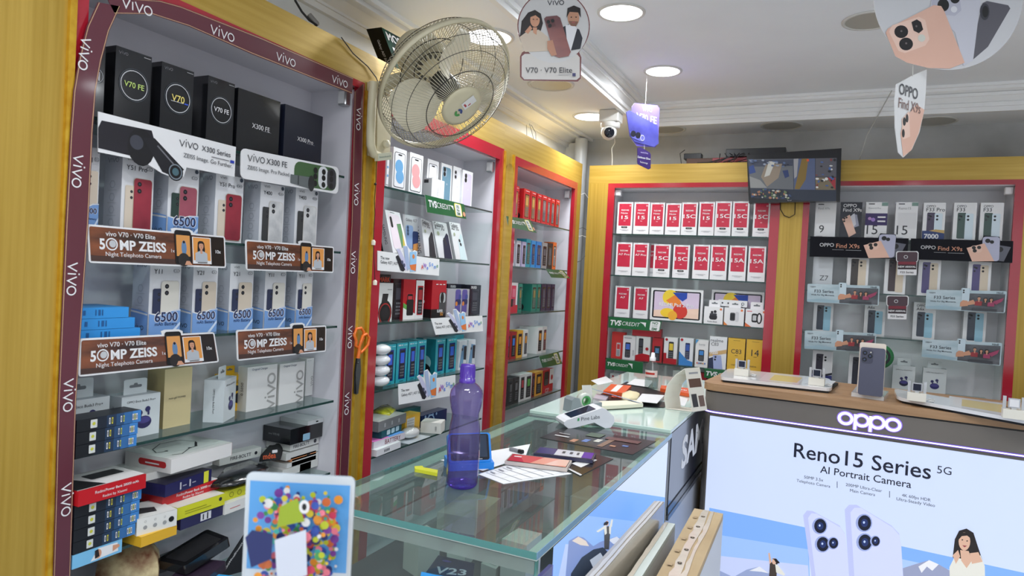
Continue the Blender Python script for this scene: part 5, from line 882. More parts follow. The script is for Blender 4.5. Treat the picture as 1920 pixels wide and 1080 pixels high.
obox(BR(YO, 1732.5, 1774, 380, z0=SE[0]), 'F33 Pro', (PLUM, PALEB), 'white box with a blue four-digit foot', G, lambda P: (P.rect(0, 0, 1, .26, C(40, 60, 110)), P.poly([(.3, .26), (1, .2), (1, .28), (.6, .3)], C(190, 160, 100)), P.text('7000', .42, .12, WHITE, w=.66, bold=.03)))
obox(BR(YO, 1789.5, 1832.5, 380, z0=SE[0]), 'F33', (DKG, PALEB), 'white box with a green and a pale handset, nearer the monitor', G); obox(BR(YO, 1839.5, 1883, 380, z0=SE[0]), 'F33', (DKG, PALEB), 'white box with a green and a pale handset, last in the row', G)
G = 'phone boxes, second shelf of the bannered cabinet'; YO = YB+.04
obox(BR(YO, 1526, 1563, 478, z0=SE[1]), None, None, 'pale grey box with a large two-character print', G, lambda P: P.text('Z7', .58, .36, C(70, 72, 76), w=.44), front=C(196, 202, 206, .25))
for xl, xr, yt, a, b_, lb in ((1590, 1630.5, 478, C(70, 66, 64), BEIGE, 'white box with a black and a beige handset'), (1661, 1701, 478, C(76, 66, 70), BEIGE, 'white box with a dark and a beige handset behind the upper hanging tag'), (1723.5, 1765.5, 484, VIOLET, BEIGE, 'white box with a violet and a beige handset'), (1817, 1860, 488, VIOLET, BEIGE, 'white box with a violet and a beige handset, last in its row')): obox(BR(YO, xl, xr, yt, z0=SE[1]), None, (a, b_), lb, G)
G = 'phone boxes, third shelf of the bannered cabinet'; YO = YB+.1
for xl, xr, yt, t, lb in ((1526.5, 1563.5, 566, None, 'white box with dark and ice blue handsets, closest to the monitor'), (1622.5, 1661.5, 564, 'A6x', 'white box with dark and ice blue handsets, beside the lower tag'), (1714, 1756, 566, 'A6x', 'lettered white box with dark and ice blue handsets'), (1808, 1851, 578, None, 'white box with dark and ice blue handsets, last in its row')): obox(BR(YO, xl, xr, yt, z0=SE[2]), t, (SLATE, ICE), lb, G)
G = 'boxes on the lowest shelf of the bannered cabinet'; YO = YB+.06
obox(BR(YO, 1524.5, 1562.5, 656, z0=SE[3]), None, (C(50, 46, 60), C(220, 222, 224)), 'white box with plum and white handsets and a blue foot', G, lambda P: (P.poly([(0, 0), (1, 0), (1, .28), (.5, .24), (0, .36)], C(44, 50, 110)), P.poly([(0, .3), (.5, .22), (1, .3), (1, .36), (.5, .28), (0, .4)], C(30, 32, 44))))
obox(BR(YO, 1593, 1632, 662, z0=SE[3]), None, (C(52, 54, 66), C(224, 224, 222)), 'white box half hidden by the standing demo phone', G)
earb = [('pale earbud box with black earbuds below the last sash banner', 1674.5, 1717), ('pale earbud box with violet earbuds below the last sash banner', 1731.5, 1775.5)]
for k, (lb, xl, xr) in enumerate(earb):
    c = BR(YB+.07, xl, xr, (684, 689)[k], z0=SE[3]); o = root('earbud_box', (c[0]+c[1])/2, lb, 'box', G); mb, P = slab(c, .04, C(204, 210, 210, .35), C(180, 186, 188)); P.text('OPPO Enco Buds3 Pro+', .5, .84, INK, w=.74); buds(P, .52, .34, .2, C(34, 36, 64) if k == 0 else C(44, 42, 100)); mb.build('carton', o); hangtab(o, c, C(204, 210, 210, .35))
# dark banners with three handsets
NIGHT = mk('printed_night_black', (16, 16, 24), .35, spec=.12)
def find_banner(q, label):
    mb = MB(); P = Panel(mb, *q, 0); board(mb, P, [(0, 0), (1, 0), (1, 1), (.88, 1), (.87, 1.18), (.72, 1.22), (.7, 1), (0, 1)], .0015, NIGHT, BLACK); P.z = .0004
    P.text('OPPO', .18, .6, C(205, 206, 210), w=.15, bold=.004); P.text('Find X9s', .4, .57, C(214, 150, 120), w=.24, bold=.002); P.rect(.24, .36, .36, .375, GREY); P.rect(.38, .35, .54, .37, GREY)
    P.poly([(.8, .1), (.92, .05), (.98, .72), (.86, .8)], C(90, 92, 104)); P.ell(.88, .6, .03, BLACK); P.rr(.71, .05, .875, 1.17, .03, C(176, 178, 200)); P.ell(.76, .98, .025, BLACK); P.ell(.8, .93, .02, BLACK); P.poly([(.56, .62), (.73, .86), (.83, .05), (.62, -.0)], C(222, 180, 160)); P.rr(.6, .42, .71, .74, .03, C(226, 190, 172)); [P.ell(u, v, .02, BLACK) for u, v in ((.63, .64), (.68, .66), (.64, .5))]
    return tag(mb.build('shelf_banner'), label, 'banner', 'black shelf banners with three handsets')
find_banner(BQ(YB-.004, (1518, 481), (1700, 486), (1704, 447), (1519, 443)), 'black shelf banner with three handsets, beside the monitor side'); find_banner(BQ(YB-.004, (1706, 486), (1898, 493), (1900, 452), (1708, 447)), 'black shelf banner with three handsets, farther from the monitor')
ROCK = mk('printed_misty_rocks', (70, 72, 78), .2, noise=((14, 14, 30), (46, 48, 54), (98, 100, 106)))
HOLO = mk('iridescent_print', (172, 192, 200), .14, coat=.6, noise=((8, 8, 20), (152, 176, 186), (190, 206, 212)))
def f33(q, label, sh=0):
    mb = MB(); P = Panel(mb, *q, 0); ol = rrect(0, 0, 1, 1, .02, .02*P.k); pop = [(.56, 1), (.55, 1.1), (.45, 1.12), (.44, 1)]
    board(mb, P, ol[:10]+pop+ol[10:], .0015, HOLO, C(220, 226, 230)); P.z = .0004
    P.rect(.46, .03, .985, .86, ROCK); P.poly([(0, 0.02), (.4, .02), (.46, .14), (.2, .22), (0, .14)], C(150, 178, 190)); P.text('F33 Series', .24, .62, INK, w=.27, bold=.01); P.text('Wide For Big Moments', .22, .42, INK, w=.33, bold=.008); P.text('oppo', .08, .87, INK, w=.08); P.text('Hindi', .92, .92, INK, w=.08, bold=.01)
    P.rr(.455, .36, .55, 1.1, .02, C(196, 214, 224)); P.ell(.475, 1.0, .012, BLACK); P.ell(.475, .9, .012, BLACK); P.poly([(.44, .2), (.54, .25), (.53, .5), (.47, .52), (.44, .4)], SKIN); P.poly([(.5, .26), (.64, .36), (.6, .56), (.52, .44)], SKIN)
    bust(P, .67, .63, .04, SKIN, HAIR, C(150, 50, 56), False); bust(P, .75, .58, .034, SKIN, HAIR, C(60, 50, 54)); bust(P, .82, .58, .036, SKIN, HAIR, C(156, 60, 96)); P.poly([(.84, .5), (.97, .7), (.95, .52), (.88, .36)], C(156, 60, 96))
    P.rect(.6, .03, .9, .16, C(60, 62, 68)); return tag(mb.build('shelf_banner'), label, 'banner', 'pale shelf banners with three people taking a selfie')
f33(BQ(YB-.004, (1513, 566), (1647.5, 573), (1649.4, 536), (1514, 532)), 'selfie banner under the pale grey box, upper one beside the monitor side'); f33(BQ(YB-.004, (1735, 579), (1884, 587), (1888, 546), (1737, 543)), 'selfie banner, upper one farther from the monitor')
f33(BQ(YB-.004, (1508, 654), (1641, 661), (1643, 625), (1509, 619.5)), 'selfie banner above the plum and white handset box'); f33(BQ(YB-.004, (1728, 669), (1876, 686), (1879, 643), (1730, 636)), 'selfie banner above the earbud boxes')
def arrival(q, label):
    mb = MB(); P = Panel(mb, *q, 0); board(mb, P, [(.06, 0), (.94, 0), (.94, .55), (1, .62), (1, .94), (.94, 1), (.06, 1), (0, .94), (0, .62), (.06, .55)], .0015, WHITE, WHITE); P.z = .0004
    P.rr(.04, .56, .96, .97, .1, C(60, 26, 40, .15)); P.ring(.44, .76, .09, .025, C(205, 205, 208)); P.rect(.08, .24, .92, .56, C(40, 20, 28)); P.rect(.1, .44, .9, .56, C(120, 26, 46)); P.text('NEW ARRIVAL', .5, .35, WHITE, w=.8, bold=.03); P.text('F33 Series', .5, .12, INK, w=.6, bold=.01)
    return tag(mb.build('shelf_tag'), label, 'sign', 'maroon new arrival tags')
arrival(BQ(YB-.012, (1680, 515.6), (1721, 516), (1722.5, 471), (1680, 471)), 'maroon and white hanging tag overlapping the black banners'); arrival(BQ(YB-.012, (1662, 598), (1702, 599), (1704, 554.5), (1662, 554)), 'maroon and white hanging tag, lower one')
p = onY(1650, 668, YB-.006); mb = MB(); mb.lathe([(.0, 0), (.052, 0), (.055, .002), (.055, .006), (0, .006)], p, (0, -1, 0), C(46, 120, 70, .3), 32); P = Panel(mb, p+V3((-.05, -.0062, -.05)), p+V3((.05, -.0062, -.05)), p+V3((.05, -.0062, .05)), p+V3((-.05, -.0062, .05))); P.ell(.5, .5, .42, C(26, 28, 32)); P.text('oppo', .5, .78, WHITE, w=.3); P.ring(.5, .5, .3, .03, C(70, 150, 100)); tag(mb.build('round_sign'), 'round green-edged sign behind the standing demo phone', 'sign')
# ================================================================== LIGHT-BOX COUNTER: poster and demo things
mb = MB(); q0 = onO(1331.5, 779); s0 = (q0-O0).dot(OD); zt = q0.z
def OP(s, z): return O0 + OD*s + ON*.0005 + V3((0, 0, z))
P = Panel(mb, OP(s0, .12), OP(1.46, .12), OP(1.46, zt), OP(s0, zt), 0); EP = 1.1
PWH = E(206, 220, 248, EP); P.rect(0, 0, 1, 1, PWH); DK = C(20, 26, 50)
P.pp([(1330, 952), (1420, 970), (1515, 990), (1520, 1130), (1326, 1130)], E(128, 176, 246, EP)); P.pp([(1330, 1000), (1515, 1030), (1520, 1130), (1327, 1130)], E(158, 194, 248, EP)); P.pp([(1330, 1040), (1515, 1060), (1520, 1130), (1327, 1130)], E(196, 208, 246, EP))
P.pp([(1690, 1024), (1920, 1074), (1980, 1090), (1980, 1180), (1690, 1150)], E(128, 176, 246, EP)); P.pp([(1690, 1048), (1920, 1098), (1980, 1180), (1690, 1150)], E(170, 200, 248, EP))
P.pp([(1330, 1074), (1350, 1070), (1375, 1082), (1400, 1068), (1424, 1062), (1450, 1080), (1520, 1095), (1520, 1140), (1326, 1140)], E(150, 165, 205, EP)); P.pp([(1405, 1070), (1424, 1062), (1442, 1075), (1428, 1072)], E(226, 230, 240, EP))
P.pp([(1690, 1066), (1715, 1058), (1742, 1050), (1760, 1058), (1785, 1072), (1800, 1085), (1800, 1140), (1690, 1130)], E(150, 158, 190, EP)); P.pp([(1722, 1062), (1742, 1050), (1760, 1058), (1748, 1070), (1738, 1062), (1728, 1074)], E(232, 234, 242, EP))
def phone_art(o, lens):
    P.pp(o, E(188, 196, 240, EP)); c = [(sum(p[0] for p in o)/len(o)), (sum(p[1] for p in o)/len(o))]; P.pp([((x-c[0])*.9+c[0]+5, (y-c[1])*.95+c[1]+2) for x, y in o], E(206, 214, 246, EP))
    for x, y, r in lens: P.pe(x, y, r*1.2, r*1.3, E(150, 165, 215, EP)); P.pe(x+1, y, r*.95, r*1.12, DK); P.pe(x+1, y, r*.5, r*.6, C(40, 60, 120)); P.pe(x, y-1, r*.15, r*.18, E(190, 210, 250, EP))
phone_art([(1506, 966), (1513, 957), (1524, 958), (1574, 985), (1584, 1000), (1600, 1140), (1530, 1140)], [(1537, 986, 12), (1542, 1020, 12), (1562, 1018, 9)])
phone_art([(1584, 955), (1592, 946), (1606, 946), (1672, 985), (1686, 1000), (1690, 1025), (1698, 1150), (1596, 1140)], [(1620, 980, 13), (1621, 1016, 13), (1641, 1014, 8)])
def ptext(t, x0, y0, x1, y1, bold=0, m=DK):
    (u0, v0), (u1, v1) = P.at(x0, y0), P.at(x1, y1); P.text(t, (u0+u1)/2, (v0+v1)/2, m, w=u1-u0, bold=bold)
ptext('Reno15 Series', 1489, 846, 1746, 879, .008); ptext('5G', 1757, 879, 1784, 883); ptext('AI Portrait Camera', 1538, 882, 1709, 904, .006)
for t1, t2, b1, b2 in (('50MP 3.5x', 'Telephoto Camera', (1508, 894, 1544, 899), (1494, 901, 1557, 910)), ('200MP Ultra-Clear', 'Main Camera', (1586, 909, 1654, 918), (1594, 919, 1641, 926)), ('4K 60fps HDR', 'Ultra-Steady Video', (1691, 928, 1745, 936), (1681, 935, 1753, 946))): ptext(t1, *b1); ptext(t2, *b2)
for x, y in ((1570, 908), (1668, 926)): P.line([P.at(x, y-6), P.at(x, y+6)], .0012, DK)
# woman in a cream jumper and the small woman with a raised arm
WS = E(226, 184, 160, .95); WH = C(34, 26, 26); WC = E(232, 232, 224, 1.0)
P.pp([(1786, 1044), (1790, 1010), (1798, 994), (1812, 990), (1825, 998), (1832, 1020), (1842, 1050), (1838, 1062), (1815, 1050), (1796, 1050)], WH); P.pp([(1780, 1062), (1790, 1042), (1800, 1046), (1818, 1050), (1838, 1040), (1846, 1060), (1848, 1140), (1782, 1140)], WC); P.pp([(1800, 1030), (1816, 1032), (1822, 1050), (1812, 1064), (1802, 1050)], WS); P.pp([(1818, 1036), (1834, 1034), (1842, 1052), (1822, 1056)], WS); P.pe(1808, 1014, 11, 17, WS); P.pp([(1796, 1012), (1801, 998), (1814, 997), (1822, 1010), (1813, 1003), (1803, 1004)], WH); P.pp([(1786, 1040), (1796, 1030), (1800, 1042), (1792, 1056)], WS); P.pe(1804, 1011, 1.6, 1.2, WH, 8); P.pe(1813, 1013, 1.6, 1.2, WH, 8); P.pp([(1804, 1021), (1813, 1022), (1808, 1025)], C(170, 70, 80))
P.pp([(1441, 1036), (1444, 1035), (1448, 1058), (1444, 1060)], WS); P.pp([(1444, 1056), (1450, 1050), (1458, 1056), (1456, 1090), (1442, 1090)], C(84, 70, 60)); P.pp([(1454, 1056), (1459, 1058), (1473, 1076), (1470, 1078), (1456, 1072)], WC); P.pe(1452, 1051, 4, 6, WS); P.pp([(1448, 1046), (1456, 1046), (1463, 1054), (1457, 1056), (1452, 1048)], WH)
mb.build('lit_poster', oc)
b = MB(); sT = .006
for a0, a1, z0, z1 in ((s0-sT, s0-.0005, .12, zt+sT), (s0-.0005, 1.46, zt+.0005, zt+sT)): b.hexa([OP(a0, z0)+ON*.002, OP(a1, z0)+ON*.002, OP(a1, z1)+ON*.002, OP(a0, z1)+ON*.002, OP(a0, z0), OP(a1, z0), OP(a1, z1), OP(a0, z1)], C(90, 86, 82, .3))
b.build('poster_frame', oc)
# demo trays on the wooden top
TRAYW = mk('white_gloss_tray', (226, 226, 228), .12, coat=.5); ZT = OZ
def tray(q, label):
    o = root('demo_tray', sum([onZ(x, y, ZT) for x, y in q], V3())/4, label, 'tray', 'white demo trays on the wooden counter top'); p = [onZ(x, y, ZT) for x, y in q]; c = sum(p, V3())/4
    mb = MB(); mb.prism([c+(k-c)*.93+V3((0, 0, .008)) for k in p], (0, 0, -.0078), BLACK); mb.build('dark_base', o)
    mb = MB(); U, W = p[1]-p[0], p[3]-p[0]; mb.prism([p[0]+U*u+W*v+V3((0, 0, .019)) for u, v in rrect(0, 0, 1, 1, .05, .22)], (0, 0, -.0108), TRAYW); mb.build('tray_top', o)
    mb = MB(); P = Panel(mb, *[k+V3((0, 0, .019)) for k in p], .0003); P.poly([(.36, .08), (.7, .08), (.7, .95), (.36, .95)], C(206, 206, 206, .15)); P.rect(.44, .2, .68, .8, C(205, 188, 130, .2)); P.rect(.74, .2, .96, .8, C(214, 216, 220, .15)); mb.build('printed_card', o); return o, p
T1 = tray(((1347, 716), (1561, 739), (1580, 722), (1364, 699)), 'white demo tray at the rounded end of the wooden counter')
T2 = tray(((1682, 755), (1985, 812), (1990, 780), (1675, 738)), 'white demo tray beside the standing demo phone')
def watchstand(x, y, label, z=ZT+.0195, dark=True):
    p = onZ(x, y, z); o = root('watch_stand', p, label, 'watch stand', 'small watch stands on the demo trays'); w, d = .026, .018; U = OD; W = -ON
    def bx(b, s0_, s1_, d0, d1, z0, z1, m): b.hexa([p+U*s+W*t+V3((0, 0, h)) for s, t, h in ((s0_, d0, z0), (s1_, d0, z0), (s1_, d0, z1), (s0_, d0, z1), (s0_, d1, z0), (s1_, d1, z0), (s1_, d1, z1), (s0_, d1, z1))], m)
    b = MB(); bx(b, -w, w, -d, d, 0, .026, C(226, 222, 210)); b.build('block', o)
    for s in (-1, 1): b = MB(); bx(b, s*w-.004*(s+1)/1-(0 if s > 0 else 0), s*w+.004*(1-s), -.004, .004, .0262, .062, C(190, 192, 196, .2)); b.build('prong', o)
    b = MB(); bx(b, -.014, .014, -.012, -.004, .031, .058, C(176, 178, 184, .2)); bx(b, -.011, .011, -.0125, -.0121, .034, .055, C(40, 46, 62, .1) if dark else WHITE); bx(b, -.006, .006, -.01, .006, .0262, .0309, C(205, 205, 205)); b.build('watch', o)
    b = MB(); b.tube([p+U*.028+W*.012+V3((0, 0, .004)), p+U*.038+W*.012+V3((0, 0, .008)), p+U*.05+W*.006+V3((0, 0, .006)), p+U*.048+W*.0+V3((0, 0, .003)), p+U*.036+W*.004+V3((0, 0, .003))], .0025, C(214, 214, 212), 6); b.build('cable', o)
watchstand(1391, 704, 'watch stand on the tray end next to the triangular card'); watchstand(1531, 722, 'watch stand in front of the plum and white handset box'); watchstand(1718, 751, 'watch stand below the earbud boxes'); watchstand(1899, 784, 'watch stand with a bright white screen at the tray end', dark=False)
p = onZ(1628, 744, ZT); o = root('demo_phone', p, 'dark blue demo phone standing upright on a clear base', 'phone')
b = MB(); ACR = mk('clear_white_acrylic', (214, 216, 218), .1, coat=.6); c = [onZ(x, y, ZT) for x, y in ((1596, 743), (1657, 752), (1666, 741), (1606, 731))]; b.prism([k+V3((0, 0, .014)) for k in c], (0, 0, -.0138), ACR); b.build('clear_base', o)
def slabq(b, q, th, m): n = (q[1]-q[0]).cross(q[3]-q[0]).normalized(); b.hexa(q+[k-n*th for k in q], m)
b0 = onZ(1608, 739, ZT+.0145); wv = OD*.0745; up = (V3((0, 0, 1))*.97 - ON*.2).normalized()
b = MB(); P = Panel(b, b0, b0+wv, b0+wv+up*.162, b0+up*.162, 0); ol = rrect(0, 0, 1, 1, .1, .1*P.k); board(b, P, ol, .008, C(58, 60, 84, .3), C(70, 72, 92, .25)); P.z = .0006; P.rr(.06, .66, .52, .96, .12, C(48, 50, 72, .2)); [(P.ell(u, v, .1, C(20, 22, 30, .1)), P.ell(u, v, .04, C(60, 70, 100, .1))) for u, v in ((.18, .88), (.18, .74), (.4, .82))]; P.ell(.42, .9, .03, C(210, 205, 190)); b.build('handset', o)
b = MB(); P = Panel(b, b0-ON*.009-OD*.004, b0-ON*.009+wv*1.02, b0-ON*.009+wv*1.02+up*.178, b0-ON*.009-OD*.004+up*.178, 0); board(b, P, rrect(0, .02, 1, 1, .08, .08*P.k), .003, C(218, 206, 192), C(218, 206, 192)); b.build('holder_plate', o)
# ================================================================== GLASS COUNTER: side light box, things on and in it
mb = MB(); P = Panel(mb, (GX1-.003, 1.115, .1), (GX1-.003, GY1-.03, .1), (GX1-.003, GY1-.03, GZ-.02), (GX1-.003, 1.115, GZ-.02), 0); E2 = 1.05
P.rect(0, 0, 1, 1, E(206, 220, 250, E2)); P.pp([(1030, 905), (1150, 918), (1256, 934), (1256, 1200), (1000, 1300)], E(120, 172, 246, E2)); P.pp([(1040, 960), (1256, 985), (1256, 1300), (1000, 1300)], E(146, 188, 248, E2)); P.pp([(1060, 1020), (1256, 1040), (1256, 1300), (1000, 1300)], E(186, 206, 248, E2))
P.pp([(1066, 1014), (1082, 1005), (1094, 1008), (1112, 1024), (1125, 1016), (1155, 1006), (1180, 1016), (1200, 1300), (1040, 1300)], E(128, 150, 205, E2)); P.pp([(1072, 1014), (1084, 1006), (1098, 1014), (1104, 1024), (1088, 1022)], E(226, 214, 205, E2)); P.pp([(1140, 1012), (1156, 1006), (1166, 1014), (1150, 1020)], E(220, 226, 240, E2)); P.pp([(1070, 1075), (1090, 1045), (1112, 1030), (1130, 1026), (1140, 1036), (1150, 1300), (1040, 1300)], C(70, 84, 104)); P.pp([(1105, 1050), (1125, 1036), (1130, 1044), (1112, 1066)], E(180, 190, 205, E2))
P.pp([(1132, 988), (1142, 986), (1143, 1002), (1141, 1030), (1132, 1030)], C(110, 104, 96)); P.pp([(1131, 986), (1136, 984), (1137, 1000), (1133, 1003)], WC); P.pp([(1141, 985), (1145, 988), (1144, 1002), (1141, 1000)], WC); P.pp([(1131, 987), (1133, 990), (1120, 998), (1117, 996)], WC); P.pp([(1142, 986), (1145, 974), (1148, 974), (1146, 988)], WC); P.pe(1137, 981, 3, 5, WS); P.pp([(1131, 980), (1136, 977), (1140, 979), (1137, 984), (1130, 985)], WH)
mb.build('lit_poster', g)
b = MB(); b.box(GX1-.008, GX1-.0005, 1.04, 1.112, .1, GZ-.05, clear('blue_acrylic', (176, 190, 240), 1.45, .05, .25, (170, 184, 245))); b.build('blue_side_panel', g)
# purple water bottle
bp = onZ(866, 912, GZ); PUR = clear('purple_plastic', (218, 209, 240), 1.55, .06, .08, (176, 160, 222), (146, 124, 206)); PURD = mk('deep_purple_plastic', (78, 44, 160), .22, coat=.5)
o = root('water_bottle', bp, 'purple plastic bottle a third full of water on the glass counter', 'bottle')
PR = [(.0295, .004), (.0325, .008), (.0335, .03), (.034, .066), (.0335, .1), (.0315, .128), (.0285, .146), (.0285, .156), (.032, .168), (.0345, .184), (.035, .194), (.033, .204), (.0255, .214), (.0165, .221), (.0145, .224)]
b = MB(); rows = []
for r_, h in PR:
    am = .0011 if .01 < h < .14 else .0005
    rows.append([bp+V3(((r_+am*math.cos(9*t))*math.cos(t), (r_+am*math.cos(9*t))*math.sin(t), h)) for t in [2*PI*j/54 for j in range(54)]])
b.grid(rows, PUR, True); b.build('body', o)
b = MB(); b.lathe([(0, .0005), (.026, .0005), (.0305, .004), (.0328, .009), (.0322, .0095), (.029, .006), (0, .008)], bp, (0, 0, 1), clear('purple_base', (196, 174, 240), 1.45, .03, .2, (120, 84, 220)), 36); b.build('base', o)
b = MB(); b.lathe([(0, .0095), (.031, .0095), (.0322, .03), (.0326, .068), (0, .068)], bp, (0, 0, 1), clear('water_in_bottle', (246, 245, 252), 1.33, .01), 36); b.build('water', o)
b = MB(); b.lathe([(.017, .2205), (.0178, .223), (.0168, .228), (.0155, .229), (.0158, .255), (.0145, .2595), (0, .26)], bp, (0, 0, 1), PURD, 30)
for j in range(30): t = 2*PI*j/30; b.tube([bp+V3((.0158*math.cos(t), .0158*math.sin(t), h)) for h in (.231, .254)], .0006, PURD, 4)
b.build('cap', o)
# card machines
POSBLUE = mk('blue_plastic', (24, 128, 214), .3)
a, b_ = onZ(842, 884, GZ), onZ(926, 880, GZ); U = (b_-a).normalized(); W = V3((-U.y, U.x, 0)); o = root('card_machine', (a+b_)/2, 'blue card machine with a dark screen standing behind the bottle', 'card machine')
b = MB(); b.hexa([a, b_, b_+V3((0, 0, .016)), a+V3((0, 0, .016)), a+W*.05, b_+W*.05, b_+W*.05+V3((0, 0, .024)), a+W*.05+V3((0, 0, .024))], POSBLUE); b.build('foot', o)
b = MB(); A, B = a+W*.006+V3((0, 0, .0175)), b_-U*.004+W*.006+V3((0, 0, .0175)); t = (V3((0, 0, .9))+W*.35).normalized()*.066; P = Panel(b, A, B, B+t, A+t, 0); board(b, P, rrect(0, 0, 1, 1, .07, .1), .012, POSBLUE, POSBLUE); b.build('housing', o)
b = MB(); P.mb = b; P.z = .0008; P.rr(.05, .06, .95, .96, .05, C(26, 28, 36, .12)); P.rect(.1, .16, .9, .92, C(44, 56, 74, .1)); P.rect(.7, .08, .78, .11, GREY); b.build('screen', o)
a, b_ = onZ(1066, 804, GZ), onZ(1152, 803, GZ); U = (b_-a); L = U.length; U.normalize(); W = V3((-U.y, U.x, 0)); POSW = mk('white_plastic', (226, 228, 232), .28)
o = root('payment_terminal', (a+b_)/2, 'white handheld payment terminal beside the tape dispenser', 'card machine'); b = MB(); k = L
prof = [(-.1, .012), (.0, 0), (.1, .002), (.55, .018), (.68, .008), (.8, 0), (.92, .002), (1.0, .02), (.97, .036), (.8, .058), (.7, .062), (.62, .058), (-.04, .026), (-.1, .02)]
b.prism([a+U*(s*k)+V3((0, 0, h)) for s, h in prof], W*.075, POSW); b.build('body', o)
b = MB(); P = Panel(b, a+U*(.0*k)+V3((0, 0, .028)), a+U*(.62*k)+V3((0, 0, .0585)), a+U*(.62*k)+W*.075+V3((0, 0, .0585)), a+W*.075+V3((0, 0, .028)), .0006); P.rect(.1, .12, .96, .9, C(30, 34, 50, .1)); P.poly([(.62, .12), (.96, .12), (.96, .9)], C(70, 76, 92, .1)); b.build('screen', o)
b = MB(); P = Panel(b, a, b_, b_+V3((0, 0, .06)), a+V3((0, 0, .06)), .0006); P.text('Pine Labs', .46, .55, C(60, 66, 76), w=.4, rot=7); P.poly([(.18, .38), (.22, .4), (.22, .55), (.18, .52)], C(70, 160, 100)); b.build('printed_name', o)
# phones, pen, papers
def sheet(pts, label, m=None, z=GZ, draw=None, name='paper_sheet', cat='paper', grp=None, lift=.0012):
    p = [onZ(x, y, z) for x, y in pts]; mb = MB(); mb.prism([k+V3((0, 0, lift)) for k in p], (0, 0, -.0009), m or C(226, 228, 230))
    if len(p) == 4 and draw: P = Panel(mb, *[k+V3((0, 0, lift)) for k in p], .0003); draw(P)
    return tag(mb.build(name), label, cat, grp)
def form(P): [P.rect(.06, .12+.16*k, .94, .13+.16*k, C(120, 122, 128)) for k in range(6)]; [P.rect(u, .1, u+.006, .9, C(120, 122, 128)) for u in (.06, .3, .62, .93)]; [P.rect(.1, .17+.16*k, .26, .2+.16*k, C(150, 152, 158)) for k in range(5)]
sheet(((897, 890), (944, 908), (1072, 889), (985, 862)), 'printed form paper under the red-screened phone', draw=form); sheet(((826, 864), (905, 884), (985, 858), (994, 834)), 'white paper between the bottle and the marker pen', draw=None, z=GZ, lift=.0022)
DARKP = C(30, 30, 34, .2)
sheet(((1012, 821), (1186, 853), (1230, 828), (1056, 802)), 'dark printed leaflet in front of the payment terminal', DARKP, draw=lambda P: ([P.rect(.3+.1*k, .1+.12*(k % 3), .36+.1*k, .3+.12*(k % 4), [C(170, 120, 90), C(80, 110, 170), C(190, 190, 180), C(120, 90, 70)][k % 4]) for k in range(6)], P.rect(.08, .3, .24, .36, C(200, 200, 200)), P.rect(.08, .5, .2, .54, C(160, 160, 160)), P.rect(.55, .62, .9, .8, C(90, 50, 50)), P.rect(.34, .62, .5, .9, C(60, 80, 60))), name='leaflet', cat='leaflet')
sheet(((1040, 868), (1088, 893), (1150, 861), (1098, 848)), 'dark leaflet with a white box printed, under two phones', DARKP, draw=lambda P: (P.rect(.35, .25, .7, .75, C(214, 214, 214)), P.rect(0, 0, 1, .05, C(200, 200, 200)), P.rect(.05, .3, .2, .7, C(180, 180, 170))), name='leaflet', cat='leaflet')
def deskphone(bl, br, dep, fr, scr, label):
    a, b_ = onZ(*bl, GZ+.0025), onZ(*br, GZ+.0025); v = V3((0, 0, .0085)); o = root('mobile_phone', (a+b_)/2, label, 'phone', 'handsets lying on the glass counter'); mb, P = slab([a, b_, b_+v, a+v], dep, fr); mb.build('case', o); n = P.n; mb = MB(); T = Panel(mb, P.d, P.c, P.c-n*dep, P.d-n*dep, .0005); T.rr(.02, .04, .98, .96, .03, BLACK); T.rect(.03, .08, .97, .92, scr[0]); [T.poly(q, m) for q, m in scr[1]]; mb.build('screen', o)
deskphone((946, 871), (1063, 885), .074, C(196, 184, 176, .25), (C(214, 90, 90, .12), [([(.4, .08), (.97, .08), (.97, .92), (.55, .92)], C(232, 160, 140, .12)), ([(.62, .08), (.97, .2), (.97, .92), (.8, .92)], C(236, 196, 180, .12)), ([(.03, .08), (.3, .08), (.2, .6), (.03, .92)], C(196, 50, 70, .12)), ([(.08, .6), (.2, .6), (.2, .7), (.08, .7)], WHITE)]), 'handset with a red and peach screen on the form paper')
deskphone((1000, 856), (1111, 869), .07, C(60, 60, 84, .25), (C(210, 212, 220, .12), [([(.03, .08), (.34, .08), (.34, .92), (.03, .92)], C(64, 52, 110, .12)), ([(.8, .08), (.97, .08), (.97, .92), (.8, .92)], C(90, 50, 170, .12)), ([(.45, .4), (.5, .4), (.5, .7), (.45, .7)], INK), ([(.58, .4), (.63, .4), (.63, .7), (.58, .7)], INK), ([(.7, .4), (.74, .4), (.74, .7), (.7, .7)], INK)]), 'handset with a purple and white screen behind the red one')
a, b_ = onZ(957, 842, GZ+.006), onZ(980, 848, GZ+.006); o = root('marker_pen', (a+b_)/2-V3((0, 0, .006)), 'grey marker pen with a black cap on the paper', 'pen'); d = b_-a; b = MB(); b.tube([a, a+d*.7], .0055, C(130, 132, 136, .3), 12); b.build('barrel', o); b = MB(); b.tube([a+d*.705, b_], .0062, BLACK, 12); b.build('cap', o)
p = [onZ(x, y, GZ+.008) for x, y in ((777, 874), (792, 873), (794, 876), (821, 881), (820, 887), (790, 881), (778, 879))]; b = MB(); b.prism(p, (0, 0, -.0075), C(214, 216, 50, .35)); tag(b.build('plastic_clip'), 'small flat yellow plastic clip on the glass counter', 'clip')
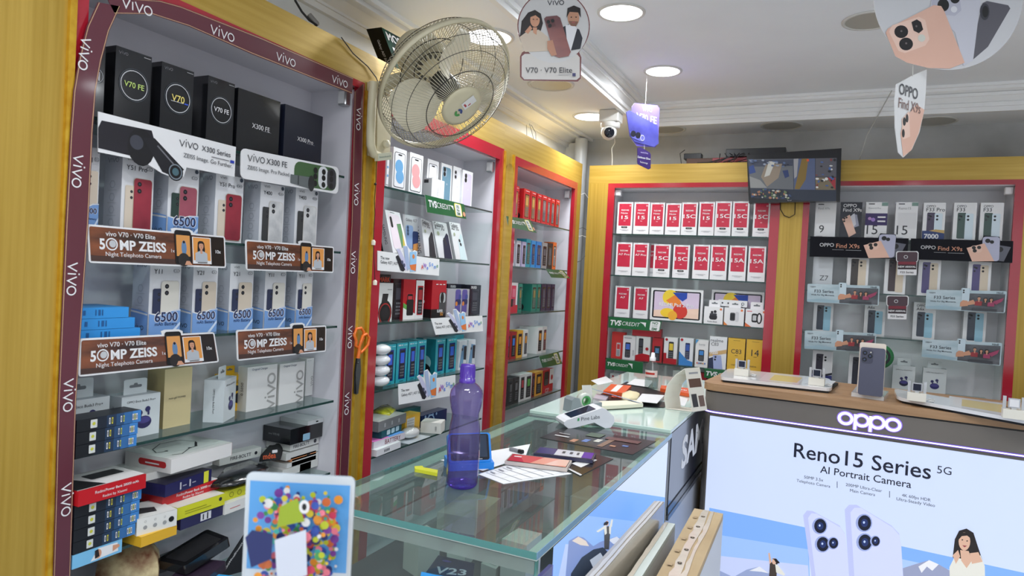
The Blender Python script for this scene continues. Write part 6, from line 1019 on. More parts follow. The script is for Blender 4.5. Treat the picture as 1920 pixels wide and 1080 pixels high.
# things on the inner shelf, seen through the glass
ZI = .8006
def inbox(x, y, sx, sy, sz, rot, m, label, draw=None, z=ZI, top=None):
    c, s_1 = math.cos(rot), math.sin(rot); U = V3((c, s_1, 0)); W = V3((-s_1, c, 0)); o_ = V3((x, y, z)); mb, P = slab([o_, o_+U*sx, o_+U*sx+V3((0, 0, sz)), o_+V3((0, 0, sz))], sy, m); T = Panel(mb, o_+V3((0, 0, sz)), o_+U*sx+V3((0, 0, sz)), o_+U*sx+W*sy+V3((0, 0, sz)), o_+W*sy+V3((0, 0, sz)))
    if top: T.rect(.02, .02, .98, .98, top)
    if draw: draw(T)
    tag(mb.build('stock_box'), label, 'box', 'cartons inside the glass counter')
inbox(-.83, 1.42, .1, .17, .04, .1, C(190, 186, 174), 'beige carton inside the counter, middle of the shelf'); inbox(-.6, 1.46, .13, .17, .035, -.2, C(96, 104, 96), 'grey green carton inside the counter'); inbox(-.8, 1.64, .12, .1, .05, .1, C(150, 60, 64), 'dull red carton inside the counter, towards its far end'); inbox(-.6, 1.72, .14, .12, .04, -.1, C(196, 198, 200), 'white carton inside the counter at its far end')
# tub beside the counter
mb = MB(); mb.box(-1.12, -.96, 1.05, 1.3, 0, .6, mk('brown_card', (150, 116, 80), .7, noise=((6, 6, 60), (142, 108, 74), (160, 126, 90)))); tag(mb.build('carton'), 'tall brown carton standing in the gap behind the glass counter', 'carton')
p = V3((onZ(698, 1100, .6).x, onZ(698, 1100, .6).y, .6)); o = root('tub', p, 'small blue tub with a white lid beside the glass counter', 'tub'); b = MB(); b.lathe([(0, 0), (.019, 0), (.0215, .046), (0, .046)], p, (0, 0, 1), C(40, 90, 150, .4), 28); b.build('body', o); b = MB(); b.lathe([(.0205, .0462), (.0232, .047), (.0232, .058), (.021, .059), (.0205, .055), (0, .0545)], p, (0, 0, 1), C(214, 214, 210, .35), 28); b.build('lid', o)
# ================================================================== PAPERS AND TOOLS ON THE SIDE COUNTER
z = SZ; DG = 'loose papers and packs on the pale green counter top'
a = onZ(1070, 774, z); b_ = onZ(1128, 771, z); U = (b_-a); L = U.length; U.normalize(); W = V3((-U.y, U.x, 0)); o = root('tape_dispenser', (a+b_)/2, 'grey tape dispenser with a green cored roll', 'tape dispenser'); GR = mk('grey_plastic', (136, 144, 148), .45)
b = MB(); b.prism([a+U*(s*L)+V3((0, 0, h)) for s, h in ((0, 0), (1, 0), (1, .03), (.7, .026), (.35, .012), (.26, .046), (.1, .05), (.03, .04))], W*.05, GR); b.build('body', o)
c = a+U*(.55*L)+V3((0, 0, .034))+W*.012; b = MB(); b.lathe([(.018, 0), (.026, 0), (.026, .026), (.018, .026), (.018, 0)], c, W, C(200, 206, 196, .2), 24, cap=False); b.build('tape_roll', o); b = MB(); b.lathe([(.0175, .001), (.0175, .025), (.012, .025), (.012, .001), (.0175, .001)], c, W, C(80, 160, 90), 24, cap=False); b.build('core', o)
sheet(((1098, 753), (1168, 762), (1262, 741), (1175, 716)), 'black plastic folder under the packs on the green glass', C(26, 26, 30, .3), z, name='folder', cat='folder')
sheet(((1140, 762), (1245, 765), (1255, 755), (1150, 752)), 'dark folder edge under the cream envelope', C(40, 42, 48, .3), z, name='folder', cat='folder', lift=.003)
def rigid(pts, z, h, m, label, name, cat, draw=None):
    p = [onZ(x, y, z+h) for x, y in pts]; mb = MB(); mb.prism(p, (0, 0, -h+.0003), m)
    if draw: P = Panel(mb, *p, .0003); draw(P)
    return tag(mb.build(name), label, cat)
ORANGE = C(226, 96, 50, .3)
GI = 'cartons inside the front of the glass counter'
for pts, h, m, lb, fn in ((((792, 1082), (886, 1086), (890, 1056), (822, 1041)), .055, C(34, 36, 66, .25), 'dark blue lettered carton inside the glass counter', lambda P: (P.text('V23', .5, .35, C(200, 202, 214), w=.7, bold=.02), P.ell(.3, .8, .12, C(60, 50, 130), ry=.05))),
                          (((902, 1056), (930, 1067), (947, 1048), (922, 1040)), .03, C(206, 206, 204), 'white carton with printed lines inside the counter', lambda P: [P.rect(.1, .2+.15*k, .9, .23+.15*k, GREY) for k in range(4)]),
                          (((938, 1064), (992, 1079), (1000, 1058), (953, 1047)), .03, C(196, 202, 206), 'white carton with grey wordmark inside the counter corner', lambda P: vivo(P, .55, .5, .7, C(90, 92, 98), 12, .05)),
                          (((758, 1003), (786, 1020), (826, 1000), (800, 984)), .07, C(206, 206, 200), 'white carton with a bar code near the sliding panes', lambda P: P.rect(.1, .5, .5, .9, C(150, 70, 66))),
                          (((838, 1036), (872, 1044), (890, 1022), (862, 1016)), .03, C(214, 214, 208), 'flat white carton behind the dark blue lettered one', None)):
    o_ = rigid(pts, ZI, h, m, lb, 'stock_box', 'box', fn); o_['group'] = GI
rigid(((941, 1010), (988, 1023), (1016, 1000), (972, 990)), ZI, .1, C(206, 206, 202), 'pale paper topped carton under the glass near the lit poster', 'stock_box', 'box')
rigid(((786, 1092), (852, 1098), (852, 1084), (790, 1072)), ZI, .085, SKYBLUE, 'bright blue carton at the counter front pane', 'stock_box', 'box')
rigid(((1131, 733), (1170, 737), (1184, 723), (1146, 720)), z+.0025, .012, ORANGE, 'orange pack with a white band, beside the sanitizer bottle', 'flat_pack', 'pack', lambda P: P.rect(.32, .05, .62, .95, C(232, 226, 220)))
rigid(((1238, 728), (1292, 738), (1294, 728), (1240, 722)), z+.001, .014, ORANGE, 'orange pack with white letters behind the card stand', 'flat_pack', 'pack', lambda P: P.text('REDMI', .6, .5, WHITE, w=.6, bold=.02))
sheet(((1122, 722), (1150, 716), (1136, 706), (1108, 714)), 'small white slip at the far edge of the green glass', None, z); sheet(((1175, 722), (1215, 728), (1225, 716), (1190, 712)), 'white paper beside the sanitizer bottle', None, z, lift=.005)
p = [onZ(x, y, z+.016) for x, y in ((1120, 762), (1206, 757), (1200, 750), (1120, 752))]; mb = MB(); mb.prism(p, (0, 0, -.012), C(226, 222, 200)); tag(mb.build('envelope'), 'cream envelope lying at the front of the papers', 'envelope')
q = [onZ(x, y, z+h) for x, y, h in ((1206, 757, .018), (1140, 738, .018), (1104, 727, .03), (1164, 744, .018))]; mb = MB(); mb.prism(q, (0, 0, -.0012), C(150, 176, 205, .25)); tag(mb.build('booklet'), 'pale blue booklet lying open over the envelope', 'booklet')
q = [onZ(1094, 752, z+.002), onZ(1112, 748, z+.002), onZ(1112, 748, z+.002)+V3((-.012, .006, .05)), onZ(1094, 752, z+.002)+V3((-.01, .004, .056))]; mb, P = slab(q, .001, C(222, 224, 218)); tag(mb.build('folded_card'), 'upright folded white card behind the tape dispenser', 'card')
rigid(((1112, 746), (1136, 750), (1142, 742), (1118, 738)), z+.003, .01, C(190, 180, 190, .2), 'pale handset lying beside the booklet', 'mobile_phone', 'phone')
bag([(1165, 752), (1195, 752), (1200, 742), (1180, 736), (1166, 742)], z+.004, .018, mk('crumpled_paper', (216, 204, 166), .7, bump=((90, 90, 90), .8)), 'crumpled_paper', 'crumpled cream paper on the black folder', 'paper')
b = MB(); c = onZ(1157, 745, z+.006); b.tube([c+V3((.022*math.sin(2*PI*k/16), .016*math.sin(4*PI*k/16)+.01, 0)) for k in range(17)], .003, C(196, 70, 44), 6); tag(b.build('orange_cord'), 'loop of orange cord beside the crumpled paper', 'cord')
q = [onZ(x, y, z+h) for x, y, h in ((1192, 752, .016), (1232, 756, .02), (1246, 741, .012), (1204, 738, .012))]; mb = MB(); mb.prism(q, (0, 0, -.001), C(222, 224, 226)); tag(mb.build('paper_sheet'), 'curled white paper in front of the sanitizer bottle', 'paper')
sheet(((1256, 757), (1284, 762), (1290, 748), (1266, 742)), 'white paper seen through the triangular card stand', None, z)
# sanitizer
p = onZ(1221, 728, z); o = root('sanitizer_bottle', p, 'clear spray bottle with a white cap on the papers', 'bottle'); CLB = clear('clear_bottle', (236, 240, 240), 1.4, .03, .06); b = MB(); b.lathe([(0, .0005), (.026, .0005), (.0285, .006), (.0285, .085), (.026, .1), (.012, .112), (.011, .116)], p, (0, 0, 1), CLB, 28); b.build('body', o)
b = MB(); b.lathe([(0, .003), (.026, .003), (.0275, .008), (.0275, .045), (0, .045)], p, (0, 0, 1), clear('clear_gel', (226, 232, 230), 1.33, .02), 28); b.build('gel', o)
b = MB(); b.lathe([(.0125, .1162), (.0125, .13), (.009, .132), (.007, .15), (0, .151)], p, (0, 0, 1), WHITE, 20); b.build('spray_cap', o); b = MB(); b.grid([[p+V3((.0289*math.cos(t), .0289*math.sin(t), h)) for t in [math.radians(200+12*k) for k in range(12)]] for h in (.05, .078)], C(232, 226, 220)); b.grid([[p+V3((.0292*math.cos(t), .0292*math.sin(t), h)) for t in [math.radians(215+10*k) for k in range(10)]] for h in (.06, .069)], C(190, 60, 50)); b.build('label', o)
b = MB(); b.tube([p+V3((0, 0, .112)), p+V3((.004, 0, .05)), p+V3((.008, 0, .006))], .002, C(226, 226, 226), 6); b.build('dip_tube', o)
# triangular card stand: bent card, open from the side
a = onZ(1248, 767, z); b_ = onZ(1290, 772, z); d = b_-a; n = (V3((-d.y, d.x, 0)).normalized()*.86+d.normalized()*.5)*.085; top = .145; CARD = C(226, 222, 210, .5)
o = root('card_stand', (a+b_)/2, 'triangular bent card stand with small photos beside the wooden counter', 'card stand'); b = MB(); pr = [(0, 0), (1, 0)] ; th = .0015
def strip_(pts, m, w=n, name='card'):
    b = MB()
    for (s0_, h0), (s1_, h1) in zip(pts, pts[1:]):
        A, B = a+d*s0_+V3((0, 0, h0)), a+d*s1_+V3((0, 0, h1)); k = (B-A).cross(w).normalized()*th; b.hexa([A, B, B+w, A+w, A-k, B-k, B+w-k, A+w-k], m)
    return b.build(name, o)
strip_([(1.15, .001), (0, .001), (-.1, .04), (0, .085), (.35, .125), (.75, .15)], CARD, name='back_leaf')
b = MB(); A, B = a+d*1.2+V3((0, 0, .001)), a+d*.75+V3((0, 0, .15)); P = Panel(b, A, A+n, B+n, B, 0); board(b, P, [(0, 0), (1, 0), (1, 1), (0, 1)], .0012, CARD, CARD); P.z = .0006
P.rect(.1, .55, .9, .75, C(96, 70, 60)); P.rect(.1, .1, .45, .4, C(60, 60, 64)); P.rect(.55, .1, .9, .35, C(110, 90, 84)); P.rect(.2, .86, .8, .9, GREY); b.build('printed_leaf', o)
# cartons leaning in the aisle before the counters
BROWN = mk('cardboard', (176, 152, 116), .7, noise=((4, 4, 40), (166, 142, 106), (186, 164, 128)), bump=((20, 20, 20), .2)); TAPE = mk('clear_packing_tape', (206, 196, 180), .12, coat=.8, bump=((30, 30, 60), .8))
def carton(q, zt, label, m, tapes, dots=False, side=None):
    """q: the top face as far-near edges: far left, far right, near right, near left"""
    fl, fr, nr, nl = [onZ(x, y, zt) for x, y in q]; U = fr-fl; U.z = 0; D_ = (nl-fl); D_ = D_.normalized()*.8; o = root('carton', V3((fl.x+D_.x*.5, fl.y+D_.y*.5, .001)), label, 'carton', 'tall cartons standing in the aisle')
    nl, nr = fl+D_, fl+D_+U; dn = V3((0, 0, .001-zt)); b = MB(); b.hexa([nl, nr, fr, fl]+[p+dn for p in (nl, nr, fr, fl)], m)
    if side: S = Panel(b, nr+dn, fr+dn, fr, nr, .0004); S.rect(0, .02, 1, .985, side)
    b.build('body', o); b = MB(); T = Panel(b, nl, nr, fr, fl, .0006)
    for t0, t1 in tapes: b.grid([[T.pt(t0+.03*math.sin(9*k), k/24, .0006+.0008*(k % 2)), T.pt(t1+.03*math.sin(7*k), k/24, .0012)] for k in range(25)], TAPE)
    b.build('packing_tape', o)
    if dots:
        b = MB(); T.mb = b; T.z = .0014
        for k in range(9): T.ell(.42, .93-.1*k, .07, C(50, 44, 38)); T.ell(.42, .93-.1*k, .03, C(150, 130, 100)); T.rect(.12, .9-.1*k, .26, .92-.1*k, C(164, 140, 106))
        b.build('printed_marks', o)
carton(((1302, 953), (1356, 963), (1312, 1085), (1228, 1085)), .845, 'brown taped cardboard carton standing in front of the taupe counter', BROWN, ((.3, .55), (.6, .72)), True, C(196, 200, 206))
carton(((1246, 979), (1266, 982), (1200, 1080), (1177, 1080)), .82, 'pale grey carton squeezed between the brown carton and the glass counter', mk('pale_grey_card', (196, 204, 198), .55), ((.0, .4),), False, C(204, 208, 208))
carton(((1227, 939), (1246, 941), (1170, 1080), (1097, 1080)), .865, 'taped carton in clear film leaning on the lit mountain poster', mk('film_wrapped_card', (176, 164, 146), .25, coat=.6, noise=((8, 3, 8), (166, 154, 136), (188, 178, 162))), ((.3, .6), (.7, .95)))
# ================================================================== BLURRED PAYMENT STANDEE NEAREST THE CAMERA
D0 = .63; tl, tr = atD(462, 893, D0), atD(668, 853, D0); ac = V3((tr.x-tl.x, tr.y-tl.y, 0)); tr = tl+ac; w = ac.length; zt = tl.z+.004; zb = .966
sa = V3((tl.x, tl.y, zb)); o = root('payment_standee', sa+ac/2, 'blurred blue and white payment standee covered in coloured icons', 'standee'); b = MB(); P = Panel(b, sa, sa+ac, V3((tr.x, tr.y, zt)), V3((tl.x, tl.y, zt)), 0); board(b, P, rrect(0, 0, 1, 1, .06, .06*P.k), .003, C(206, 214, 220, .15), C(150, 160, 170, .15)); b.build('acrylic_plate', o)
b = MB(); P.mb = b; P.z = .0006; P.rr(.03, .012, .97, .975, .05, C(206, 216, 226, .3)); v0 = P.at(560, 1070)[1]; v1 = P.at(560, 905)[1]; P.rect(.04, v0, .96, v1, C(90, 160, 222, .3))
(u0, va), (u1, vb) = P.at(500, 1078), P.at(648, 888)
pal = [C(200, 60, 90), C(230, 150, 50), C(70, 150, 90), C(60, 90, 180), C(220, 200, 60), C(120, 60, 150), C(40, 50, 110), C(220, 220, 220), C(60, 170, 160), C(210, 110, 60), C(180, 190, 40), C(240, 130, 150)]
for k in range(420):
    u = u0+.03+(u1-u0-.06)*rnd.random(); v = va+(vb-va-.05)*rnd.random(); P.ell(u, v, .012+.03*rnd.random(), pal[k % 12], n=10)
P.poly([P.at(*q) for q in ((500, 968), (512, 955), (548, 962), (545, 1005), (510, 1020))], C(34, 44, 100)); P.poly([P.at(*q) for q in ((555, 950), (560, 915), (590, 900), (602, 940))], C(150, 170, 40)); P.pe(602, 915, 9, 12, WHITE); P.pe(602, 915, 4, 6, BLACK)
P.poly([P.at(*q) for q in ((551, 972), (605, 954), (607, 1032), (556, 1052))], C(206, 212, 226)); P.rect(.3, .02, .7, .03, GREY); b.build('printed_sheet', o)
b = MB(); n = P.n; A, B = sa-n*.0035+ac*.1, sa-n*.0035+ac*.9; b.hexa([A, B, B-n*.05, A-n*.05, A+V3((0, 0, .004)), B+V3((0, 0, .004)), B-n*.05+V3((0, 0, .004)), A-n*.05+V3((0, 0, .004))], C(206, 214, 220, .15)); b.build('foot', o)
# ================================================================== WALL FAN
BEIGE2 = mk('aged_beige_plastic', (206, 198, 168), .38, noise=((6, 6, 6), (198, 190, 158), (214, 206, 178))); BLADEM = mk('cream_fan_blade', (226, 219, 196), .35, noise=((5, 5, 5), (220, 212, 188), (232, 226, 204))); WIRE = mk('aged_wire', (186, 180, 158), .4, .2); DARKW = C(52, 50, 44, .5)
fc = atD(836, 163, 1.9); e = (CAM-fc).normalized(); rl = (RT-e*RT.dot(e)).normalized(); ul = e.cross(rl); th = math.radians(47.6)
fn = (e*math.cos(th) + (rl*.638 - ul*.77)*math.sin(th)).normalized(); fa = (rl*.77+ul*.638); fa = (fa-fn*fa.dot(fn)).normalized(); fb = fn.cross(fa); FR = .2
def fp(r, t, h): return fc + (fa*math.cos(t)+fb*math.sin(t))*r + fn*h
fan = root('wall_fan', V3((XL, 1.613, 1.95)), 'beige wall fan with a wire guard, tilted down between two cabinets', 'fan')
def circ(b, r, h, t, m, k=6, n=64): b.tube([fp(r, 2*PI*i/n, h) for i in range(n+1)], t, m, k, False)
b = MB(); b.grid([[fp(r, 2*PI*i/72, h) for i in range(72)] for r, h in ((FR-.002, -.008), (FR+.004, -.009), (FR+.005, .009), (FR-.002, .008), (FR-.002, -.008))], BEIGE2, True); b.build('guard_band', fan)
NW = 104; prof_f = [(.058, .088), (.1, .083), (.15, .066), (.183, .038), (.199, .006)]; prof_b = [(.199, -.006), (.186, -.04), (.155, -.066), (.1, -.08), (.055, -.084)]
for nm, pr, rings in (('front_guard', prof_f, ((.105, .0815, .0014), (.058, .0875, .0018), (.155, .064, .0009), (.185, .036, .0009))), ('rear_guard', prof_b, ((.1, -.0795, .0014), (.155, -.066, .001), (.186, -.04, .001), (.055, -.084, .002)))):
    b = MB()
    for i in range(NW): t = 2*PI*i/NW; b.tube([fp(r, t+.05*(r/.2), h) for r, h in pr], .00095, WIRE, 4, False)
    for r, h, t in rings: circ(b, r, h, t, DARKW)
    b.build(nm, fan)
b = MB(); b.lathe([(.06, .084), (.061, .09), (.05, .094), (0, .095)], fc, fn, BEIGE2, 36); P = Panel(b, fp(0, 0, .0955)-rl*.045-ul*.045, fp(0, 0, .0955)+rl*.045-ul*.045, fp(0, 0, .0955)+rl*.045+ul*.045, fp(0, 0, .0955)-rl*.045+ul*.045)
P2 = Panel(b, fp(.0, 0, .0955)-fa*.045-fb*.03, fp(0, 0, .0955)+fa*.045-fb*.03, fp(0, 0, .0955)+fa*.045+fb*.03, fp(0, 0, .0955)-fa*.045+fb*.03, .0004)
hub = b.build('hub_cover', fan); b = MB(); P2.mb = b; P2.poly([(.3+.14*math.cos(a), .45+.2*math.sin(a)) for a in [math.radians(100+18*k) for k in range(10)]]+[(.3+.06*math.cos(a), .45+.08*math.sin(a)) for a in [math.radians(262-18*k) for k in range(10)]], C(70, 150, 70)); P2.poly([(.3+.14*math.cos(a), .45+.2*math.sin(a)) for a in [math.radians(-70+15*k) for k in range(10)]]+[(.3+.06*math.cos(a), .45+.08*math.sin(a)) for a in [math.radians(65-15*k) for k in range(10)]], C(50, 70, 130)); P2.poly([(.5, .3), (.95, .25), (.97, .7), (.52, .75)], C(226, 226, 224)); P2.rect(.56, .42, .62, .62, C(170, 50, 60)); P2.rect(.66, .36, .76, .42, C(170, 50, 60)); b.build('badge', hub)
b = MB(); b.lathe([(.0, -.03), (.034, -.03), (.036, .02), (.026, .034), (0, .036)], fc, fn, C(70, 70, 68, .3), 28); b.build('blade_hub', fan)
for k in range(3):
    b = MB(); t0 = math.radians(40+120*k); rows = []
    for i in range(11):
        r = .03+.138*i/10; w = [.5, .8, 1.05, 1.2, 1.25, 1.22, 1.15, 1.05, .9, .7, .36][i]*1.05; rows.append([fp(r*(1-.03*abs(j-4)/4*(i == 10)), t0+w*(j/8-.5)+.1*(i/10), .06*(j/8)-.03-.006*math.sin(PI*j/8)) for j in range(9)])
    b.grid(rows, BLADEM); b.build('blade', fan)
b = MB(); b.lathe([(.02, -.09), (.058, -.094), (.068, -.115), (.07, -.16), (.06, -.195), (.035, -.215), (0, -.22)], fc, fn, BEIGE2, 36); mo = b.build('motor_housing', fan)
b = MB(); [b.hexa([fp(.045, 2*PI*k/14+d, -.0905+e) for d, e in ((0, 0), (.2, 0), (.2, .001), (0, .001))]+[fp(.03, 2*PI*k/14+d, -.0905+e) for d, e in ((0, 0), (.2, 0), (.2, .001), (0, .001))], DARKW) for k in range(14)]; b.build('vent_slots', mo)
X0 = XL+.002
def px3(x, y, X): return onX(x, y, X)
b = MB(); q = [px3(707, 291, -1.196), px3(731, 296, -1.196), px3(737, 152, -1.196), px3(708, 152, -1.196)]; b.hexa(q+[V3((XL+.001, p.y, p.z)) for p in q], BEIGE2); b.build('wall_bracket', fan)
b = MB(); tp = [px3(x, y, -1.195) for x, y in ((700, 154), (697, 200), (695, 250), (695, 272), (700, 288), (712, 294))]; b.tube(tp, .0125, BEIGE2, 14); b.build('bracket_tube', fan)
b = MB(); m0 = fc-fn*.15; b.tube([px3(722, 170, -1.196), px3(722, 170, -1.17)+V3((0, 0, .02)), m0-ul*.03+V3((-.03, -.01, -.03)), m0], [.02, .021, .02, .018], BEIGE2, 14); b.build('arm', fan)
b = MB(); p = px3(722, 270, -1.1955); b.lathe([(.011, 0), (.012, .008), (.009, .013), (0, .0135)], p, (1, 0, 0), C(214, 208, 184, .3), 20); b.build('speed_knob', fan)
b = MB(); q = [px3(709, 302, -1.18), px3(735, 299, -1.18), px3(735, 285, -1.18), px3(709, 288, -1.18)]; mb_, P = slab(q, .012, C(190, 192, 170, .4), BEIGE2, b); P.text('Remote Breeze 36', .5, .5, C(80, 110, 110), w=.8); b.build('name_plate', fan)
b = MB(); b.tube([onX(640, 70, XL+.006), onX(662, 100, XL+.004), onX(690, 125, XL+.004), onX(705, 145, XL+.006), onX(708, 152, XL+.03)], .0016, DARKW, 6); b.build('power_cord', fan)
b = MB(); b.tube([onX(x, y, XL+.012) for x, y in ((706, 300), (705, 340), (702, 375), (703, 400), (701, 430), (700, 455))], .0011, BLACK, 5); b.blob(onX(704, 345, XL+.012), .004, BLACK, 8); t_ = tag(b.build('pull_cord'), 'thin black cord hanging below the fan bracket', 'cord')
for x, y, lb in ((700, 455, 'upper'), (703, 530, 'lower')): b = MB(); p = onX(x, y, XL+.012); b.lathe([(.006, -.007), (.0065, .004), (.003, .008), (0, .0085)], p, (0, 0, 1), C(226, 222, 206), 14); b.build('end_bead', t_)
b = MB(); b.tube([onX(x, y, XL+.012) for x, y in ((700, 456), (702, 500), (703, 529))], .0011, BLACK, 5); b.build('lower_cord', t_)
# box on top of the cabinets
q = [onX(x, y, -1.252) for x, y in ((744, 128), (796, 154), (768, 80), (715, 51))]; z0 = min(p.z for p in q); q = [p+V3((0, 0, 2.0345-z0)) if False else p for p in q]
b, P = slab(q, .055, mk('printed_dark_green_black', (18, 40, 34), .7, spec=.15, noise=((16, 16, 16), (14, 24, 26), (26, 78, 60))), C(16, 18, 20, .3)); P.text('MORE', .42, .84, WHITE, w=.66, bold=.02); P.text('50', .28, .46, WHITE, w=.3, bold=.03); P.poly([(.48, .1), (.8, .12), (.8, .6), (.48, .6)], C(120, 140, 214)); S = sidepanel(b, P, .055); S.text('Galaxy A07 5G', .5, .45, WHITE, w=1.3, rot=-90, bold=.01); tag(b.build('phone_box'), 'dark green box leaning on top of the cabinets behind the fan', 'box')
# ================================================================== HANGING THINGS
def thread(b, p, q, m=None): b.tube([p, q], .0009, m or C(200, 200, 196), 5)
D1 = 1.75; a, b_, c, d = [atD(x, y, D1) for x, y in ((970, 155), (1108, 155), (1108, -14), (970, -14))]
o = root('hanging_sign', (a+b_)/2, 'round dangler with a woman, a man and a copper phone', 'hanging sign'); mb = MB(); P = Panel(mb, a, b_, c, d, 0)
circ_ = [P.at(1038+68*math.cos(t), 49-67*math.sin(t)) for t in [math.radians(-42+264*k/36) for k in range(37)]]
ol = circ_ + [P.at(*q) for q in ((979, 98), (975, 106), (975, 144), (982, 151), (1083, 153), (1089, 147), (1090, 108), (1086, 98))]
RIMC = C(120, 66, 66); board(mb, P, ol, .002, RIMC, WHITE); P.z = .0005; CR = C(205, 203, 203)
P.poly([P.at(1038+66*math.cos(2*PI*k/48), 49-65*math.sin(2*PI*k/48)) for k in range(48)], CR); P.poly([P.at(*q) for q in ((978, 106), (984, 101), (1082, 102), (1087, 108), (1087, 145), (1081, 150), (983, 149), (978, 143))], C(208, 204, 200))
P.pe(1038, 52, 65, 66, C(206, 205, 205), 40); vivo(P, *P.at(1042, 5), .22, INK, 0, .06)
P.pp([(976, 60), (978, 40), (990, 24), (1003, 19), (1014, 26), (1018, 44), (1014, 58), (990, 66), (974, 70)], HAIR); P.pp([(974, 70), (990, 58), (1010, 56), (1028, 70), (1030, 96), (984, 98)], C(206, 190, 172)); P.pe(1003, 38, 9, 13, SKIN); P.pp([(990, 34), (998, 24), (1008, 24), (1013, 36), (1004, 29), (996, 32)], HAIR); P.pp([(984, 60), (994, 48), (998, 54), (990, 64)], SKIN); P.pp([(999, 52), (1007, 52), (1006, 66), (1000, 62)], SKIN)
P.pp([(1052, 98), (1054, 52), (1066, 46), (1086, 56), (1092, 72), (1088, 92)], C(30, 32, 44)); P.pp([(1060, 48), (1074, 46), (1082, 54), (1070, 96), (1064, 90)], C(226, 226, 230)); P.pe(1075, 34, 11, 16, C(190, 140, 112)); P.pp([(1062, 34), (1064, 16), (1076, 11), (1088, 16), (1089, 34), (1084, 24), (1068, 23)], HAIR); P.pp([(1066, 40), (1084, 41), (1080, 50), (1070, 49)], C(130, 92, 76)); P.pe(1075, 43, 4, 1.6, C(160, 90, 84), 8)
for x in (1071, 1080): P.pe(x, 33, 1.5, 1, BLACK, 8)
for x in (1000, 1007): P.pe(x, 37, 1.3, .9, BLACK, 8)
COP = mk('printed_copper', (150, 84, 78), .3, noise=((4, 4, 9), (84, 52, 60), (176, 104, 94))); P.pp([(1020, 36), (1024, 32), (1044, 30), (1050, 34), (1070, 98), (1066, 106), (1048, 109), (1040, 106)], COP); P.pp([(1022, 38), (1038, 34), (1042, 50), (1028, 54)], C(96, 56, 58)); [P.pe(x, y, 3.4, 3.6, BLACK, 12) for x, y in ((1028, 42), (1036, 40), (1031, 49))]; P.pp([(1026, 78), (1036, 76), (1044, 104), (1034, 106), (1026, 92)], C(190, 136, 110))
P.text('V70 · V70 Elite', *P.at(1029, 132), INK, w=.63); P.rect(*P.at(1073, 144), *P.at(1079, 138), C(60, 60, 110)); P.line([P.at(1046, 141), P.at(1070, 141)], .006, GREY); mb.build('printed_board', o); mb = MB(); p = P.pt(*P.at(1038, -13)); thread(mb, p, V3((p.x, p.y, Z_TRAY-.001))); mb.build('thread', o)
# purple dangler with a smaller tag below
p0 = onZ(1213, 140, Z_TRAY); D2 = (p0-CAM).dot(FW)
o = root('hanging_sign', atD(1205, 316, D2), 'purple phone dangler hanging by a thread from a downlight', 'hanging sign')
Ud = (RT*.82+FW*.57); Ud.z *= .3; Ud.normalize()
def dangle(x0, y0, x1, y1): m = atD((x0+x1)/2, (y0+y1)/2, D2); hw = (x1-x0)/2/FPX*D2/.8; hh = (y1-y0)/2/FPX*D2; return [m-Ud*hw-V3((0, 0, hh)), m+Ud*hw-V3((0, 0, hh)), m+Ud*hw+V3((0, 0, hh)), m-Ud*hw+V3((0, 0, hh))]
PUR1 = C(104, 92, 190, .3); PUR2 = mk('printed_violet', (78, 80, 160), .3, noise=((9, 9, 9), (62, 62, 136), (96, 98, 184)))
mb = MB(); P = Panel(mb, *dangle(1183, 193, 1238, 277), 0); board(mb, P, [P.at(*q) for q in ((1189, 193), (1232, 198), (1236, 204), (1234, 270), (1228, 277), (1194, 274), (1185, 262), (1184, 200))], .002, PUR1, WHITE); P.z = .0006; P.text('V70 FE', .52, .66, WHITE, w=.78, bold=.012); vivo(P, .52, .86, .36, WHITE, 0, .06); mb.build('back_board', o)
mb = MB(); P2 = Panel(mb, *[p-FW*.012 for p in dangle(1172, 206, 1237, 277)], 0); board(mb, P2, [P2.at(*q) for q in ((1174, 210), (1180, 207), (1233, 236), (1235, 270), (1226, 276), (1190, 266), (1181, 255))], .003, PUR2, C(120, 120, 190)); P2.z = .0008; P2.poly([P2.at(*q) for q in ((1180, 246), (1202, 252), (1208, 262), (1202, 266), (1184, 258))], C(96, 98, 176)); [P2.pe(x, y, 5, 6, C(24, 24, 40), 14) for x, y in ((1187, 251), (1196, 254))]; P2.ring(*P2.at(1204, 259), .07, .02, C(170, 170, 210)); mb.build('phone_board', o)
mb = MB(); P = Panel(mb, *dangle(1193, 274, 1222, 318), 0); board(mb, P, [P.at(*q) for q in ((1195, 277), (1201, 276), (1218, 286), (1220, 290), (1220, 316), (1216, 318), (1196, 308), (1195, 303))], .002, C(62, 44, 110), C(50, 40, 90)); P.z = .0006; P.text('Darkness Glow', .5, .5, WHITE, w=.92, bold=.012); P.text('world first', .5, .72, C(190, 180, 226), w=.55); P.text('Technology', .5, .3, WHITE, w=.56); mb.build('lower_tag', o)
mb = MB(); thread(mb, p0-V3((0, 0, .006)), atD(1210, 196, D2)); thread(mb, atD(1208, 270, D2), atD(1208, 282, D2)); mb.build('thread', o)
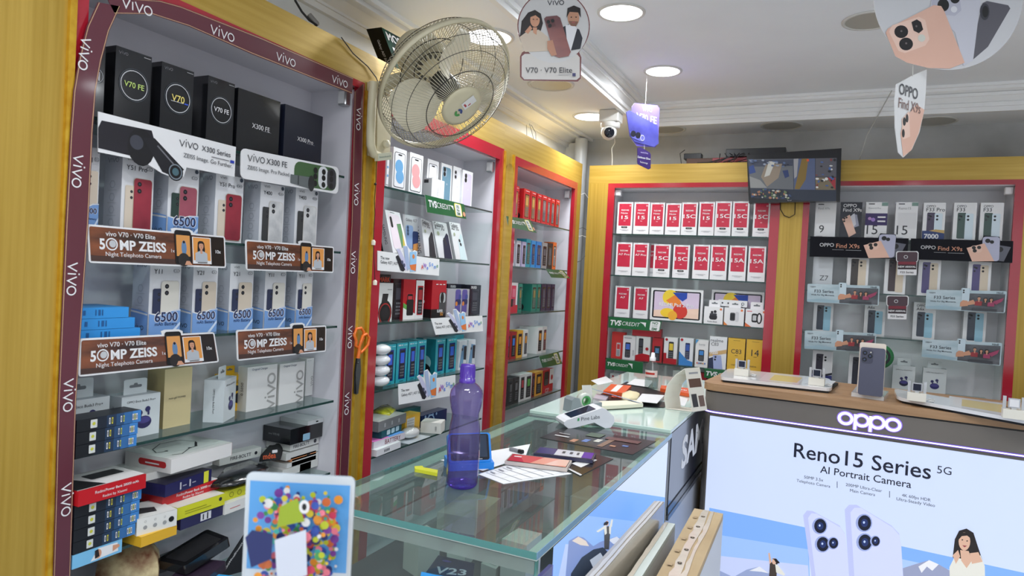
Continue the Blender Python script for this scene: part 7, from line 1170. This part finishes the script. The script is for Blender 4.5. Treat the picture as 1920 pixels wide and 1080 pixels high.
# big round phone dangler and the narrow one under it
D3 = 1.55; a, b_, c, d = [atD(x, y, D3) for x, y in ((1636, 134), (1922, 134), (1922, -150), (1636, -150))]
o = root('hanging_sign', (a+b_)/2, 'big round white dangler with peach, lilac and grey phones', 'hanging sign'); mb = MB(); P = Panel(mb, a, b_, c, d, 0); board(mb, P, [P.at(1778+140*math.cos(2*PI*k/64), -8-139*math.sin(2*PI*k/64)) for k in range(64)], .002, C(200, 200, 203), WHITE); P.z = .0006
PEACH = mk('printed_peach', (222, 178, 158), .3, noise=((3, 3, 3), (214, 168, 148), (228, 188, 170)))
P.pp([(1842, 6), (1850, 2), (1890, 10), (1894, 16), (1852, 88), (1824, 112), (1818, 108)], C(88, 86, 94)); P.pe(1846, 22, 9, 16, C(54, 54, 62)); P.pe(1847, 22, 6, 11, BLACK); P.pp([(1742, 24), (1752, -40), (1830, -40), (1842, -30), (1824, 114), (1806, 124), (1790, 60)], C(196, 196, 206)); P.pp([(1746, 8), (1752, -20), (1796, -24), (1802, 20), (1790, 30), (1760, 28)], C(180, 180, 194)); P.pe(1768, 10, 11, 12, BLACK); P.pe(1790, -2, 9, 9, BLACK); P.pe(1788, 18, 6, 6, C(214, 214, 220))
P.pp([(1660, 62), (1664, 54), (1750, 10), (1764, 12), (1770, 22), (1808, 118), (1780, 129), (1740, 128), (1700, 118), (1678, 106)], PEACH); P.pp([(1666, 60), (1672, 48), (1722, 32), (1734, 38), (1742, 74), (1734, 86), (1696, 100), (1684, 96)], C(230, 196, 180)); P.pe(1689, 60, 13, 12, C(24, 20, 22)); P.pe(1698, 83, 13, 12, C(24, 20, 22)); P.pp([(1708, 42), (1718, 37), (1726, 42), (1730, 56), (1722, 63), (1712, 58)], C(24, 20, 22)); P.pe(1727, 72, 7, 7, C(206, 206, 196)); [P.pe(x, y, 2, 2, C(110, 100, 100), 8) for x, y in ((1689, 59), (1698, 82), (1717, 50))]
mb.build('printed_board', o); mb = MB(); p = P.pt(.5, .99); thread(mb, p, V3((p.x, p.y, Z_TRAY-.001))); mb.build('thread', o)
m = atD(1706, 215, 1.56); vw = (m-CAM); vw.z = 0; vw.normalize(); Un = V3((vw.y, -vw.x, 0))*.5+vw*.866; hw, hh = .11, .105
o = root('hanging_sign', m-V3((0, 0, .1)), 'narrow white lettered dangler turned sideways under the big round one', 'hanging sign'); mb = MB(); P = Panel(mb, m-Un*hw-V3((0, 0, hh)), m+Un*hw-V3((0, 0, hh)), m+Un*hw+V3((0, 0, hh)), m-Un*hw+V3((0, 0, hh)), 0); board(mb, P, [P.at(*q) for q in ((1681, 158), (1710, 142), (1738, 130), (1736, 170), (1733, 208), (1724, 248), (1710, 280), (1694, 295), (1685, 286), (1679, 240), (1678, 190))], .002, C(214, 214, 214), WHITE); P.z = .0006
P.pp([(1694, 224), (1718, 196), (1733, 206), (1722, 250), (1708, 282), (1693, 294), (1688, 250)], PEACH); P.pp([(1690, 224), (1704, 208), (1706, 256), (1692, 262)], C(228, 194, 178)); P.pe(1695, 228, 3, 8, BLACK); P.pe(1700, 222, 2.5, 8, BLACK); P.pe(1693, 250, 2.5, 8, BLACK)
u, v = P.at(1703, 171); P.text('OPPO', u, v, INK, w=.34, bold=.01, h=.12); u, v = P.at(1705, 198); P.text('Find X9s', u, v, C(120, 90, 84), w=.4, bold=.006, h=.11); mb.build('printed_board', o); mb = MB(); p = P.pt(*P.at(1710, 143)); thread(mb, p, atD(1712, 122, 1.5535)); mb.build('thread', o)
# string from the ceiling to the cabinet top
b = MB(); b.tube([onZ(1672, 170, Z_SOFFIT+.05), onY(1650, 210, 3.42), onY(1625, 255, 3.45), V3((onY(1612, 292, YB+.02).x, YB+.03, 2.036))], .0022, C(190, 190, 186), 6); tag(b.build('wire'), 'slack white wire from the ceiling moulding to the gold frame', 'wire')
# ================================================================== SECURITY CAMERA, MONITOR, RECORDER
cp = onZ(1146, 208, Z_SOFFIT); CAMW = C(222, 222, 218, .35); o = root('security_camera', cp, 'white dome security camera on a square ceiling box', 'security camera')
b = MB(); b.box(cp.x-.047, cp.x+.047, cp.y-.04, cp.y+.04, Z_SOFFIT-.058, Z_SOFFIT-.0005, CAMW, .004); b.build('junction_box', o)
b = MB(); b.lathe([(.046, 0), (.046, -.018), (.04, -.026), (0, -.026)], (cp.x, cp.y, Z_SOFFIT-.0585), (0, 0, 1), CAMW, 28); b.build('collar', o)
b = MB(); cc = V3((cp.x-.002, cp.y-.012, Z_SOFFIT-.103)); b.blob(cc, .037, CAMW, 24); b.build('ball', o); dv = (CAM+V3((.25, 0, -.1))-cc).normalized(); b = MB(); b.lathe([(.024, .027), (.024, .0335), (.02, .036), (0, .0385)], cc, dv, C(22, 26, 36, .08), 24); b.build('lens', o)
b = MB(); yb = 3.6; p1 = cc+V3((.03, .02, -.01)); b.tube([p1]+[onY(x, y, 3.55) for x, y in ((1152, 256), (1153, 268), (1147, 278), (1148, 292), (1148, 302))]+[V3((onY(1148, 305, 3.55).x, 3.55, 2.04))], .0028, C(214, 212, 200), 6); b.build('cable', o)
YM = 3.43; q = BQ(YM, (1404, 381), (1575, 377), (1578, 278), (1400, 290)); o = root('monitor', (q[0]+q[1])/2, 'black wall monitor showing security camera pictures above the shelves', 'monitor')
b, P = slab(q, .045, C(20, 20, 24, .25)); P.text('LG', .46, .05, C(150, 150, 154), h=.045); b.build('housing', o)
b = MB(); y1 = YM+.0455; b.box(P.pt(.4, .5).x, P.pt(.6, .5).x, y1, YB-.0005, P.pt(.5, .35).z, P.pt(.5, .6).z, BLACK); b.build('wall_mount', o)
b = MB(); P.mb = b; P.z = .0008; S = .55
def scr(pts, c, s=S): P.pp(pts, E(*c, s))
scr([(1408, 298), (1570, 287), (1568, 368), (1409, 371)], (44, 52, 68)); scr([(1409, 298), (1490, 293), (1489, 350), (1409, 352)], (106, 110, 116)); scr([(1409, 299), (1490, 294), (1489, 306), (1409, 312)], (66, 72, 92)); scr([(1409, 312), (1418, 308), (1421, 322), (1409, 326)], (40, 70, 140)); scr([(1440, 306), (1470, 303), (1462, 330), (1440, 348), (1430, 330)], (150, 136, 120)); scr([(1446, 300), (1458, 299), (1446, 326), (1436, 330)], (206, 206, 200)); scr([(1470, 316), (1480, 314), (1482, 326), (1474, 330)], (44, 60, 110)); scr([(1409, 330), (1428, 336), (1440, 350), (1409, 352)], (150, 152, 152))
scr([(1491, 293), (1530, 290), (1529, 348), (1490, 350)], (84, 96, 130)); scr([(1506, 292), (1518, 291), (1512, 330), (1500, 349), (1491, 349)], (130, 106, 50)); scr([(1491, 293), (1500, 292), (1496, 325), (1491, 330)], (160, 160, 164)); scr([(1531, 290), (1569, 287), (1568, 322), (1530, 324)], (90, 90, 100)); scr([(1530, 325), (1568, 323), (1567, 346), (1530, 348)], (120, 110, 90)); scr([(1552, 324), (1567, 323), (1567, 346)], (160, 50, 60))
for k in range(60): x, y = 1411+74*rnd.random(), 353+16*rnd.random(); P.pe(x, y, 1.2+2*rnd.random(), 1+1.6*rnd.random(), E(*rnd.choice([(190, 190, 180), (110, 130, 90), (60, 80, 120), (170, 120, 90), (40, 44, 50)]), S), 8)
for k in range(26): x, y = 1532+34*rnd.random(), 290+54*rnd.random(); P.pe(x, y, 1.5+2*rnd.random(), 1+2*rnd.random(), E(*rnd.choice([(214, 214, 214), (30, 34, 40), (70, 100, 160), (130, 60, 60)]), S), 8)
for k in range(16): x, y = 1412+74*rnd.random(), 299+10*rnd.random(); P.pe(x, y, 2+2*rnd.random(), 1+rnd.random(), E(*rnd.choice([(150, 160, 180), (40, 44, 60), (90, 110, 150)]), S), 8)
scr([(1515, 293), (1519, 293), (1519, 297), (1515, 297)], (220, 80, 40)); b.build('screen', o)
b = MB(); b.tube([BQ(YB-.01, (x, y))[0] for x, y in ((1463, 380), (1463, 392), (1470, 404), (1480, 408), (1490, 402), (1491, 380))], .002, BLACK, 6); b.build('cable', o)
zc = 2.034
def topbox(xl, xr, yt, y0, dep, h, m, name, label, cat, z=zc): A, B = onY(xl, yt, y0).x, onY(xr, yt, y0).x; mb = MB(); mb.box(A, B, y0, y0+dep, z, z+h, m, .002); return tag(mb.build(name), label, cat)
topbox(1288, 1345, 286, YB+.06, .1, .035, mk('brown_adapter', (92, 62, 48), .5), 'junction_case', 'brown box lying on the gold frame beside the recorder', 'box'); topbox(1283, 1316, 275, YB+.08, .05, .03, C(26, 28, 34, .35), 'power_adapter', 'black power adapter on the brown box', 'power adapter', zc+.0352)
topbox(1336, 1412, 294, YB+.05, .12, .034, C(150, 40, 50, .4), 'flat_box', 'red flat box under the black recorder', 'box'); topbox(1362, 1474, 270, YB+.04, .14, .04, C(24, 26, 30, .3), 'video_recorder', 'black video recorder on top of the back cabinet', 'recorder', zc+.0345)
cb = root('cable_bundle', V3((onY(1370, 290, YB+.03).x, YB+.03, zc)), 'tangle of black cables in front of the video recorder', 'cables')
for k in range(7): x = onY(1350+9*k, 290, YB+.03).x; b = MB(); b.tube([(x, YB+.03, zc+.05), (x+.02*math.sin(k), YB+.02, zc+.02+.01*(k % 3)), (x-.05, YB+.022, zc+.006), (x-.11+.02*k, YB+.028, zc+.006)], .0025, C(30, 30, 34), 6); b.build('cable', cb)
b = MB(); b.tube([onY(1284, 283, YB+.05)+V3((0, 0, .005)), onY(1275, 288, YB+.04), V3((onY(1278, 300, YB+.03).x, YB+.03, zc+.004))], .002, BLACK, 6); b.build('cable', cb)
for k, (y0, y1) in enumerate(((365, 372), (430, 432), (445, 446), (492, 480))):
    b = MB(); b.tube([V3((XL+.0, 3.452, onX(1090, y0, XL).z)), V3((-1.222, 3.476, onX(1094, y0, XL).z+.006)), V3((-1.2098, 3.501, onX(1098, y1, XL).z))], .0016, C(70, 72, 76) if k % 2 else C(190, 192, 194), 6)
    tag(b.build('wire'), 'thin wire crossing the corner gap, %s from the top' % ORD[k], 'wire', 'wires in the corner gap')
# loose wires above the cabinets
b = MB(); b.tube([onX(553, 0, -1.3), onX(566, 22, -1.3), onX(580, 38, -1.28), onX(595, 48, -1.26)], .003, BLACK, 6); b.lathe([(.007, 0), (.0075, .03), (.005, .034)], onX(580, 28, -1.285), (onX(598, 50, -1.26)-onX(578, 26, -1.285)), C(130, 126, 120, .3), 12); tag(b.build('loose_wire'), 'black wire with a grey coil above the maroon cabinet', 'wire')
for k, (x0, y0, x1, y1, dx) in enumerate(((993, 232, 1001, 262, 0), (987, 234, 988, 258, 0), (996, 234, 1005, 264, 4))): b = MB(); b.tube([onX(x0, y0, -1.36), onX((x0+x1)/2+dx, (y0+y1)/2, -1.34), onX(x1, y1, -1.3)], .0014, C(120, 122, 124), 5); tag(b.build('loose_wire'), 'thin grey wire hanging from the cornice behind the gold frame, one of three', 'wire', 'wires under the cornice')
# scissors hanging on the gold post
SX = XL+.0145; ORG = C(232, 112, 36, .3); o = root('scissors', onX(668, 740, SX), 'orange handled scissors hanging on the gold post', 'scissors')
for dx, pts in ((0, ((668, 640), (664, 628), (668, 617), (677, 615), (682, 622), (681, 634), (676, 645), (671, 652), (667, 648), (668, 640))), (.004, ((676, 642), (680, 630), (687, 626), (692, 633), (690, 646), (683, 655), (676, 662), (673, 655), (676, 642)))):
    b = MB(); b.tube([onX(x, y, SX+dx) for x, y in pts], .0042, ORG, 8, False); b.tube([onX(674, 655, SX+dx), onX(671, 672, SX+dx)], .0052, ORG, 8); b.build('handle', o)
STEEL = mk('dark_steel', (96, 98, 102), .3, .8)
for dx, pts in ((-.0015, ((668, 672), (674, 672), (675, 690), (669, 740), (664, 738), (665, 700))), (.002, ((670, 672), (676, 672), (677, 695), (672, 738), (668, 739), (667, 700)))): b = MB(); b.prism([onX(x, y, SX+dx) for x, y in pts][::-1], (-.0015, 0, 0), STEEL); b.build('blade', o)
b = MB(); b.lathe([(.003, 0), (.003, .002), (0, .0025)], onX(671, 680, SX+.0025), (1, 0, 0), STEEL, 12); b.build('pivot_screw', o)
